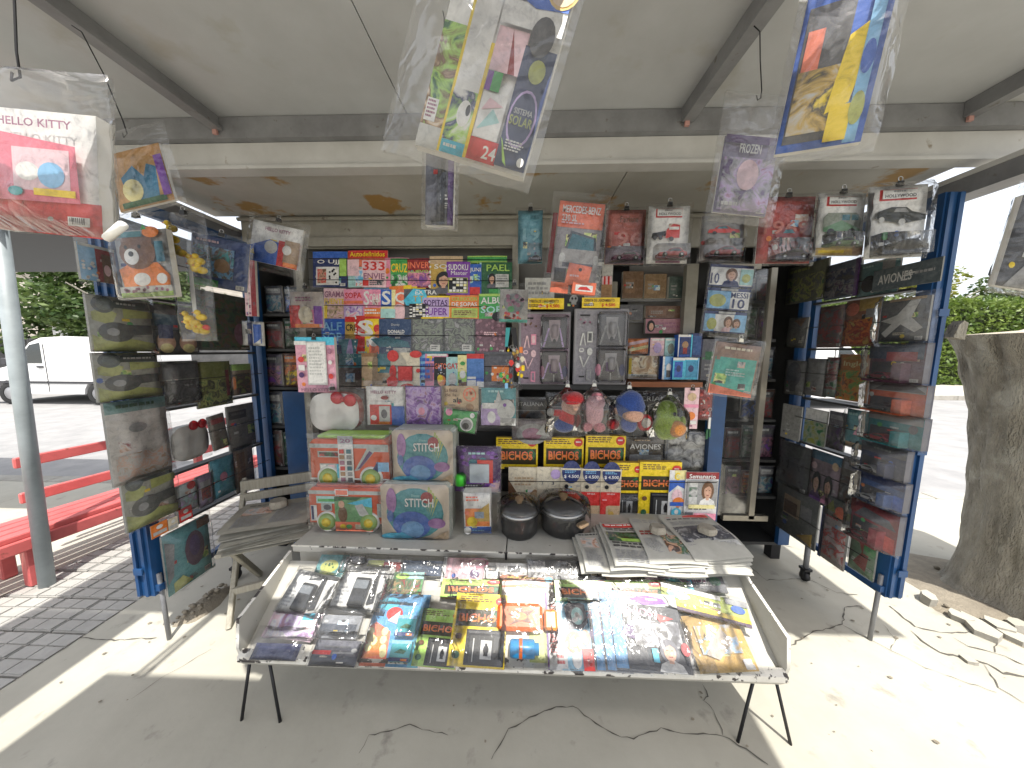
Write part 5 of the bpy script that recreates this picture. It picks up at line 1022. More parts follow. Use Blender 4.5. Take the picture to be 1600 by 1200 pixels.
m = MB(); m.box((-wd * .62, -.004, ht * .2), (-wd * .52, .006, ht * .86), flat(C['dr'], .35, 0, 'dark_red_card')); m.build('side_card', t_)
item('gadget_card', 'narrow dark card with small white parts beside the long red car pack', 'gadget card', GC, onY(926, 330, 943, 405, 1.6), .006, 'dg', [('R', .1, .1, .9, .9, 'bl'), ('R', .2, .7, .7, .85, 'lg'), ('L', .1, .1, .6, .3, 5, 'w'), ('R', .2, .4, .8, .6, 'g')], bag=(.004, .01, .006, .01))
# manicure kits
def kit(rect, Y, label, tint, seed, trim):
    M, wd, ht = onY(*rect, Y); t = thing('tool_kit_blister', label, 'tool kit', M, 'toy tool kits in tall blister packs')
    m = MB(); m.bevbox((-wd / 2, 0, 0), (wd / 2, .012, ht), flat((.30, .29, .31), .35, 0, 'grey_card'), .006); m.build('card', t)
    base = (.30, .22, .28) if tint else (.26, .25, .28)
    ops = [('R', .05, .03, .97, .97, base), ('R', .42, .5, .93, .93, (.035, .03, .04)), ('R', .42, .05, .93, .48, (.03, .028, .04))]
    for v, h in ((.53, .36), (.10, .32)):
        ops += [('P', [(.58, v + h), (.80, v + h), (.78, v + h * .45), (.74, v + h * .2), (.64, v + h * .2), (.60, v + h * .45)], (.44, .36, .40) if tint else (.38, .37, .39)), ('P', [(.46, v), (.50, v), (.60, v + h * .7), (.57, v + h * .7)], 'g' if not tint else 'lp'), ('P', [(.84, v), (.88, v), (.80, v + h * .7), (.78, v + h * .7)], 'g' if not tint else 'lp'), ('R', .5, v + .02, .86, v + .03, 'dg'), ('R', .48, v + .07, .88, v + .078, 'dg'), ('D', .69, v + .08, .03, .03, 'k')]
    ops += [('R', .60, .18, .76, .3, 'dp'), ('R', .68, .06, .70, .16, 'lg'), ('D', .46, .2, .05, .08, trim), ('D', .9, .2, .05, .08, 'nb')]
    c = 'lpk' if tint else 'lg'
    ops += [('R', .10, .9, .28, .92, 'k'), ('B', .1, .8, .36, .86, 6, .018, 'm' if not tint else 'br'), ('R', .24, .56, .34, .70, 'pk' if tint else 'lg'), ('R', .26, .58, .32, .68, 'lpk' if tint else 'dg'), ('P', [(.10, .52), (.13, .52), (.17, .68), (.15, .68)], c), ('P', [(.2, .52), (.22, .52), (.18, .68), (.16, .68)], c), ('D', .14, .46, .05, .03, c), ('D', .14, .46, .03, .015, base), ('D', .29, .44, .05, .05, c), ('P', [(.1, .38), (.13, .38), (.19, .24), (.17, .24)], c), ('P', [(.27, .38), (.29, .38), (.2, .24), (.18, .24)], c), ('R', .24, .06, .33, .2, 'pk' if tint else 'g'), ('R', .26, .08, .31, .18, base), ('R', .1, .1, .2, .12, 'k')]
    Print(wd, ht).run(ops).mb.build('card_print', t)
    m = MB(); m.bevbox((-wd * .08, -.045, ht * .04), (wd * .45, -.002, ht * .485), BLISTER, .012); m.bevbox((-wd * .08, -.045, ht * .495), (wd * .45, -.002, ht * .95), BLISTER, .012); m.build('blister', t)
    for v in (.66, .2):
        m = MB(); m.lathe([(.012, 0), (.018, .01), (.02, .05), (.017, .07), (0, .072)], flat((.42, .34, .38) if tint else (.38, .37, .39), .35, 0, 'plastic_grip'), 12, (wd * .19, -.022, v * ht)); m.build('tool_head', t)
    return t
kit((809, 487, 890, 603), 1.80, 'pink toned toy tool kit in a tall blister pack', True, 1, 'm'); kit((894, 482, 979, 601), 1.78, 'grey toy tool kit in a tall blister pack right of the pink one', False, 2, 'pk')
GF = 'yellow offer strips above the tool kits'
for r_, l_ in (((823, 466, 881, 483), 'yellow offer strip over the pink tool kit'), ((909, 465, 968, 481), 'yellow offer strip over the grey tool kit')):
    item('offer_strip', l_, 'price strip', GF, onY(*r_, 1.76), .002, 'y', [('T', 'OFERTA DE LANZAMIENTO', .06, .58, .86, .86, 'br'), ('L', .05, .12, .4, .42, 2, 'br'), ('T', '$ 4.500', .52, .08, .88, .44, 'r')])
item('display_card', 'white card standing behind the left yellow offer strip', 'card', None, onY(820, 434, 866, 470, 1.86), .003, 'lg', [('L', .1, .2, .9, .8, 3, 'g')])
item('display_card', 'pale card with a red striped popcorn bag picture', 'card', None, onY(912, 410, 956, 468, 1.88), .003, 'lg', [('I', .2, .1, .6, .9, ('w', 'g', 'dg', 'lg')), ('R', .6, .05, .98, .4, 'lbr'), ('R', .62, .4, .96, .62, 'lpk'), ('R', .68, .4, .74, .62, 'r'), ('R', .82, .4, .88, .62, 'r')])
item('black_card', 'black card strip between the two offer strips with a small skull mark', 'card', None, onY(880, 452, 912, 492, 1.82), .003, 'k', [('D', .5, .62, .2, .16, 'g'), ('D', .42, .64, .05, .05, 'k'), ('D', .58, .64, .05, .05, 'k'), ('R', .38, .4, .62, .5, 'g')])
GS = 'small boxes on the brown shelf'
item('pink_box', 'dusty pink box with a dark haired doll face at its left', 'box', GS, onY(1008, 498, 1066, 521, 1.98), .03, (.42, .20, .24), [('D', .14, .5, .11, .4, 'k'), ('D', .15, .45, .06, .26, 'sk'), ('L', .35, .3, .9, .75, 2, 'm')])
item('rolled_pack', 'orange and cream striped packet lying on the brown shelf', 'packet', GS, onY(979, 529, 1012, 553, 1.86), .03, 'o', [('P', [(0, .1), (0, .3), (1, .6), (1, .4)], 'ly'), ('P', [(0, .5), (0, .7), (1, 1), (1, .8)], 'lpk'), ('R', 0, 0, .2, .2, 'lbr')], bag=(.006, .006, .006, 0), amp=.012)
item('wooden_toy_pack', 'film wrapped pack of wooden animal pieces on the brown shelf', 'toy pack', GS, onY(981, 556, 1026, 592, 1.80), .06, (.52, .44, .33), [('R', .0, .0, 1, .22, 'w'), ('I', .0, .2, 1, 1, ('lbr', 'tan', 'cr', 'br')), ('L', .1, .05, .9, .16, 1, 'g'), ('R', 0, .2, .1, .9, 'y')], bag=(.006, .01, .05, 0), amp=.016)
for r_, Y_, l_, c_, o_ in (((1015, 528, 1038, 556), 1.90, 'pastel pink figure box behind the wooden toy pack', 'lpk', [('D', .5, .45, .28, .3, 'lp'), ('R', .1, .85, .9, .95, 'w')]), ((1037, 528, 1058, 556), 1.90, 'mint figure box beside the pastel pink one', 'lt', [('D', .5, .4, .25, .3, 'gg'), ('R', .1, .85, .9, .95, 'w')]),
                           ((1058, 523, 1080, 558), 1.86, 'blue windowed figure box stacked on top', 'b', [('R', .0, .9, 1, 1, 'w'), ('R', .0, .0, .08, 1, 'w'), ('R', .9, .0, 1, 1, 'cy'), ('R', .15, .12, .85, .88, 'nb'), ('D', .5, .55, .22, .16, 'lbr'), ('R', .35, .15, .65, .42, 'dr')]), ((1080, 521, 1095, 558), 1.87, 'plain dark blue box beside the windowed one', 'nb', [('R', .1, .1, .9, .9, (.02, .08, .25))]),
                           ((1034, 557, 1050, 593), 1.82, 'pale blue narrow figure box in the lower row', 'lb', [('R', .0, .0, .2, 1, 'w'), ('D', .6, .5, .25, .2, 'w'), ('R', .4, .1, .8, .4, 'dg')]), ((1050, 559, 1068, 593), 1.80, 'mid blue figure box in the middle of the lower row', 'cy', [('R', .0, .88, 1, 1, 'w'), ('R', .15, .1, .85, .82, 'b'), ('D', .5, .5, .2, .16, 'nb')]), ((1068, 559, 1090, 593), 1.80, 'mid blue figure box at the right of the lower row', 'cy', [('R', .0, .9, 1, 1, 'w'), ('R', .12, .1, .88, .85, (.05, .3, .5)), ('D', .45, .5, .2, .16, 'nb'), ('R', .92, .0, 1, 1, 'lb')])):
    item('figure_box', l_, 'figure box', GS, onY(*r_, Y_), .05, c_, o_, edge='b', rough=.25)
item('dark_box', 'dark green box at the right end of the brown shelf', 'box', GS, onY(1094, 530, 1118, 594, 1.90), .05, 'bl', [('R', .2, .5, .8, .7, 'dgn'), ('L', .2, .2, .8, .4, 2, 'g')])
for r_, l_, c_ in (((972, 424, 1004, 466), 'brown cardboard box in the dark upper shelf, left of the others', (.17, .10, .055)), ((1006, 428, 1040, 466), 'tan cardboard box in the middle of the dark upper shelf', (.24, .16, .09)), ((1044, 432, 1066, 466), 'small dull green box at the right of the dark upper shelf', (.07, .10, .09)), ((968, 476, 1004, 500), 'low grey packet on the second dark shelf over the pink box', (.12, .12, .13)), ((1008, 478, 1062, 497), 'low brown packet on the second dark shelf over the pink box', (.16, .09, .06))):
    item('storage_box', l_, 'box', 'boxes in the dark upper shelf', onY(*r_, 1.99), .03, c_, [('R', .1, .2, .6, .7, tuple(x * 1.4 for x in c_)), ('L', .15, .3, .55, .6, 2, 'g')])
# football card strip
M, wd, ht = onY(1097, 414, 1163, 522, 1.44, 0, .06); t_ = thing('football_card_strip', 'bagged strip of three white and blue football cards numbered 10', 'card strip', M)
for k in range(3):
    m = MB(); m.box((-wd / 2, 0, ht * (.02 + .335 * k)), (wd / 2, .008, ht * (.02 + .335 * k) + ht * .31), flat(C['nb'], .35, 0, 'card_blue')); c_ = m.build('football_card', t_)
    o_ = [[('R', .0, .05, 1, .86, 'lb'), ('R', .25, .05, .7, .86, 'w'), ('D', .18, .4, .12, .28, 'lol'), ('F', .42, .05, .72, .8, 'br', 'lpk'), ('F', .62, .05, .9, .7, 'br', 'lb'), ('R', .3, .88, .7, .98, 'lg')], [('R', .0, .05, 1, .86, 'w'), ('R', .0, .05, .55, .86, 'lb'), ('D', .25, .42, .2, .3, 'lol'), ('T', 'MESSI', .55, .56, .95, .82, 'nb'), ('T', '10', .6, .08, .9, .52, 'nb'), ('R', .3, .88, .7, .98, 'lg')], [('R', .0, .05, 1, .86, 'w'), ('T', '10', .02, .1, .22, .6, 'nb'), ('F', .3, .05, .7, .86, 'br', 'nb'), ('R', .7, .1, 1, .8, 'lt'), ('D', .84, .4, .1, .2, 'lol')]][k]
    Print(wd, ht * .31).run(o_).mb.build('card_print', c_, TR(0, 0, ht * (.02 + .335 * k)))
add_bag(t_, -wd * .58, -.02, wd * .56, ht * 1.05, 91, .016, .008)
item('bagged_book', 'bagged mint green and brown book tilted before the blue post', 'bagged book', None, onY(1103, 537, 1174, 617, 1.28, 0, .12), .006, (.30, .19, .14), [('R', .04, .0, .96, .72, (.06, .42, .34)), ('L', .18, .84, .8, .92, 1, 'cr'), ('L', .3, .35, .7, .5, 3, 'lt'), ('P', [(0, 0), (.96, .0), (.96, .06), (0, .18)], 'co'), ('R', .04, .66, .12, .72, (.30, .19, .14))], bag=(.012, .012, .02, .012), clip=.9, clipc=(.6, .58, .5))
# black family cookery cards behind the plush toys
GK = 'black cookery volumes behind the plush toys'
for r_, Y_, tx, l_ in (((806, 622, 852, 682), 1.84, 'ITALIANA', 'black cookery volume at the left of the dark row'), ((852, 614, 905, 682), 1.86, 'EN FAMILIA', 'black cookery volume lettered EN FAMILIA'), ((934, 620, 970, 684), 1.85, 'CLASICA', 'black cookery volume between the pig and the blue doll'), ((990, 612, 1064, 684), 1.87, 'CRIANCA', 'wide black volume behind the avocado plush')):
    item('cookery_volume', l_, 'book', GK, onY(*r_, Y_), .012, (.035, .033, .035), [('T', tx, .08, .80, .92, .90, 'lg', False), ('I', .05, .1, .95, .7, ('k', 'dg', 'bl', 'br')), ('R', .0, .68, 1, .70, 'g')], bag=(.004, .004, .006, .0), amp=.008)
item('bagged_parts', 'clear bag with grey round parts above the left yellow insect kit', 'bagged parts', None, onY(800, 655, 862, 688, 1.72), .01, (.2, .17, .18), [('D', .5, .3, .4, .5, 'g'), ('D', .5, .3, .25, .3, 'm'), ('P', [(.6, .3), (.8, .8), (.95, .2)], 'lg')], bag=(.005, .005, .006, 0), amp=.014)
# yellow insect kits
GB = 'yellow boxed insect kits lettered BICHOS'
def bicho(rect, Y, label, full=False, place=None, green=False, roll=0):
    ops = [('R', .0, .0, 1, 1, 'y' if not green else 'lgn')]
    if full: ops += [('L', .08, .86, .72, .96, 3, 'br'), ('R', .05, .52, .98, .76, (.045, .04, .02)), ('P', [(.7, .70), (.86, .76), (.98, .66), (.9, .58)], 'dgn'), ('T', 'BICHOS', .10, .58, .92, .70, 'co'), ('T', 'BICHOS', .11, .585, .91, .66, 'o'), ('D', .88, .89, .11, .06, 'r'), ('L', .82, .87, .94, .9, 1, 'w'), ('R', .28, .02, .98, .48, 'k'), ('R', .32, .43, .94, .46, 'dg'), ('R', .36, .04, .94, .40, (.05, .05, .05)), ('R', .56, .1, .76, .34, 'lg'), ('D', .66, .22, .05, .06, 'k'), ('P', [(.64, .3), (.68, .3), (.70, .14), (.62, .14)], 'k'), ('D', .14, .38, .06, .04, 'br'), ('D', .13, .14, .07, .05, 'dgn'), ('R', .42, .06, .44, .36, 'lg')]
    else: ops += [('L', .05, .78, .70, .96, 3, 'br'), ('R', .06, .16, .96, .66, (.045, .04, .02)), ('P', [(.66, .5), (.86, .66), (.96, .5), (.9, .3)], 'dgn'), ('T', 'BICHOS', .12, .30, .88, .58, 'co'), ('T', 'BICHOS', .13, .30, .87, .5, 'o'), ('D', .86, .86, .11, .13, 'r'), ('L', .8, .82, .94, .9, 1, 'w'), ('R', .2, .0, .9, .07, 'k')]
    return item('insect_kit', label, 'insect kit', GB, place or onY(*rect, Y), .03, 'y', ops, edge='go', rough=.3, clutter=False)
bicho((775, 684, 840, 733), 1.74, 'yellow insect kit at the left of the rear row, over the pots')
bicho((849, 684, 911, 733), 1.74, 'yellow insect kit in the middle of the rear row'); bicho((914, 681, 976, 733), 1.735, 'yellow insect kit at the right of the rear row, beside the aeroplane pack')
bicho((950, 723, 998, 812), 1.655, 'full height yellow insect kit right of the calendars, partly covered', True); bicho((995, 722, 1060, 812), 1.645, 'full height yellow insect kit with its black specimen window fully seen', True)
item('aeroplane_pack', 'dark brown pack lettered AVIONES with a grey model plane', 'model plane', None, onY(977, 684, 1034, 735, 1.77), .01, (.07, .055, .04), [('L', .2, .88, .8, .95, 1, 'tan'), ('T', 'AVIONES', .08, .66, .92, .82, 'w'), ('R', .08, .0, .95, .5, 'g'), ('P', [(.1, .3), (.5, .35), (.9, .45), (.95, .35), (.55, .15), (.2, .12)], 'lg'), ('P', [(.4, .3), (.5, .05), (.62, .3)], 'dg')], bag=(.01, .01, .01, 0), amp=.01)
item('bagged_parts', 'wrinkled silvery bag of grey parts beside the aeroplane pack', 'bagged parts', None, onY(1038, 676, 1108, 735, 1.765), .01, (.24, .25, .28), [('I', .03, .03, .97, .97, ('dg', 'g', 'lg', 'g'))], bag=(.012, .012, .012, 0), amp=.022)
# calendars
GCAL = 'red and cream wall calendars priced 4.500'
def cal(rect, Y, label, extra=()):
    return item('calendar', label, 'calendar', GCAL, onY(*rect, Y), .006, 'cr', [('R', .0, .12, 1, .80, (.62, .54, .40)), ('D', .5, .93, .44, .22, 'nb'), ('R', .0, .97, 1, 1.0, 'cr'), ('L', .2, .90, .82, .96, 2, 'lb'), ('T', '$ 4.500', .16, .81, .86, .88, 'w'), ('R', .0, .06, .95, .56, 'r'), ('T', 'SIMBA', .3, .51, .7, .54, 'w', False), ('L', .1, .38, .4, .42, 1, 'lpk'), ('P', [(.28, .06), (.28, .28), (.4, .30), (.95, .30), (.95, .06)], 'tan'), ('D', .28, .66, .1, .04, 'k'), ('L', .75, .64, .95, .68, 1, 'g')] + list(extra))
cal((874, 731, 907, 811), 1.645, 'calendar with blue price badge, leftmost of the three red ones'); cal((906, 732, 937, 812), 1.64, 'calendar with blue price badge, middle of the three red ones'); cal((936, 733, 968, 812), 1.635, 'calendar with a small giraffe, rightmost of the three red ones', [('D', .55, .13, .12, .06, 'go'), ('R', .4, .12, .46, .24, 'go')])
item('calendar', 'cream calendar page with a lilac flower badge left of the red calendars', 'calendar', GCAL, onY(838, 730, 876, 812, 1.655), .006, 'cr', [('D', .75, .88, .2, .09, 'lp'), ('R', .0, .06, 1, .6, (.66, .58, .44)), ('T', '7', .18, .68, .26, .74, 'bl'), ('T', '3', .6, .68, .7, .74, 'bl'), ('L', .2, .48, .8, .54, 1, 'lbr')])
item('cream_poster', 'cream and brown poster page curling over the left pot', 'poster', None, onY(794, 730, 842, 803, 1.665), .004, 'cr', [('P', [(.0, .0), (.0, .75), (.3, .45), (.6, .30), (1, .22), (1, 0)], 'br'), ('P', [(.6, .0), (.62, .4), (.85, .55), (1, .5), (1, 0)], 'lbr'), ('L', .2, .6, .95, .8, 3, 'tan'), ('D', .85, .42, .1, .08, 'tan')])
item('comic_magazine', 'narrow white childrens comic with blue and orange figures', 'magazine', None, onY(1042, 735, 1068, 811, 1.63), .005, 'w', [('R', .3, .82, 1, 1, 'ly'), ('T', 'C', .3, .80, .6, .96, 'y'), ('P', [(.0, .55), (.5, .7), (1, .62), (1, .8), (0, .8)], 'b'), ('D', .5, .48, .32, .14, 'lpk'), ('D', .6, .36, .35, .1, 'o'), ('R', .1, .28, .9, .36, 'b'), ('D', .5, .14, .3, .1, 'cy'), ('D', .5, .16, .12, .05, 'w')])
item('weekly_magazine', 'weekly lettered SEMANARIO with red head and a woman in white', 'magazine', None, onY(1067, 738, 1118, 812, 1.62), .006, 'w', [('R', .0, .86, 1, 1, 'dr'), ('T', 'Semanario', .08, .88, .88, .97, 'w'), ('R', .04, .3, .96, .84, 'g'), ('R', .1, .34, .35, .8, 'lg'), ('I', .1, .5, .35, .7, ('dgn', 'g', 'lg')), ('F', .4, .3, .92, .84, 'br', 'w'), ('R', .1, .26, .9, .34, 'ly'), ('L', .1, .22, .9, .26, 1, 'k'), ('R', .0, .0, .25, .18, 'bl'), ('R', .28, .02, .95, .16, 'pk')])
# dark goods on the shelf columns at either side
GD = 'dim packs on the left shelf column'
k_ = 0
rnd = random.Random(44)
for (x0, x1, ys, g_, Yc, side) in ((416, 474, [(444, 490), (496, 545), (552, 605), (612, 665), (672, 730)], 'dim packs on the left shelf column', 2.02, 'left'), (1130, 1208, [(424, 470), (478, 530), (540, 592), (602, 655), (664, 718), (728, 775)], 'dim packs behind the glass pane', 2.03, 'right')):
    for r_i, (y0, y1) in enumerate(ys):
        n = 2 if side == 'left' else 3
        for c_i in range(n):
            a = x0 + (x1 - x0) * c_i / n; b = x0 + (x1 - x0) * (c_i + 1) / n - 1.5
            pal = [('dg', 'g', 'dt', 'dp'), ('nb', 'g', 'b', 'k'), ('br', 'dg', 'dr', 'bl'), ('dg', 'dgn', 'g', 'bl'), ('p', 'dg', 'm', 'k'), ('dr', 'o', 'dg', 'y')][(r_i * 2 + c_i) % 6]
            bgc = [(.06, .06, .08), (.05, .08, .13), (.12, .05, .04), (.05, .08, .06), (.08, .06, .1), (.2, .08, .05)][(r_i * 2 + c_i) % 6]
            hue = ['grey', 'navy', 'brown', 'dark green', 'dusky purple', 'rusty orange'][(r_i * 2 + c_i) % 6]
            tier = ['top', 'second', 'third', 'fourth', 'fifth', 'bottom'][r_i]; colm = (['outer', 'inner'] if n == 2 else ['inner', 'middle', 'outer'])[c_i]
            if side == 'right' and c_i == 0 and r_i < 4: continue
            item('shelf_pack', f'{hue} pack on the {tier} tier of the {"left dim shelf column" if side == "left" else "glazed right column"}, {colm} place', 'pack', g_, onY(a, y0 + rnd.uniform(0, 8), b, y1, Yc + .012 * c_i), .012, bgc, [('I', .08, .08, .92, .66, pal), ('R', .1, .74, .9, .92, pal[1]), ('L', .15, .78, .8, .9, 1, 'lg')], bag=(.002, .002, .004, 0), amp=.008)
# ================================================================== NEWSPAPERS
BLKINK = (.07, .07, .07)
def newspaper(M, wd, ht, label, group, ops, droop=0.0, seed=0, t=.012, pm=None):
    pm = pm or NEWSP
    th = thing('newspaper', label, 'newspaper', M, group); r = random.Random(seed)
    nx, ny, L = 6, 8, 5; mb = MB()
    def P(u, v, k):
        y = (v - .5) * ht + (k * .0022 * r2[k]); z = t * (k / L) * (1 + (.25 if pm is NEWSP else .04) * math.sin(3 * u + seed)) - droop * max(0, .45 - v) ** 2 * 4 + (.004 if pm is NEWSP else .0012) * math.sin(u * 5 + seed + v * 3)
        return ((u - .5) * wd + .002 * r2[k], y, z)
    r2 = [r.uniform(-1.6, 1.6) for _ in range(L + 1)]
    for k in range(L + 1):
        vs = [P(i / nx, j / ny, k) for j in range(ny + 1) for i in range(nx + 1)]
        mb.raw(vs, [(j * (nx + 1) + i, j * (nx + 1) + i + 1, (j + 1) * (nx + 1) + i + 1, (j + 1) * (nx + 1) + i) for j in range(ny) for i in range(nx)], pm, True)
    edge = [(i / nx, 0) for i in range(nx + 1)] + [(1, j / ny) for j in range(1, ny + 1)] + [(1 - i / nx, 1) for i in range(1, nx + 1)] + [(0, 1 - j / ny) for j in range(1, ny)]
    ek = [0, 2, 3, 5]
    for a, b in zip(ek[:-1], ek[1:]):
        for q in range(len(edge)):
            e0, e1 = edge[q], edge[(q + 1) % len(edge)]
            if random.Random(q * 7 + a).random() < .8: mb.face([P(*e0, a), P(*e1, a), P(*e1, b), P(*e0, b)], pm if pm is NEWSP else OLDEDGE)
    mb.build('paper', th)
    if ops:
        pr = Print(wd, ht); pr.pt = lambda u, v: (P(u, v, L)[0], P(u, v, L)[1], P(u, v, L)[2] + .0012 + pr.k * .0004)
        old = pr.rect
        def rect(u0, v0, u1, v1, c):
            n, mm = max(1, int(abs(u1 - u0) * 6 + .9)), max(1, int(abs(v1 - v0) * 8 + .9)); m_ = pr.mat(c)
            for i in range(n):
                for j in range(mm):
                    a, b = u0 + (u1 - u0) * i / n, u0 + (u1 - u0) * (i + 1) / n; c0, c1 = v0 + (v1 - v0) * j / mm, v0 + (v1 - v0) * (j + 1) / mm
                    pr.mb.face([pr.pt(a, c0), pr.pt(b, c0), pr.pt(b, c1), pr.pt(a, c1)], m_)
        pr.rect = rect; pr.run(ops).mb.build('front_page', th)
    return th
NP = [[('L', .08, .88, .6, .95, 1, BLKINK), ('I', .08, .5, .45, .82, ('g', 'lg', 'sk', 'dg')), ('L', .5, .08, .92, .82, 26, 'g'), ('L', .08, .06, .45, .45, 16, 'g')],
      [('R', .05, .86, .95, .97, 'r'), ('L', .1, .89, .8, .95, 1, 'w'), ('I', .05, .45, .95, .72, ('k', 'dgn', 'bl', 'lol')), ('L', .08, .75, .9, .84, 2, BLKINK), ('R', .3, .46, .9, .54, 'lgn'), ('L', .08, .28, .9, .42, 2, BLKINK), ('L', .08, .04, .9, .25, 8, 'g')],
      [('L', .05, .84, .95, .96, 2, 'g'), ('I', .4, .08, .95, .5, ('br', 'dg', 'sk', 'dgn', 'g')), ('L', .05, .46, .6, .60, 2, 'dr'), ('L', .05, .06, .36, .40, 14, 'g'), ('L', .45, .62, .95, .8, 8, 'g')],
      [('P', [(.05, .9), (.6, .98), (.95, .98), (.95, .88), (.6, .9)], 'r'), ('L', .08, .80, .92, .86, 1, BLKINK), ('L', .08, .66, .92, .77, 6, 'g'), ('I', .05, .24, .95, .62, ('g', 'dg', 'bl', 'lg')), ('R', .6, .06, .95, .22, 'lg'), ('L', .62, .08, .9, .2, 5, 'g'), ('L', .05, .05, .5, .2, 7, 'g')]]
GN = 'newspapers laid out on the counter front'
for s_, (X, Y, n, rz, wdt, hgt, ops_i, names) in enumerate([
    (.365, 1.30, 2, .02, .20, .22, 0, ['front fold of pale newspaper nearest the pots', 'pale newspaper under the one nearest the pots']),
    (.500, 1.325, 4, -.02, .22, .27, 1, ['red headed newspaper with a dark photograph and green words', 'second newspaper down in the red headed pile', 'third newspaper down in the red headed pile', 'bottom newspaper of the red headed pile']),
    (.655, 1.325, 5, -.05, .235, .27, 2, ['newspaper with a red headline and a street photograph under a stone', 'second newspaper down in the red headline pile', 'third newspaper down in the red headline pile', 'fourth newspaper down in the red headline pile', 'bottom newspaper of the red headline pile']),
    (.830, 1.345, 6, .08, .255, .27, 3, ['newspaper with a red swoosh masthead under a round stone', 'second newspaper down in the swoosh masthead pile', 'third newspaper down in the swoosh masthead pile', 'fourth newspaper down in the swoosh masthead pile', 'fifth newspaper down in the swoosh masthead pile', 'bottom newspaper of the swoosh masthead pile'])]):
    for k in range(n):
        off = (n - 1 - k); r = random.Random(s_ * 10 + k)
        newspaper(TR(X - (.016 * off if s_ < 2 else .004 * off), Y - .004 * off + r.uniform(-.008, .008), CTZ + .006 + .0118 * k + s_ * .0012) @ RZ(rz + r.uniform(-.05, .05)), wdt, hgt, names[n - 1 - k], GN, NP[ops_i] if k == n - 1 else (NP[0] if s_ < 2 else ()), .035, s_ * 10 + k, .010)
def stone(px, py, z, r, h, label, seed, n=7):
    p = atZ(px, py, z + h / 2); rr = random.Random(seed); m = MB()
    poly = [(r * math.cos(6.283 * i / n) * rr.uniform(.75, 1.05), r * .8 * math.sin(6.283 * i / n) * rr.uniform(.75, 1.05)) for i in range(n)]
    lo = [(x, y, 0) for x, y in poly]; mi = [(x * 1.06, y * 1.06, h * .5) for x, y in poly]; hi = [(x * .9, y * .9, h * rr.uniform(.9, 1.1)) for x, y in poly]
    fs = [tuple(range(n - 1, -1, -1)), tuple(range(2 * n, 3 * n))]
    for k in range(2): fs += [(k * n + i, k * n + (i + 1) % n, k * n + n + (i + 1) % n, k * n + n + i) for i in range(n)]
    m.raw(lo + mi + hi, fs, STONE); tag(m.build('stone', None, TR(p.x, p.y, z)), label, 'stone', 'stones weighing down newspapers')
stone(1027, 826, CTZ + .084, .042, .03, 'pale angular stone on the red headline newspapers', 3); stone(1105, 827, CTZ + .096, .042, .026, 'round grey stone on the swoosh masthead newspapers', 4, 10)
# ================================================================== FOLDING CHAIR WITH OLD PAPERS
fl = atZ(346, 958, 0); chX, chY = atZ(398, 868, .40).x, fl.y
ch = thing('folding_chair', 'grey slatted wooden folding chair piled with old newspapers', 'chair', TR(chX, chY, 0) @ RZ(.48))
def stick(name, a, b, wdt, dep, mat=WOODG):
    a, b = Vector(a), Vector(b); d = b - a; z = d.normalized(); x = Vector((1, 0, 0)); x = (x - z * x.dot(z)).normalized(); y = z.cross(x); M = Matrix(((x.x, y.x, z.x, a.x), (x.y, y.y, z.y, a.y), (x.z, y.z, z.z, a.z), (0, 0, 0, 1)))
    m = MB(); m.bevbox((-wdt / 2, -dep / 2, 0), (wdt / 2, dep / 2, d.length), mat, .003, M); return m.build(name, ch)
HW = .19
bt = atY(418, 738, chY + .36).z
for sx in (-1, 1):
    stick('front_leg', (sx * HW, -.0, 0), (sx * HW, .40, bt), .022, .035)
    stick('rear_leg', (sx * (HW - .03), .40, 0), (sx * (HW - .03), .02, .40), .022, .035)
stick('stretcher', (-HW, .085, .14), (HW, .085, .14), .02, .028); 
m = MB(); m.bevbox((-HW, .07, .125), (HW, .09, .16), WOODG, .003); m.build('stretcher', ch)
for k in range(5): m = MB(); m.bevbox((-HW - .02, -.02 + k * .075, .392), (HW + .02, .045 + k * .075, .41), WOODG, .003); m.build('seat_slat', ch)
for z0, z1 in ((bt - .06, bt), (bt - .115, bt - .07)): m = MB(); m.bevbox((-HW - .012, .378 + (z0 - bt) * .4 - .005, z0), (HW + .012, .398 + (z0 - bt) * .4 - .005, z1), WOODG, .003); m.build('back_slat', ch)
rnd = random.Random(5); zc = .412; CHM = TR(chX, chY, 0) @ RZ(.48)
ORD = ['top', 'second', 'third', 'fourth', 'fifth', 'sixth', 'seventh', 'eighth', 'ninth', 'tenth', 'eleventh', 'twelfth', 'thirteenth', 'bottom']
for k in range(14):
    newspaper(CHM @ TR(.01 + rnd.uniform(-.025, .025), .10 + rnd.uniform(-.035, .02), zc) @ RZ(rnd.uniform(-.13, .13)), .375 + rnd.uniform(-.02, .03), .235 + rnd.uniform(-.02, .02), ('old greyish newspaper, %s one counted from the top of the pile on the chair' % ORD[13 - k]) if 0 < k < 13 else ('topmost old newspaper of the chair pile, under the flat stone' if k else 'old newspaper at the very bottom of the chair pile'), 'newspapers stacked on the chair', NP[0] if k == 13 else (), .008, 50 + k, .0058, OLDNEWS); zc += .0088
q = CHM @ Vector((.02, .13, 0)); r_ = random.Random(12); m = MB(); N = 10
ps = [(.05 * math.cos(6.283 * i / N) * r_.uniform(.8, 1.05), .04 * math.sin(6.283 * i / N) * r_.uniform(.8, 1.05)) for i in range(N)]
m.raw([(x, y, 0) for x, y in ps] + [(x * 1.05, y * 1.05, .018) for x, y in ps] + [(x * .9, y * .9, .036) for x, y in ps], [tuple(range(N - 1, -1, -1)), tuple(range(2 * N, 3 * N))] + [(k * N + i, k * N + (i + 1) % N, k * N + N + (i + 1) % N, k * N + N + i) for k in range(2) for i in range(N)], STONE)
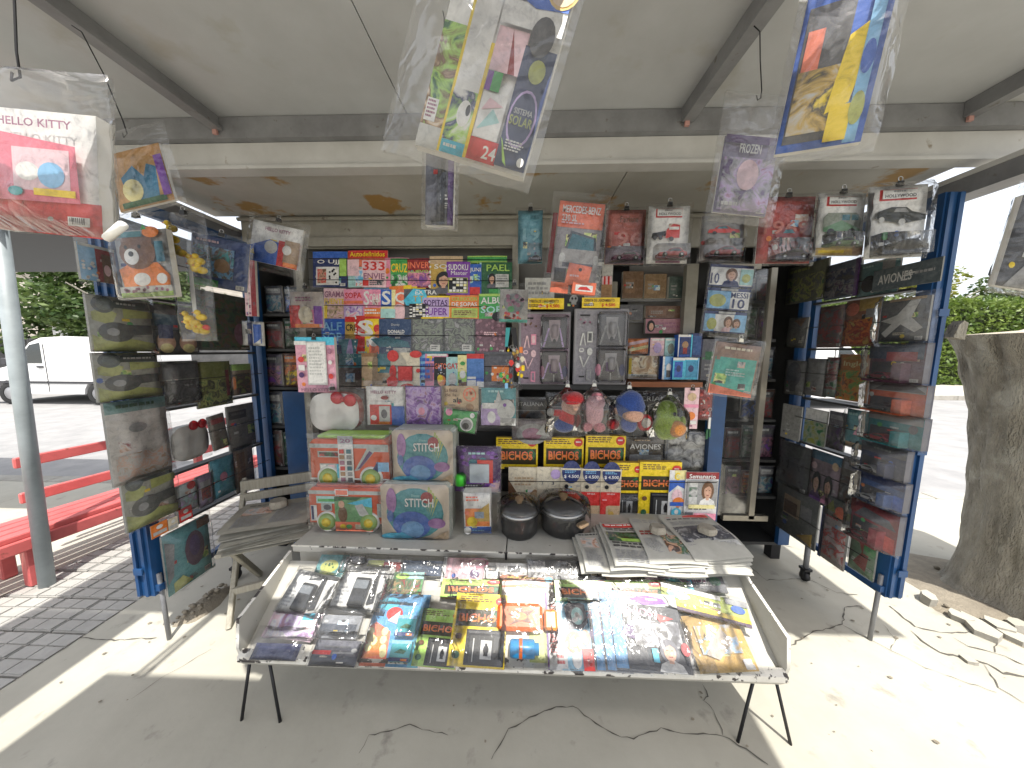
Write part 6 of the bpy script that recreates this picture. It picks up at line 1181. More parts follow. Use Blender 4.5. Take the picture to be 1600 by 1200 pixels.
tag(m.build('stone', None, TR(q.x, q.y, zc + .004)), 'flat round stone on top of the chair newspapers', 'stone', 'stones weighing down newspapers')
# ================================================================== GOODS HANGING UNDER THE CANOPY
def hook(parent, x, z, h, seed=0, dx=.0):
    bag = next(c for c in parent.children if c.name.startswith('plastic_bag')); z = max(v.co.z for v in bag.data.vertices) - .012
    r = random.Random(seed); m = MB()
    m.tube([(x + dx, 0, z + h), (x + dx * .7 + .004, 0, z + h * .93), (x + dx * .4 + r.uniform(-.006, .012), .004, z + h * .55), (x + r.uniform(-.004, .004), 0, z + h * .12), (x + .004, 0, z), (x - .006, -.003, z - .008), (x - .009, 0, z + .006)], .0016, IRON, 5); return m.build('hook_wire', parent)
GU = 'bagged publications hung from the canopy'
def ceil_hook(t, px, py, Y, ht, top, zc_, dx=0):
    p = atY(px, py, Y); hook(t, 0, top, max(.03, zc_ - (t.matrix_basis @ Vector((0, 0, top))).z), int(px), dx)
t = item('bagged_activity_set', 'bagged white and red set lettered HELLO KITTY in bright sun at the left edge', 'activity set', GU, onY(-70, 172, 158, 352, .50, 0, .10), .02, 'w', [('R', -.02, -.06, 1.02, .24, 'r'), ('T', 'HELLO KITTY', .39, .84, .88, .91, 'm'), ('P', [(.36, .20), (.40, .78), (.90, .70), (.92, .22)], (.70, .16, .22)), ('R', .48, .30, .86, .66, (.74, .52, .56)), ('D', .58, .46, .08, .08, 'w'), ('D', .74, .44, .09, .11, 'lb'), ('R', .62, .26, .90, .32, 'y'), ('D', .5, .28, .05, .04, 't'), ('R', .0, .3, .2, .8, 'lb'), ('D', .3, .4, .07, .1, 'lp'), ('D', .28, .24, .1, .06, 'gn'), ('R', .1, .02, .3, .12, 'lb'), ('D', .74, .06, .02, .02, 'lg')], bag=(.03, .026, .055, .012), puff=.05, amp=.014, back=True, cloudy=MILKY)
hook(t, .0, .245, .30, 3, .0)
m = MB(); m.tube([(.16, -.02, -.012), (.20, -.03, .008)], .006, flat(C['w'], .4, 0, 'white_stick'), 8); m.build('stick', t)
t = item('bagged_book', 'orange bordered picture book with a blue shape, bagged below the left rafter', 'book', GU, onY(186, 232, 276, 322, .92, 0, -.20), .008, (.50, .26, .08), [('P', [(.12, .06), (.12, .6), (.3, .9), (.7, .9), (.9, .7), (.9, .06)], (.50, .28, .10)), ('P', [(.25, .1), (.2, .55), (.45, .72), (.6, .5), (.7, .7), (.85, .62), (.78, .1)], (.04, .20, .34)), ('D', .35, .3, .18, .2, 'ly'), ('R', .1, .02, .9, .12, 'dgn'), ('R', .86, .1, 1, .8, 'p')], bag=(.03, .035, .05, .02), puff=.02, amp=.012)
hook(t, .0, .215, .30, 6, -.06)
# long pencil and book set in the middle
M, wd, ht = onY(642, -60, 824, 252, .46, 0, .29)
t = item('bagged_pencil_set', 'sunlit bag of a colouring book, crayons box 24 and a navy planet card', 'pencil set', GU, (M, wd, ht), .012, 'w', [('I', .0, .12, .20, .66, ('dgn', 'lgn', 'br', 'tan', 'w')), ('R', .0, .0, .2, .12, 'lg'), ('R', .02, .14, .12, .26, 'w'), ('L', .03, .15, .11, .25, 5, 'm'), ('R', .20, .0, .225, 1, 'y'), ('R', .225, .0, .44, 1, 'w'), ('R', .225, .0, .44, .07, 'cy'), ('L', .25, .02, .42, .05, 1, 'w'), ('I', .225, .07, .44, .34, ('w', 'nb', 'lgn', 'w')), ('D', .36, .22, .06, .07, 'w'), ('D', .39, .24, .02, .03, 'k'), ('R', .44, .0, .47, .6, 'y'), ('R', .47, .0, .73, .12, 'r'), ('T', '24', .60, .02, .72, .09, 'w'), ('P', [(.48, .12), (.70, .12), (.70, .36), (.48, .36)], 'w'), ('P', [(.5, .16), (.68, .22), (.6, .28)], 'lt'), ('P', [(.5, .26), (.68, .3), (.55, .33)], 'lpk'), ('R', .48, .36, .53, .46, 'p'), ('R', .53, .36, .57, .46, 'gn'), ('R', .57, .36, .61, .46, 'gn'), ('R', .48, .46, .74, .68, 'lpk'), ('P', [(.6, .68), (.64, .46), (.7, .46)], 'dr'), ('R', .73, .0, 1, .62, (.02, .035, .10)), ('D', .86, .26, .12, .15, 'lp'), ('D', .86, .26, .105, .135, (.02, .035, .10)), ('T', 'SISTEMA', .78, .28, .94, .31, 'lg'), ('T', 'SOLAR', .76, .22, .96, .27, 'lol'), ('D', .88, .5, .07, .06, 'lol'), ('L', .78, .08, .95, .14, 4, 'w'), ('D', .95, .04, .03, .025, 'w'), ('P', [(.74, .14), (.80, .02), (.84, .0), (.76, .12)], 'lgn'), ('R', .48, .68, 1, .8, 'w'), ('D', .85, .66, .1, .1, 'dg'), ('P', [(.42, 1), (.5, .84), (.74, .78), (1, .80), (1, 1)], 'b'), ('D', .92, .92, .14, .12, 'go'), ('D', .92, .92, .12, .105, 'tan'), ('T', 'LAPICES', .52, .925, .78, .965, 'w'), ('T', 'COLORES', .52, .87, .82, .91, 'w')], bag=(.045, .012, .05, .022), puff=.022, amp=.010, back=True, cloudy=MILKY)
hook(t, .0, ht + .045, .18, 9)
t = item('bagged_album', 'narrow dark bagged album seen edge on behind the pencil set', 'album', GU, onY(664, 205, 708, 352, .90, 0, .04), .02, 'dg', [('R', .0, .0, .4, 1, 'bl'), ('R', .55, .0, .7, 1, 'k'), ('R', .8, .0, 1, 1, 'dp')], bag=(.012, .012, .05, .016), amp=.018, back=True)
hook(t, .0, .40, .25, 12)
M, wd, ht = onY(1226, -30, 1322, 232, .52, 0, .13); M = M @ RZ(-.5)
t = item('bagged_magazine', 'blue and yellow sticker magazine, bagged and turned nearly sideways in the sun', 'magazine', GU, (M, wd * 1.1, ht), .008, 'b', [('R', .06, .05, .6, .9, 'dg'), ('R', .1, .45, .3, .75, 'co'), ('I', .08, .1, .6, .5, ('y', 'k', 'go', 'lg')), ('P', [(.5, .2), (.75, .25), (.9, .75), (.6, .66)], 'y'), ('R', .78, .0, .92, 1, 'lb'), ('R', .55, .02, .8, .24, 'y'), ('D', .85, .5, .07, .1, 'b'), ('D', .85, .2, .08, .1, 'lol')], bag=(.012, .014, .03, .02), puff=.03, amp=.016, back=True, cloudy=MILKY)
hook(t, .0, ht + .025, .2, 15)
M, wd, ht = onY(1112, 216, 1196, 335, .98, 0, .10)
t = item('bagged_comic', 'greyish bag with a violet magazine lettered FROZEN under the right rafter', 'comic', GU, (M, wd, ht), .006, (.20, .17, .26), [('I', .03, .03, .97, .72, ('dp', 'g', 'lp', 'm')), ('T', 'FROZEN', .28, .78, .68, .90, 'w'), ('R', .0, .9, 1, 1, 'dp'), ('L', .1, .05, .5, .14, 1, 'lg'), ('D', .5, .5, .2, .2, 'lpk')], bag=(.022, .022, .115, .03), cloudy=True, puff=.02, amp=.012, back=True)
hook(t, .0, ht + .11, .18, 19, -.05)
t = item('bagged_album', 'dark grey bagged album cut by the right frame edge', 'album', GU, onY(1552, 312, 1650, 452, .78, 0, .14), .012, 'dg', [('P', [(.1, 0), (.4, .3), (.3, 1), (.7, 1), (.7, 0)], 'g'), ('R', .75, .0, 1, 1, 'nb')], bag=(.014, .02, .03, .02), puff=.03, amp=.016, back=True)
hook(t, .0, .30, .45, 22)
item('white_tag', 'small white tag high up beside the sideways magazine', 'tag', None, onY(1249, -14, 1283, 2, .60), .002, 'w', [])
# bags before the left door
GL = 'bagged toys hung by the left rack door'
t = item('bagged_toy', 'bagged brown teddy picture cushion with an orange carrot printed', 'cushion', GL, onY(194, 360, 276, 464, 1.12, 0, -.05), .02, (.36, .37, .38), [('P', [(0, 0), (1, 0), (1, .1), (.5, .05), (0, .1)], 'lgn'), ('R', .0, .07, 1, .16, 'lg'), ('B', .05, .08, .95, .15, 14, .03, 'm'), ('P', [(.1, .16), (.05, .42), (.3, .52), (.8, .50), (1, .3), (.98, .16)], 'o'), ('D', .46, .26, .16, .1, 'w'), ('D', .84, .26, .1, .08, 'w'), ('D', .25, .82, .08, .07, (.19, .085, .04)), ('D', .68, .82, .08, .07, (.19, .085, .04)), ('D', .46, .66, .34, .25, (.19, .085, .04)), ('D', .34, .60, .14, .12, 'w'), ('D', .34, .64, .05, .04, 'k'), ('D', .26, .74, .03, .03, 'k'), ('D', .52, .74, .03, .03, 'k'), ('R', .1, .88, .6, .96, (.05, .22, .26)), ('D', .78, .94, .16, .08, 'o'), ('P', [(.6, .98), (.66, 1.06), (.72, .98)], 'gn'), ('R', .82, .5, .98, .8, (.08, .25, .35)), ('L', .05, 1.0, .5, 1.06, 1, 'r')], bag=(.02, .02, .055, .01), clip=1.0, puff=.035, amp=.012)
M, wd, ht = onY(284, 345, 334, 530, 1.18, 0, .0); t = thing('duck_toy_bag', 'long clear bag with small yellow rubber ducks', 'toy bag', M, GL)
DUCK = flat((.80, .56, .03), .35, 0, 'yellow_rubber'); BEAK = flat(C['o'], .35, 0, 'orange_beak')
for k, (u, v) in enumerate([(.1, .93), (.12, .84), (.2, .74), (.28, .73), (.55, .66), (.72, .66), (.6, .60), (.76, .585), (.3, .18), (.62, .19), (.32, .11), (.5, .08), (.66, .07), (.44, .14)]):
    x = (u - .5) * wd * 1.2 + .01; z = v * ht; s = .019; m = MB()
    m.ball((x, -.004, z), (s, s * .75, s * .72), DUCK, 12, 8); m.ball((x - s * .55, -.008, z + s * .95), s * .55, DUCK, 10, 7); m.ball((x - s * 1.1, -.012, z + s * .9), (s * .3, s * .26, s * .14), BEAK, 8, 5); m.build('duck', t)
m = MB(); m.box((-wd * .1, .004, ht * .06), (wd * .02, .006, ht * .66), flat(C['lg'], .5, 0, 'white_strip')); m.build('strip', t)
m = MB(); m.ball((wd * .36, -.006, ht * .10), (.014, .01, .012), flat(C['r'], .35, 0, 'red_rubber'), 9, 6); m.build('red_toy', t)
add_bag(t, -wd * .5, -.01, wd * .62, ht * 1.06, 201, .03, .008, None, .02); add_clip(t, 0, ht * 1.06)
M, wd, ht = onY(310, 372, 374, 450, 1.32, 0, .16)
item('bagged_book', 'deep blue picture book with a crowd of tiny figures, bagged beside the ducks', 'book', GL, (M @ RZ(.35), wd * 1.1, ht), .006, (.025, .06, .20), [('I', .05, .2, .75, .8, ('t', 'nb', 'lb', 'br', 't')), ('R', .0, .0, .5, .14, 'gn'), ('L', .1, .84, .5, .92, 1, 'lpk'), ('D', .55, .45, .14, .14, 'lbr')], bag=(.012, .014, .02, .012), clip=.9)
M, wd, ht = onY(388, 350, 466, 414, 1.42, 0, .22)
item('bagged_book', 'bagged white and blue book with a red corner lettered HELLO KITTY', 'book', GL, (M, wd, ht), .008, 'w', [('T', 'HELLO KITTY', .28, .80, .78, .89, 'm'), ('P', [(0, .0), (0, .36), (.4, .6), (.62, .55), (.62, .0)], 'b'), ('R', .58, .0, 1, .62, 'r'), ('R', .7, .1, 1, .66, (.42, .30, .2)), ('D', .44, .42, .13, .16, 'lg'), ('D', .76, .42, .09, .12, 'w'), ('R', .72, .02, 1, .12, 'o'), ('P', [(.02, .18), (.1, .3), (.14, .16)], 'y')], bag=(.02, .03, .025, .04), puff=.03, amp=.014, clip=.9)
item('paper_strip', 'long thin pink and red strip of stickers hanging by the hinge of the left door', 'sticker strip', GL, onY(384, 405, 402, 494, 1.55, 0, .04), .012, 'lpk', [('R', .55, .0, 1, 1, 'dr'), ('B', .05, .02, .5, .98, 12, .1, 'm'), ('R', .3, .0, .36, 1, 'w')])
item('card_packet', 'little packet of white and blue cards under the thin pink strip', 'card packet', GL, onY(380, 503, 412, 540, 1.57, 0, .03), .01, 'w', [('R', .25, .0, .5, 1, 'nb'), ('R', .55, .1, .95, .9, 'b'), ('P', [(.6, .1), (.9, .3), (.9, .1)], 'w')], bag=(.003, .003, .004, .003))
# ---------------------------------------------------------------- racks on the left door
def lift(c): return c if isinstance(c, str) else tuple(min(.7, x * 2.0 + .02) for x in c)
GDL = 'packs on the left rack door'
XL_, XR_ = DXL + .024, DXR - .024
def dl(rect, label, name, cat, bg, ops, off=0.0, roll=0.0, bag=(.008, .008, .008, .006), t=.01, group=GDL, **k):
    M, wd, ht = onX(*rect, XL_ + off, 0, roll); k.setdefault('cloudy', MILKY); k.setdefault('edge', None); bg = lift(bg); return item(name, label, cat, group, (M, wd, ht), t, bg, ops, bag=bag, **k)
dl((126, 386, 178, 438), 'bagged blue and red card at the top outer corner of the left door', 'bagged_card', 'card', 'lb', [('R', .45, .0, 1, 1, 'dr'), ('R', .6, .0, 1, .8, 'br'), ('B', .05, .0, .45, .5, 12, .05, 'w'), ('R', .0, .92, 1, 1, 'lg'), ('D', .72, .35, .1, .16, 'lpk')], .03, bag=(.012, .012, .06, .02), puff=.03, amp=.014)
GADG = lambda: [('P', [(.0, .0), (1, .0), (1, .16), (.6, .24), (.2, .20), (0, .3)], 'lol'), ('P', [(.5, .62), (1, .66), (1, .78), (.5, .80)], 'lol'), ('P', [(.02, .56), (.3, .48), (.4, .7), (.2, .8), (.02, .7)], 'lol'), ('D', .2, .84, .17, .15, (.02, .035, .03)), ('D', .2, .84, .11, .1, (.05, .07, .06)), ('P', [(.34, .80), (.96, .80), (.92, .95), (.36, .93)], (.02, .035, .03)), ('L', .4, .84, .85, .9, 1, 'lg'), ('D', .36, .36, .28, .18, (.05, .055, .05)), ('P', [(.4, .3), (.95, .34), (.95, .52), (.45, .50)], (.06, .065, .06)), ('D', .3, .36, .1, .07, 'g')]
def gadget(rect, label):
    t = dl(rect, label, 'gadget_pack', 'gadget pack', (.19, .19, .16), GADG(), .01, bag=(.01, .012, .008, .01), puff=.05, amp=.014)
    wd = rect; return t
gadget((143, 468, 234, 548), 'green camouflage gadget pack on the upper outer rack of the left door'); gadget((152, 553, 246, 622), 'green camouflage gadget pack just under the upper one'); gadget((194, 734, 272, 816), 'green camouflage gadget pack low on the left door, above the orange card')
dl((238, 480, 306, 550), 'pack of dolls with blue tops and peach faces behind the ducks', 'doll_pack', 'doll pack', 'dg', [('R', .0, .55, 1, .8, (.05, .12, .18)), ('D', .25, .22, .2, .2, 'sk'), ('D', .72, .22, .2, .2, 'sk'), ('D', .25, .1, .14, .1, 'ly'), ('D', .72, .1, .14, .1, 'ly'), ('R', .1, .3, .4, .58, 'nb'), ('R', .58, .3, .88, .58, 'nb')], puff=.03, amp=.014)
dl((308, 462, 385, 546), 'dark green wrapped pack on the inner side beside the ducks', 'wrapped_pack', 'pack', (.04, .05, .035), [('I', .05, .05, .95, .9, ('k', 'dgn', 'br', 'bl')), ('D', .8, .3, .14, .2, 'm')])
dl((250, 566, 310, 632), 'dull grey wrapped pack in the second rack row', 'wrapped_pack', 'pack', (.10, .10, .09), [('I', .05, .05, .95, .55, ('bl', 'dg', 'k', 'g')), ('R', .05, .6, .95, .95, 'dg')], puff=.03, amp=.016)
dl((308, 567, 360, 634), 'olive book with a red spine in the second rack row', 'olive_book', 'book', 'ol', [('I', .05, .05, .95, .6, ('ol', 'k', 'lol', 'dgn')), ('R', .8, .2, .9, .8, 'dr')])
dl((362, 570, 392, 616), 'brown magazine with a pale green head next to the door hinge', 'brown_magazine', 'magazine', (.12, .08, .05), [('R', .0, .8, 1, 1, 'lgn'), ('D', .1, .4, .14, .2, 'o'), ('I', .2, .05, .9, .7, ('br', 'k', 'ol'))])
dl((172, 628, 262, 748), 'grey bag with a mint header card in the middle of the left door', 'header_bag', 'bagged goods', (.30, .28, .26), [('R', .0, .86, 1, 1, (.16, .32, .30)), ('L', .15, .89, .8, .96, 1, 'dgn'), ('I', .05, .05, .95, .35, ('lbr', 'lg', 'sk', 'lg')), ('D', .45, .66, .15, .06, 'g')], .03, bag=(.006, .012, .0, .006), puff=.03, amp=.016, cloudy=True)
# plain white rounded cushion with a red bow
M, wd, ht = onX(268, 658, 325, 720, XL_ + .01); t = thing('gift_tin', 'white rounded tin with a red bow standing in the middle of the left rack door', 'tin', M, GDL)
m = MB(); m.prism([(wd * .5 * math.copysign(abs(math.cos(a)) ** .65, math.cos(a)), ht * .46 + ht * .42 * math.copysign(abs(math.sin(a)) ** .7, math.sin(a))) for a in [6.2832 * i / 28 for i in range(28)]], 0, .035, flat((.62, .61, .58), .3, 0, 'enamel')); m.build('body', t)
m = MB()
for sg in (-1, 1): m.ball((wd * .2 + sg * wd * .12, -.008, ht * .86), (wd * .13, .01, ht * .12), RIB, 10, 7)
m.build('bow', t); add_bag(t, -wd * .54, -.006, wd * .54, ht * 1.02, 140, .02)
dl((333, 648, 356, 700), 'dark brown book in the third rack row, leaning', 'brown_book', 'book', (.07, .055, .04), [('R', .1, .75, .9, .9, 'dr')], roll=-.1); dl((358, 634, 397, 700), 'dark grey book with a black label in the third rack row', 'grey_book', 'book', (.08, .075, .07), [('R', .05, .7, .7, .88, 'k'), ('L', .1, .75, .6, .84, 1, 'dg')])
dl((274, 756, 308, 800), 'white picture card with a red corner low on the left door', 'picture_card', 'card', (.3, .34, .34), [('D', .75, .88, .2, .14, 'r'), ('I', .05, .05, .95, .6, ('lg', 'lt', 'g', 'lp'))]); dl((309, 742, 332, 790), 'dim purple framed group picture card beside the teal book', 'picture_card', 'card', (.10, .07, .12), [('R', .2, .2, .85, .8, 'g'), ('I', .22, .22, .83, .6, ('k', 'dr', 'br', 'dp'))])
dl((331, 716, 366, 774), 'teal book with a pink bow near the chair back', 'teal_book', 'book', (.02, .16, .22), [('D', .5, .5, .16, .12, 'pk'), ('B', .1, .1, .9, .9, 10, .05, 't')]); dl((367, 700, 396, 765), 'dark brown folder above the chair back', 'brown_folder', 'folder', (.09, .06, .04), [('R', .1, .1, .5, .9, 'br')])
for r_, c_, l_ in (((236, 816, 262, 836), 'o', 'small orange card on the lowest ledge of the left door'), ((263, 808, 278, 826), 'cr', 'small cream card on the lowest ledge of the left door'), ((280, 792, 300, 812), 'r', 'small red card on the lowest ledge of the left door')):
    dl(r_, l_, 'small_card', 'card', c_, [('R', .1, .15, .9, .4, 'lg'), ('D', .5, .7, .2, .15, 'w')], .012, bag=None, t=.003)
dl((258, 822, 328, 912), 'big teal bag with purple toy and green foot at the bottom of the left door', 'bagged_toy', 'bagged toy', (.045, .16, .17), [('D', .62, .55, .22, .3, (.10, .04, .08)), ('D', .62, .6, .12, .18, 'dp'), ('P', [(.1, .02), (.5, .05), (.3, .22), (.1, .18)], 'lol'), ('P', [(.0, .9), (.2, .8), (.12, .3), (0, .2)], 'g'), ('R', .7, .85, 1, 1, 'br')], bag=(.012, .01, .02, .008), puff=.05, amp=.02)
# ---------------------------------------------------------------- racks on the right door
GDR = 'packs on the right rack door'
def dr(rect, label, name, cat, bg, ops, off=0.0, roll=0.0, bag=(.006, .006, .008, .004), t=.008, group=GDR, **k):
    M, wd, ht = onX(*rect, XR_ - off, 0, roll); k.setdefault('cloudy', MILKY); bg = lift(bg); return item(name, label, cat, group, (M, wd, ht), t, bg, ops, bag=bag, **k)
dr((1232, 414, 1290, 470), 'dim olive magazine on the top rack by the right door hinge', 'olive_magazine', 'magazine', (.07, .075, .04), [('I', .05, .05, .95, .7, ('ol', 'bl', 'lol', 'dgn')), ('L', .1, .78, .8, .9, 1, 'lol')])
dr((1292, 411, 1342, 464), 'dim slate blue magazine in the top row of the right door', 'slate_magazine', 'magazine', (.06, .075, .11), [('I', .05, .05, .95, .8, ('dg', 'nb', 'g', 'dp')), ('R', .88, .0, 1, 1, 'dp')])
dr((1344, 408, 1402, 458), 'teal green magazine with a round dark emblem in the top row', 'teal_magazine', 'magazine', (.05, .13, .14), [('D', .3, .35, .2, .25, 'k'), ('R', .6, .5, .9, .95, 'g'), ('L', .1, .8, .5, .9, 1, 'lt')])
dr((1368, 413, 1466, 446), 'dark header lettered AVIONES jutting from the top of the right door', 'aeroplane_header', 'header card', (.035, .045, .05), [('T', 'AVIONES', .1, .28, .62, .72, 'lg'), ('L', .66, .4, .98, .6, 1, 'g')], .03, bag=None, t=.006)
dr((1230, 498, 1258, 542), 'dark curling magazine by the hinge in the second row', 'curled_magazine', 'magazine', (.04, .04, .035), [('P', [(.3, .9), (.9, 1), (.7, .7)], 'br')], roll=.06); dr((1280, 480, 1318, 542), 'reddish brown magazine in the second row of the right door', 'brown_magazine', 'magazine', (.10, .05, .05), [('I', .05, .1, .95, .9, ('br', 'dg', 'dr', 'bl'))])
dr((1321, 470, 1372, 540), 'orange brown magazine with a yellow top corner in the second row', 'orange_magazine', 'magazine', (.17, .06, .025), [('R', .4, .75, 1, 1, 'go'), ('D', .25, .8, .2, .14, 'co'), ('R', .65, .6, 1, .78, 'g'), ('I', .05, .05, .95, .58, ('br', 'o', 'dr', 'go'))])
t = dr((1378, 468, 1448, 532), 'bagged grey model plane pack at the outer end of the second row', 'aeroplane_pack', 'model plane', (.13, .13, .13), [('R', .0, .0, 1, 1, (.11, .115, .12)), ('P', [(.05, .5), (.4, .62), (.7, 1), (.85, .95), (.7, .55), (.95, .3), (.8, .2), (.5, .4), (.2, .1), (.1, .2), (.3, .42)], 'lg'), ('R', .2, .94, .95, 1, 'tan')], .02, bag=(.012, .03, .02, .012), puff=.06, amp=.02)
dr((1227, 565, 1257, 616), 'grey portrait card in the third row by the hinge', 'portrait_card', 'card', (.10, .10, .095), [('D', .5, .6, .36, .36, 'bl'), ('R', .35, .1, .65, .4, 'dg')]); dr((1260, 562, 1291, 618), 'plain grey booklet in the third row of the right door', 'grey_booklet', 'booklet', (.17, .17, .165), [('D', .5, .3, .12, .06, 'g')])
dr((1291, 560, 1310, 620), 'grey green floral booklet beside the orange language book', 'floral_booklet', 'booklet', (.10, .13, .11), [('I', .0, .2, 1, 1, ('dgn', 'g', 'dr', 'gg'))])
dr((1310, 556, 1357, 626), 'orange language book titled INGLES', 'language_book', 'book', (.30, .11, .02), [('T', 'Ingles', .2, .72, .95, .86, 'ly'), ('I', .05, .03, .95, .66, ('br', 'o', 'go', 'gn', 'o')), ('P', [(.1, .9), (.5, .98), (.9, .92), (.5, .88)], 'go')])
CB = 'toy car boxes in a long clear bag on the right door'
def cbox(rect, label, bg, car, ops, off=.03):
    M, wd, ht = onX(*rect, XR_ - off); t = item('toy_car_box', label, 'toy car box', CB, (M, wd, ht), .03, bg, [('R', .05, .06, .62, .52, (.04, .04, .05))] + ops, bag=(.012, .02, .006, .006), puff=.075, amp=.018, edge='bl', cloudy=MILKY)
    m = MB(); m.box((-wd * .44, -.045, .0), (wd * .12, -.003, ht * .06), flat(C[bg] if isinstance(bg, str) else bg, .35, 0, 'cover')); m.box((wd * .13, -.045, 0), (wd * .30, -.003, ht * .5), flat(C[bg] if isinstance(bg, str) else bg, .35, 0, 'cover')); m.build('box_tray', t)
    toy_car(t, -wd * .16, -.038, ht * .08, wd * .5, car); return t
cbox((1362, 538, 1442, 596), 'dark blue and crimson box with a crimson car, topmost in the long bag', (.10, .03, .06), (.32, .03, .07), [('R', .0, .6, 1, 1, (.03, .05, .10)), ('R', .35, .55, .9, .78, 'dr')]); cbox((1359, 600, 1444, 645), 'orange box below the crimson one in the long bag', (.56, .10, .03), (.10, .10, .11), [('R', .0, .72, 1, 1, 'g'), ('P', [(.1, .75), (.3, .98), (.8, .98), (1, .75)], 'dg')])
cbox((1358, 648, 1440, 694), 'teal box with a small red car in the long bag', (.02, .20, .22), (.45, .05, .06), [('R', .0, .74, 1, 1, 'g'), ('D', .85, .6, .08, .14, 'bl')]); cbox((1346, 697, 1414, 742), 'navy box with a silver white car in the long bag', (.02, .03, .09), (.5, .5, .5), [('R', .0, .7, 1, 1, 'bl'), ('L', .3, .78, .8, .9, 1, 'g')])
cbox((1345, 745, 1412, 788), 'blue box with a white car in the long bag', (.025, .08, .25), (.6, .6, .6), [('R', .0, .72, 1, 1, 'nb'), ('R', .65, .0, 1, .5, 'b')]); cbox((1330, 792, 1402, 850), 'crimson box with a dark red car, lowest in the long bag', (.28, .02, .04), (.25, .02, .04), [('R', .0, .66, 1, 1, 'dr'), ('P', [(.1, .6), (.3, .88), (.85, .8), (1, .6)], 'bl'), ('R', .66, .0, 1, .4, 'r')])
dr((1222, 634, 1250, 686), 'plain grey paper in the fourth row by the hinge', 'grey_booklet', 'booklet', (.14, .14, .13), [('D', .2, .2, .05, .03, 'bl')], bag=None); dr((1258, 641, 1290, 694), 'grey green landscape booklet in the fourth row', 'green_booklet', 'booklet', (.12, .14, .10), [('R', .0, .65, 1, 1, 'lg'), ('I', .0, .0, 1, .65, ('dgn', 'gg', 'ol'))], bag=None)
dr((1294, 645, 1320, 702), 'dark purple grey magazine in the fourth row', 'grey_magazine', 'magazine', (.07, .065, .08), [('I', .0, .0, 1, .6, ('k', 'dg', 'dp')), ('R', .1, .8, .9, .92, 'g')]); dr((1322, 642, 1354, 700), 'bagged teal packet with a pink bird in the fourth row', 'teal_packet', 'packet', (.05, .16, .18), [('P', [(.4, .35), (.6, .6), (.7, .35)], 'pk'), ('R', .1, .0, .9, .14, 'tan'), ('L', .1, .8, .9, .92, 1, 'lt')], puff=.03, amp=.016)
dr((1216, 695, 1264, 764), 'nearly black folder in the fifth row by the hinge', 'dark_folder', 'folder', (.035, .037, .037), [('I', .1, .1, .9, .7, ('k', 'bl', 'dg', 'bl'))]); dr((1266, 710, 1312, 786), 'pinkish doll magazine with a blue head strip in the fifth row', 'doll_magazine', 'magazine', (.14, .10, .12), [('R', .0, .82, 1, 1, (.06, .18, .28)), ('D', .85, .8, .1, .08, 'tan'), ('F', .1, .0, .5, .6, 'k', 'dp'), ('F', .5, .0, .9, .6, 'k', 'm'), ('D', .2, .7, .1, .07, 'lpk')])
dr((1314, 718, 1342, 790), 'brown and grey magazine beside the lower car boxes', 'brown_magazine', 'magazine', (.08, .07, .06), [('R', .1, .75, .9, .9, 'g'), ('I', .0, .0, 1, .6, ('br', 'dg', 'g'))])
dr((1213, 766, 1276, 842), 'dull gold edged magazine at the bottom by the hinge', 'gold_magazine', 'magazine', (.07, .075, .07), [('R', .2, .4, .6, .8, 'tan'), ('R', .24, .44, .56, .7, 'br'), ('P', [(.6, .1), (.95, .3), (.95, .05)], 'go'), ('R', .65, .5, .9, .75, 'g')]); dr((1283, 800, 1322, 882), 'white and red activity book at the bottom of the right door', 'activity_book', 'book', (.24, .20, .19), [('I', .15, .1, 1, .7, ('lpk', 'lg', 'r', 'g')), ('R', .0, .0, .14, 1, 'nb'), ('L', .2, .8, .9, .92, 1, 'r')])
dr((1328, 830, 1368, 898), 'green and red festive book at the bottom outer corner', 'festive_book', 'book', (.09, .16, .09), [('P', [(.2, .2), (.5, .5), (.3, .8), (.8, .7), (.7, .1)], (.35, .07, .05)), ('I', .55, .5, 1, 1, ('dgn', 'gn', 'gg'))]); dr((1290, 782, 1332, 812), 'dark wedge shaped packet with orange and green, above the festive book', 'dark_packet', 'packet', (.05, .06, .05), [('D', .6, .4, .2, .3, 'co'), ('P', [(.0, .3), (.3, .9), (.4, .3)], 'ol'), ('D', .9, .4, .12, .2, 'ol')], .01)
# ================================================================== GOODS IN THE SLOPING TRAY
GT = 'goods laid in the sloping tray'
def tr(rect, lift, label, name, cat, bg, ops, t=.008, roll=0.0, bag=(.01, .01, .012, .008), **k):
    M, wd, ht = onTray(*rect, lift + t, roll); k.setdefault('cloudy', MILKY); return item(name, label, cat, GT, (M, wd, ht), t, bg, ops, bag=bag, **k)
tr((488, 872, 530, 906), .006, 'teal packet with a yellow fish at the back left corner of the tray', 'fish_packet', 'packet', (.14, .36, .37), [('D', .45, .5, .28, .25, 'lol'), ('R', .08, .08, .92, .92, (.10, .26, .27)), ('D', .45, .52, .3, .26, 'lol'), ('B', .3, .4, .6, .65, 6, .03, 'dgn')])
tr((532, 872, 562, 893), .006, 'crumpled dark bag beside the teal fish packet', 'dark_packet', 'packet', 'dg', [('I', .05, .05, .95, .95, ('k', 'g', 'dg', 'lg'))], amp=.016)
tr((566, 876, 624, 897), .006, 'silvery grey flat packets near the back of the tray', 'grey_packet', 'packet', 'g', [('R', .1, .1, .5, .9, 'lol'), ('R', .5, .1, .95, .8, 'dr'), ('L', .55, .3, .9, .6, 1, 'w')], amp=.014)
tr((628, 878, 692, 900), .006, 'navy blue wallet pack at the back of the tray', 'navy_wallet', 'wallet', (.05, .08, .13), [('R', .45, .0, 1, 1, (.025, .045, .09)), ('L', .55, .55, .95, .8, 1, 'g')], amp=.012)
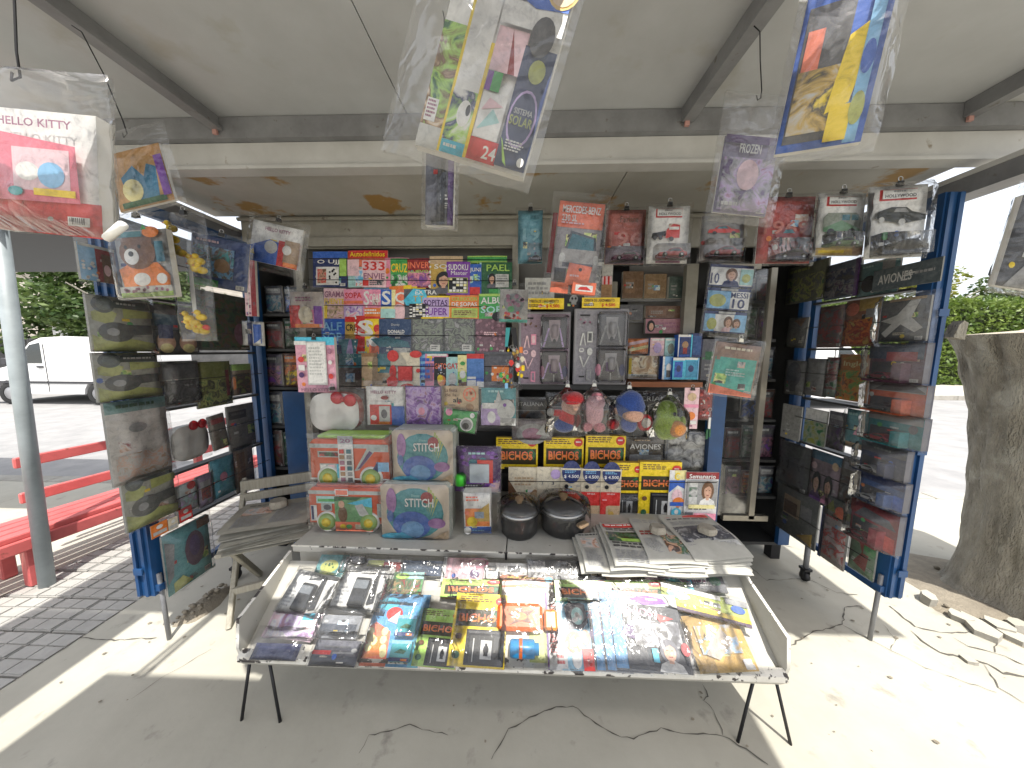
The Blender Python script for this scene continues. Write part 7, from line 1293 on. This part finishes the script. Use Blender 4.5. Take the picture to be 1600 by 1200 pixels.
tr((692, 874, 751, 910), .010, 'pale pink book with rings and a sideways letter S', 'pink_book', 'book', (.72, .42, .46), [('D', .85, .8, .25, .2, 'pk'), ('D', .85, .8, .18, .15, 'lpk'), ('D', .62, .55, .18, .25, 'lpk'), ('D', .78, .35, .12, .18, 'dp'), ('V', 'S', .26, .03, .42, .2, 'k'), ('R', .0, .0, .08, 1, 'w')])
tr((758, 881, 820, 905), .006, 'white card picturing a small row of pots', 'pot_card', 'card', 'w', [('R', .08, .45, .3, .8, 'dg'), ('R', .35, .5, .5, .8, 'g'), ('R', .55, .45, .85, .8, 'dg'), ('L', .1, .1, .8, .3, 2, 'lg'), ('D', .75, .05, .2, .16, 'o')])
tr((830, 877, 912, 907), .010, 'black magazine lettered EN FAMILIA under wrinkled film', 'cookery_magazine', 'magazine', (.03, .03, .035), [('T', 'EN FAMILIA', .30, .34, .98, .60, 'w'), ('I', .0, .1, .3, .9, ('k', 'lg', 'bl', 'g'))], amp=.016)
tr((912, 886, 1004, 912), .006, 'black cookery magazine lettered COCINA', 'cookery_magazine', 'magazine', (.03, .03, .03), [('T', 'COCINA', .04, .40, .38, .75, 'tan'), ('D', .6, .35, .2, .4, 'lbr'), ('I', .75, .0, 1, 1, ('k', 'br', 'dg'))])
for r_, l_, c_ in (((1003, 892, 1040, 914), 'small puzzle book with pink backed GENIOS title at the tray back', 'lpk'), ((1037, 893, 1072, 918), 'small puzzle book with teal backed GENIOS title at the tray back', 't'), ((1068, 896, 1134, 926), 'puzzle book with GENIOS title at the right back corner of the tray', 'cy')):
    tr(r_, .008, l_, 'activity_magazine', 'magazine', c_, [('T', 'GENIOS', .04, .45, .96 if r_[2] - r_[0] < 50 else .62, .85, 'w'), ('T', 'GENIOS', .05, .48, .93 if r_[2] - r_[0] < 50 else .60, .82, 'm'), ('R', .0, .0, 1, .3, 'lgn')] if r_[2] - r_[0] < 50 else [('R', .3, .0, 1, .75, 'dg'), ('T', 'GENIOS', .04, .40, .62, .80, 'w'), ('T', 'GENIOS', .05, .43, .60, .77, 'm'), ('D', .8, .5, .12, .2, 'dgn')])
def gadget_pack(rect, lift, label, roll):
    t = tr(rect, lift, label, 'gadget_pack', 'gadget pack', 'w', [('R', .0, .8, 1, 1, 'w'), ('L', .1, .85, .8, .95, 1, 'g'), ('R', .0, .0, .3, .6, 'lg'), ('L', .05, .1, .25, .5, 5, 'g'), ('R', .3, .05, .9, .75, 'lg')], roll=roll, bag=(.008, .01, .01, .008), puff=.05, amp=.018); M, wd, ht = onTray(*rect, lift + .008, roll)
    K = flat((.03, .032, .035), .3, .2, 'gadget_black'); m = MB(); m.bevbox((-wd * .16, -.03, ht * .08), (wd * .14, -.002, ht * .70), K, .004); m.build('gadget', t)
    m = MB(); m.prism([(wd * .18, ht * .15), (wd * .30, ht * .2), (wd * .24, ht * .92), (wd * .19, ht * .8)], -.02, -.006, K); m.build('antenna', t)
    m = MB(); m.bevbox((-wd * .14, -.033, ht * .45), (wd * .12, -.0305, ht * .64), flat((.2, .22, .24), .15, .2, 'gadget_screen'), .002); m.build('screen', t); return t
gadget_pack((430, 905, 498, 962), .010, 'white and black gadget pack at the left of the tray', .14); gadget_pack((518, 893, 592, 956), .012, 'white and black gadget pack with a long black prong, nearer the middle', .05)
for k, (dx, dz_) in enumerate(((0, .0), (3, .008), (5, .016))):
    tr((410 + dx, 964, 482 + dx, 999 - k), .008 + dz_, ['lowest of three pink and lilac card packs at the left of the tray', 'middle one of three pink and lilac card packs at the left of the tray', 'topmost pink and lilac card pack with a small blue tag'][k], 'pink_card_pack', 'card pack', (.70, .52, .60), [('I', .03, .05, .97, .95, ('lpk', 'w', 'lp', 'm')), ('R', .62, .7, .85, .98, 'cy') if k == 2 else ('L', .1, .1, .8, .3, 1, 'm')], roll=.06 - .04 * k, bag=(.006, .006, .006, .006) if k == 2 else None)
t = tr((490, 966, 552, 998), .008, 'clear pack with a dark grey flat case', 'grey_case_pack', 'case pack', (.26, .27, .29), [('R', .06, .1, .94, .62, (.06, .07, .09)), ('D', .2, .72, .05, .06, 'lg'), ('D', .6, .75, .05, .06, 'dg')], puff=.03, amp=.014, bag=(.01, .012, .03, .01))
tr((392, 1010, 458, 1032), .008, 'flat navy case in a wrinkled clear bag at the front left corner', 'navy_case', 'case', (.025, .03, .08), [('R', .1, .1, .9, .8, (.04, .05, .13))], t=.02, bag=(.02, .02, .05, .006), puff=.02, amp=.014)
t = tr((484, 1006, 550, 1042), .008, 'black case with a red ended tool in a clear bag at the tray front', 'tool_case', 'tool case', 'bl', [('R', .0, .0, 1, .40, (.03, .035, .05)), ('R', .0, .44, .4, .60, 'r'), ('R', .44, .48, .9, .56, 'g'), ('R', .2, .7, .8, .78, 'dg'), ('D', .9, .62, .07, .08, 'lg')], t=.02, bag=(.008, .014, .03, .005), puff=.03, amp=.016)
tr((594, 898, 650, 944), .010, 'green and orange dinosaur book in the tray', 'dinosaur_book', 'book', (.10, .28, .10), [('R', .0, .0, 1, .38, (.50, .20, .05)), ('R', .35, .78, 1, 1, 'lt'), ('I', .05, .3, .95, .75, ('gn', 'lbr', 'dgn', 'dr')), ('D', .45, .86, .18, .1, 'lgn'), ('R', .0, .1, .12, .6, 'dr')], puff=.02)
t = tr((566, 938, 646, 1042), .014, 'blue and orange toy set with two teal boxes in the tray', 'toy_set', 'toy set', (.10, .32, .58), [('P', [(.0, .0), (.45, .0), (.4, .45), (.1, .58), (0, .5)], 'co'), ('P', [(.05, .1), (.35, .15), (.3, .4), (.1, .36)], 'o'), ('B', .05, .05, .4, .5, 10, .06, 'ly'), ('D', .25, .85, .2, .1, 'cy'), ('L', .15, .83, .35, .87, 1, 'w'), ('D', .4, .7, .15, .1, 'r'), ('R', .82, .0, 1, .8, 'cy'), ('P', [(.3, .6), (.5, .55), (.5, .75)], 'lpk')], puff=.045, amp=.014, clutter=False)
M, wd, ht = onTray(566, 938, 646, 1042, .022)
for z0, z1 in ((.06, .32), (.38, .66)):
    m = MB(); m.bevbox((wd * .02, -.03, ht * z0), (wd * .36, -.002, ht * z1), flat((.06, .34, .37), .3, 0, 'teal_card'), .002); b_ = m.build('small_box', t); Print(wd * .34, ht * (z1 - z0)).run([('R', .0, .0, 1, .18, 'nb'), ('R', .0, .84, 1, 1, 'lb'), ('P', [(.2, .4), (.5, .6), (.8, .5), (.7, .35)], 'dgn'), ('R', .6, .02, .9, .12, 'o')]).mb.build('box_print', b_, TR(wd * .19, -.0305, ht * z0))
bicho(None, None, 'green topped insect kit at the back of the tray centre', place=onTray(692, 907, 778, 934, .03), green=True)
bicho(None, None, 'yellow and green insect kit in the tray, left of the larger one', True, place=onTray(646, 958, 706, 1043, .036, .04), green=True)
bicho(None, None, 'large yellow insect kit in the tray with its black specimen window', True, place=onTray(704, 934, 781, 1043, .042, .02))
bicho(None, None, 'green insect kit half hidden behind the preschool workbook', place=onTray(873, 909, 950, 940, .03), green=True); bicho(None, None, 'green insect kit with only its top seen behind the black puzzle magazines', place=onTray(954, 911, 1038, 940, .03), green=True)
for o_ in [o for o in bpy.data.objects if o.get('category') == 'insect kit']:
    if o_.location.z < .46: add_bag(o_, -.095, -.006, .095, .14 if o_.location.y > 1.1 else .21, int(o_.location.x * 100) + 300, .014, .010); o_['group'] = 'insect kits laid in the tray'
# lunch set: orange box and blue bottle on a printed card
t = tr((781, 906, 864, 1044), .010, 'orange lunch box and blue bottle set in clear film in the tray', 'lunch_set', 'lunch set', (.66, .60, .48), [('R', .0, .84, 1, 1, (.62, .20, .07)), ('P', [(.0, .86), (.6, .90), (1, .84), (1, .88), (.6, .95), (0, .91)], 'w'), ('L', .15, .94, .75, .98, 1, 'y'), ('D', .92, .95, .08, .04, 'cy'), ('R', .0, .62, 1, .84, 'w'), ('R', .55, .0, 1, .35, 'lol'), ('R', .6, .35, 1, .62, 'lbr')], puff=.055, amp=.014, clutter=False)
M, wd, ht = onTray(781, 906, 864, 1044, .018)
m = MB(); m.bevbox((-wd * .5, -.04, ht * .34), (wd * .28, -.002, ht * .64), flat((.66, .13, .02), .3, 0, 'orange_plastic'), .012); b_ = m.build('lunch_box', t); Print(wd * .6, ht * .24).run([('P', [(.2, .1), (.4, .4), (.15, .6), (.45, .7), (.5, .98), (.6, .7), (.9, .8), (.7, .5), (.85, .2), (.55, .3)], (.16, .05, .02)), ('D', .52, .5, .18, .18, 'o')]).mb.build('picture', b_, TR(-wd * .11, -.0405, ht * .37))
m = MB(); m.bevbox((wd * .30, -.036, ht * .36), (wd * .52, -.004, ht * .58), flat((.66, .24, .06), .3, 0, 'orange_plastic'), .008); m.build('clasp', t)
m = MB(); m.lathe([(0, -.055), (.024, -.055), (.028, -.048), (.028, .030), (.026, .034), (.018, .036), (.018, .05), (0, .05)], flat((.02, .26, .55), .3, 0, 'blue_plastic'), 20, (-.005, -.03, ht * .17), True, 'x'); b_ = m.build('bottle', t)
m = MB(); m.lathe([(.029, -.022), (.0295, -.012), (.029, -.010)], flat((.66, .13, .02), .3, 0, 'orange_plastic'), 20, (-.005, -.03, ht * .17), True, 'x'); m.build('band', b_)
tr((862, 934, 926, 1048), .014, 'white preschool workbook with red upright title and sketched children', 'workbook', 'workbook', 'w', [('R', .0, .0, .04, 1, 'p'), ('R', .04, .0, 1, 1, (.25, .50, .66)), ('R', .04, .0, .30, 1, 'w'), ('R', .24, .84, .6, 1, 't'), ('V', 'PREESCOLAR', .07, .20, .22, .86, 'r'), ('P', [(.5, .5), (.42, .8), (.6, .9), (.9, .84), (.95, .6), (.8, .5)], 'bl'), ('D', .72, .68, .14, .12, 'lt'), ('B', .6, .6, .85, .75, 6, .05, 'w'), ('D', .6, .34, .2, .14, 'co'), ('B', .5, .3, .7, .4, 5, .04, 'w'), ('D', .86, .4, .1, .1, 'sk'), ('R', .16, .02, .42, .2, 'w'), ('L', .2, .04, .38, .18, 2, 'r'), ('D', .62, .12, .1, .1, 'w'), ('R', .75, .0, .98, .26, 'r'), ('P', [(.5, .95), (.9, .97), (.96, .86), (.6, .86)], 'lt')], puff=.010, amp=.006, t=.01, clutter=False, cloudy=False)
GEN = lambda: [('R', .0, .0, .16, 1, (.10, .32, .62)), ('R', .16, .0, 1, .82, (.025, .028, .035)), ('R', .16, .82, 1, 1, 'w'), ('T', 'GENIOS', .06, .66, .62, .78, 'w'), ('T', 'GENIOS', .07, .67, .60, .77, 'm'), ('D', .30, .50, .1, .09, 'dgn'), ('D', .30, .46, .16, .1, 'dp'), ('I', .3, .28, .95, .62, ('k', 'bl', 'lg', 'k')), ('P', [(.62, .72), (.9, .66), (.7, .6)], 'r')]
for k, r_ in enumerate(((922, 940, 985, 1050), (940, 938, 1010, 1050), (957, 937, 1030, 1050))):
    tr(r_, .016 + .006 * k, ['blue spined puzzle magazine next to the preschool workbook', 'blue spined puzzle magazine, middle one of the overlapping three', 'blue spined puzzle magazine directly under the front black one'][k], 'activity_magazine', 'magazine', (.10, .32, .62), GEN(), puff=.008, amp=.005, roll=.03, clutter=False, cloudy=False)
tr((974, 937, 1074, 1049), .036, 'front black puzzle magazine with GENIOS title and a boy at its foot', 'activity_magazine', 'magazine', (.10, .32, .62), GEN() + [('P', [(.3, .9), (.55, .96), (.8, .93), (.85, .86), (.5, .82)], 'p'), ('L', .55, .87, .8, .92, 1, 'w'), ('F', .56, .0, .92, .40, 'bl', 'lg'), ('R', .5, .1, .58, .26, 'cy'), ('D', .96, .28, .06, .08, 'dr')], puff=.010, amp=.008, roll=.05, clutter=False, cloudy=False)
tr((1070, 978, 1114, 1050), .014, 'dark speckled packet with an ochre edge right of the puzzle magazines', 'ochre_packet', 'packet', 'go', [('R', .1, .0, .9, .9, (.16, .14, .13)), ('I', .1, .05, .9, .85, ('dg', 'lg', 'br', 'g'))], puff=.018, amp=.018)
tr((1100, 974, 1182, 1051), .018, 'ochre pad with pale blue scribbles and a white tag', 'ochre_pad', 'pad', (.55, .33, .06), [('I', .15, .3, .85, .8, ('go', 'go', 'lg', 'lb', 'go')), ('P', [(.2, .3), (.6, .75), (.75, .5), (.4, .2)], (.42, .36, .30)), ('R', .78, .04, .92, .2, 'w')], puff=.02, amp=.018, roll=-.06)
tr((1046, 930, 1162, 964), .03, 'long yellow green and purple packet laid across the ochre pads', 'seed_packet', 'packet', (.46, .55, .10), [('R', .0, .0, 1, .28, (.10, .06, .12)), ('P', [(.0, .28), (.5, .36), (1, .28), (1, .14), (0, .14)], 'y'), ('R', .0, .8, .7, 1, 'w'), ('D', .2, .62, .14, .16, 'lt'), ('L', .45, .42, .75, .56, 1, 'w'), ('D', .88, .6, .08, .16, 'b'), ('R', .75, .75, 1, 1, 'g')], puff=.02, amp=.012, roll=.20)
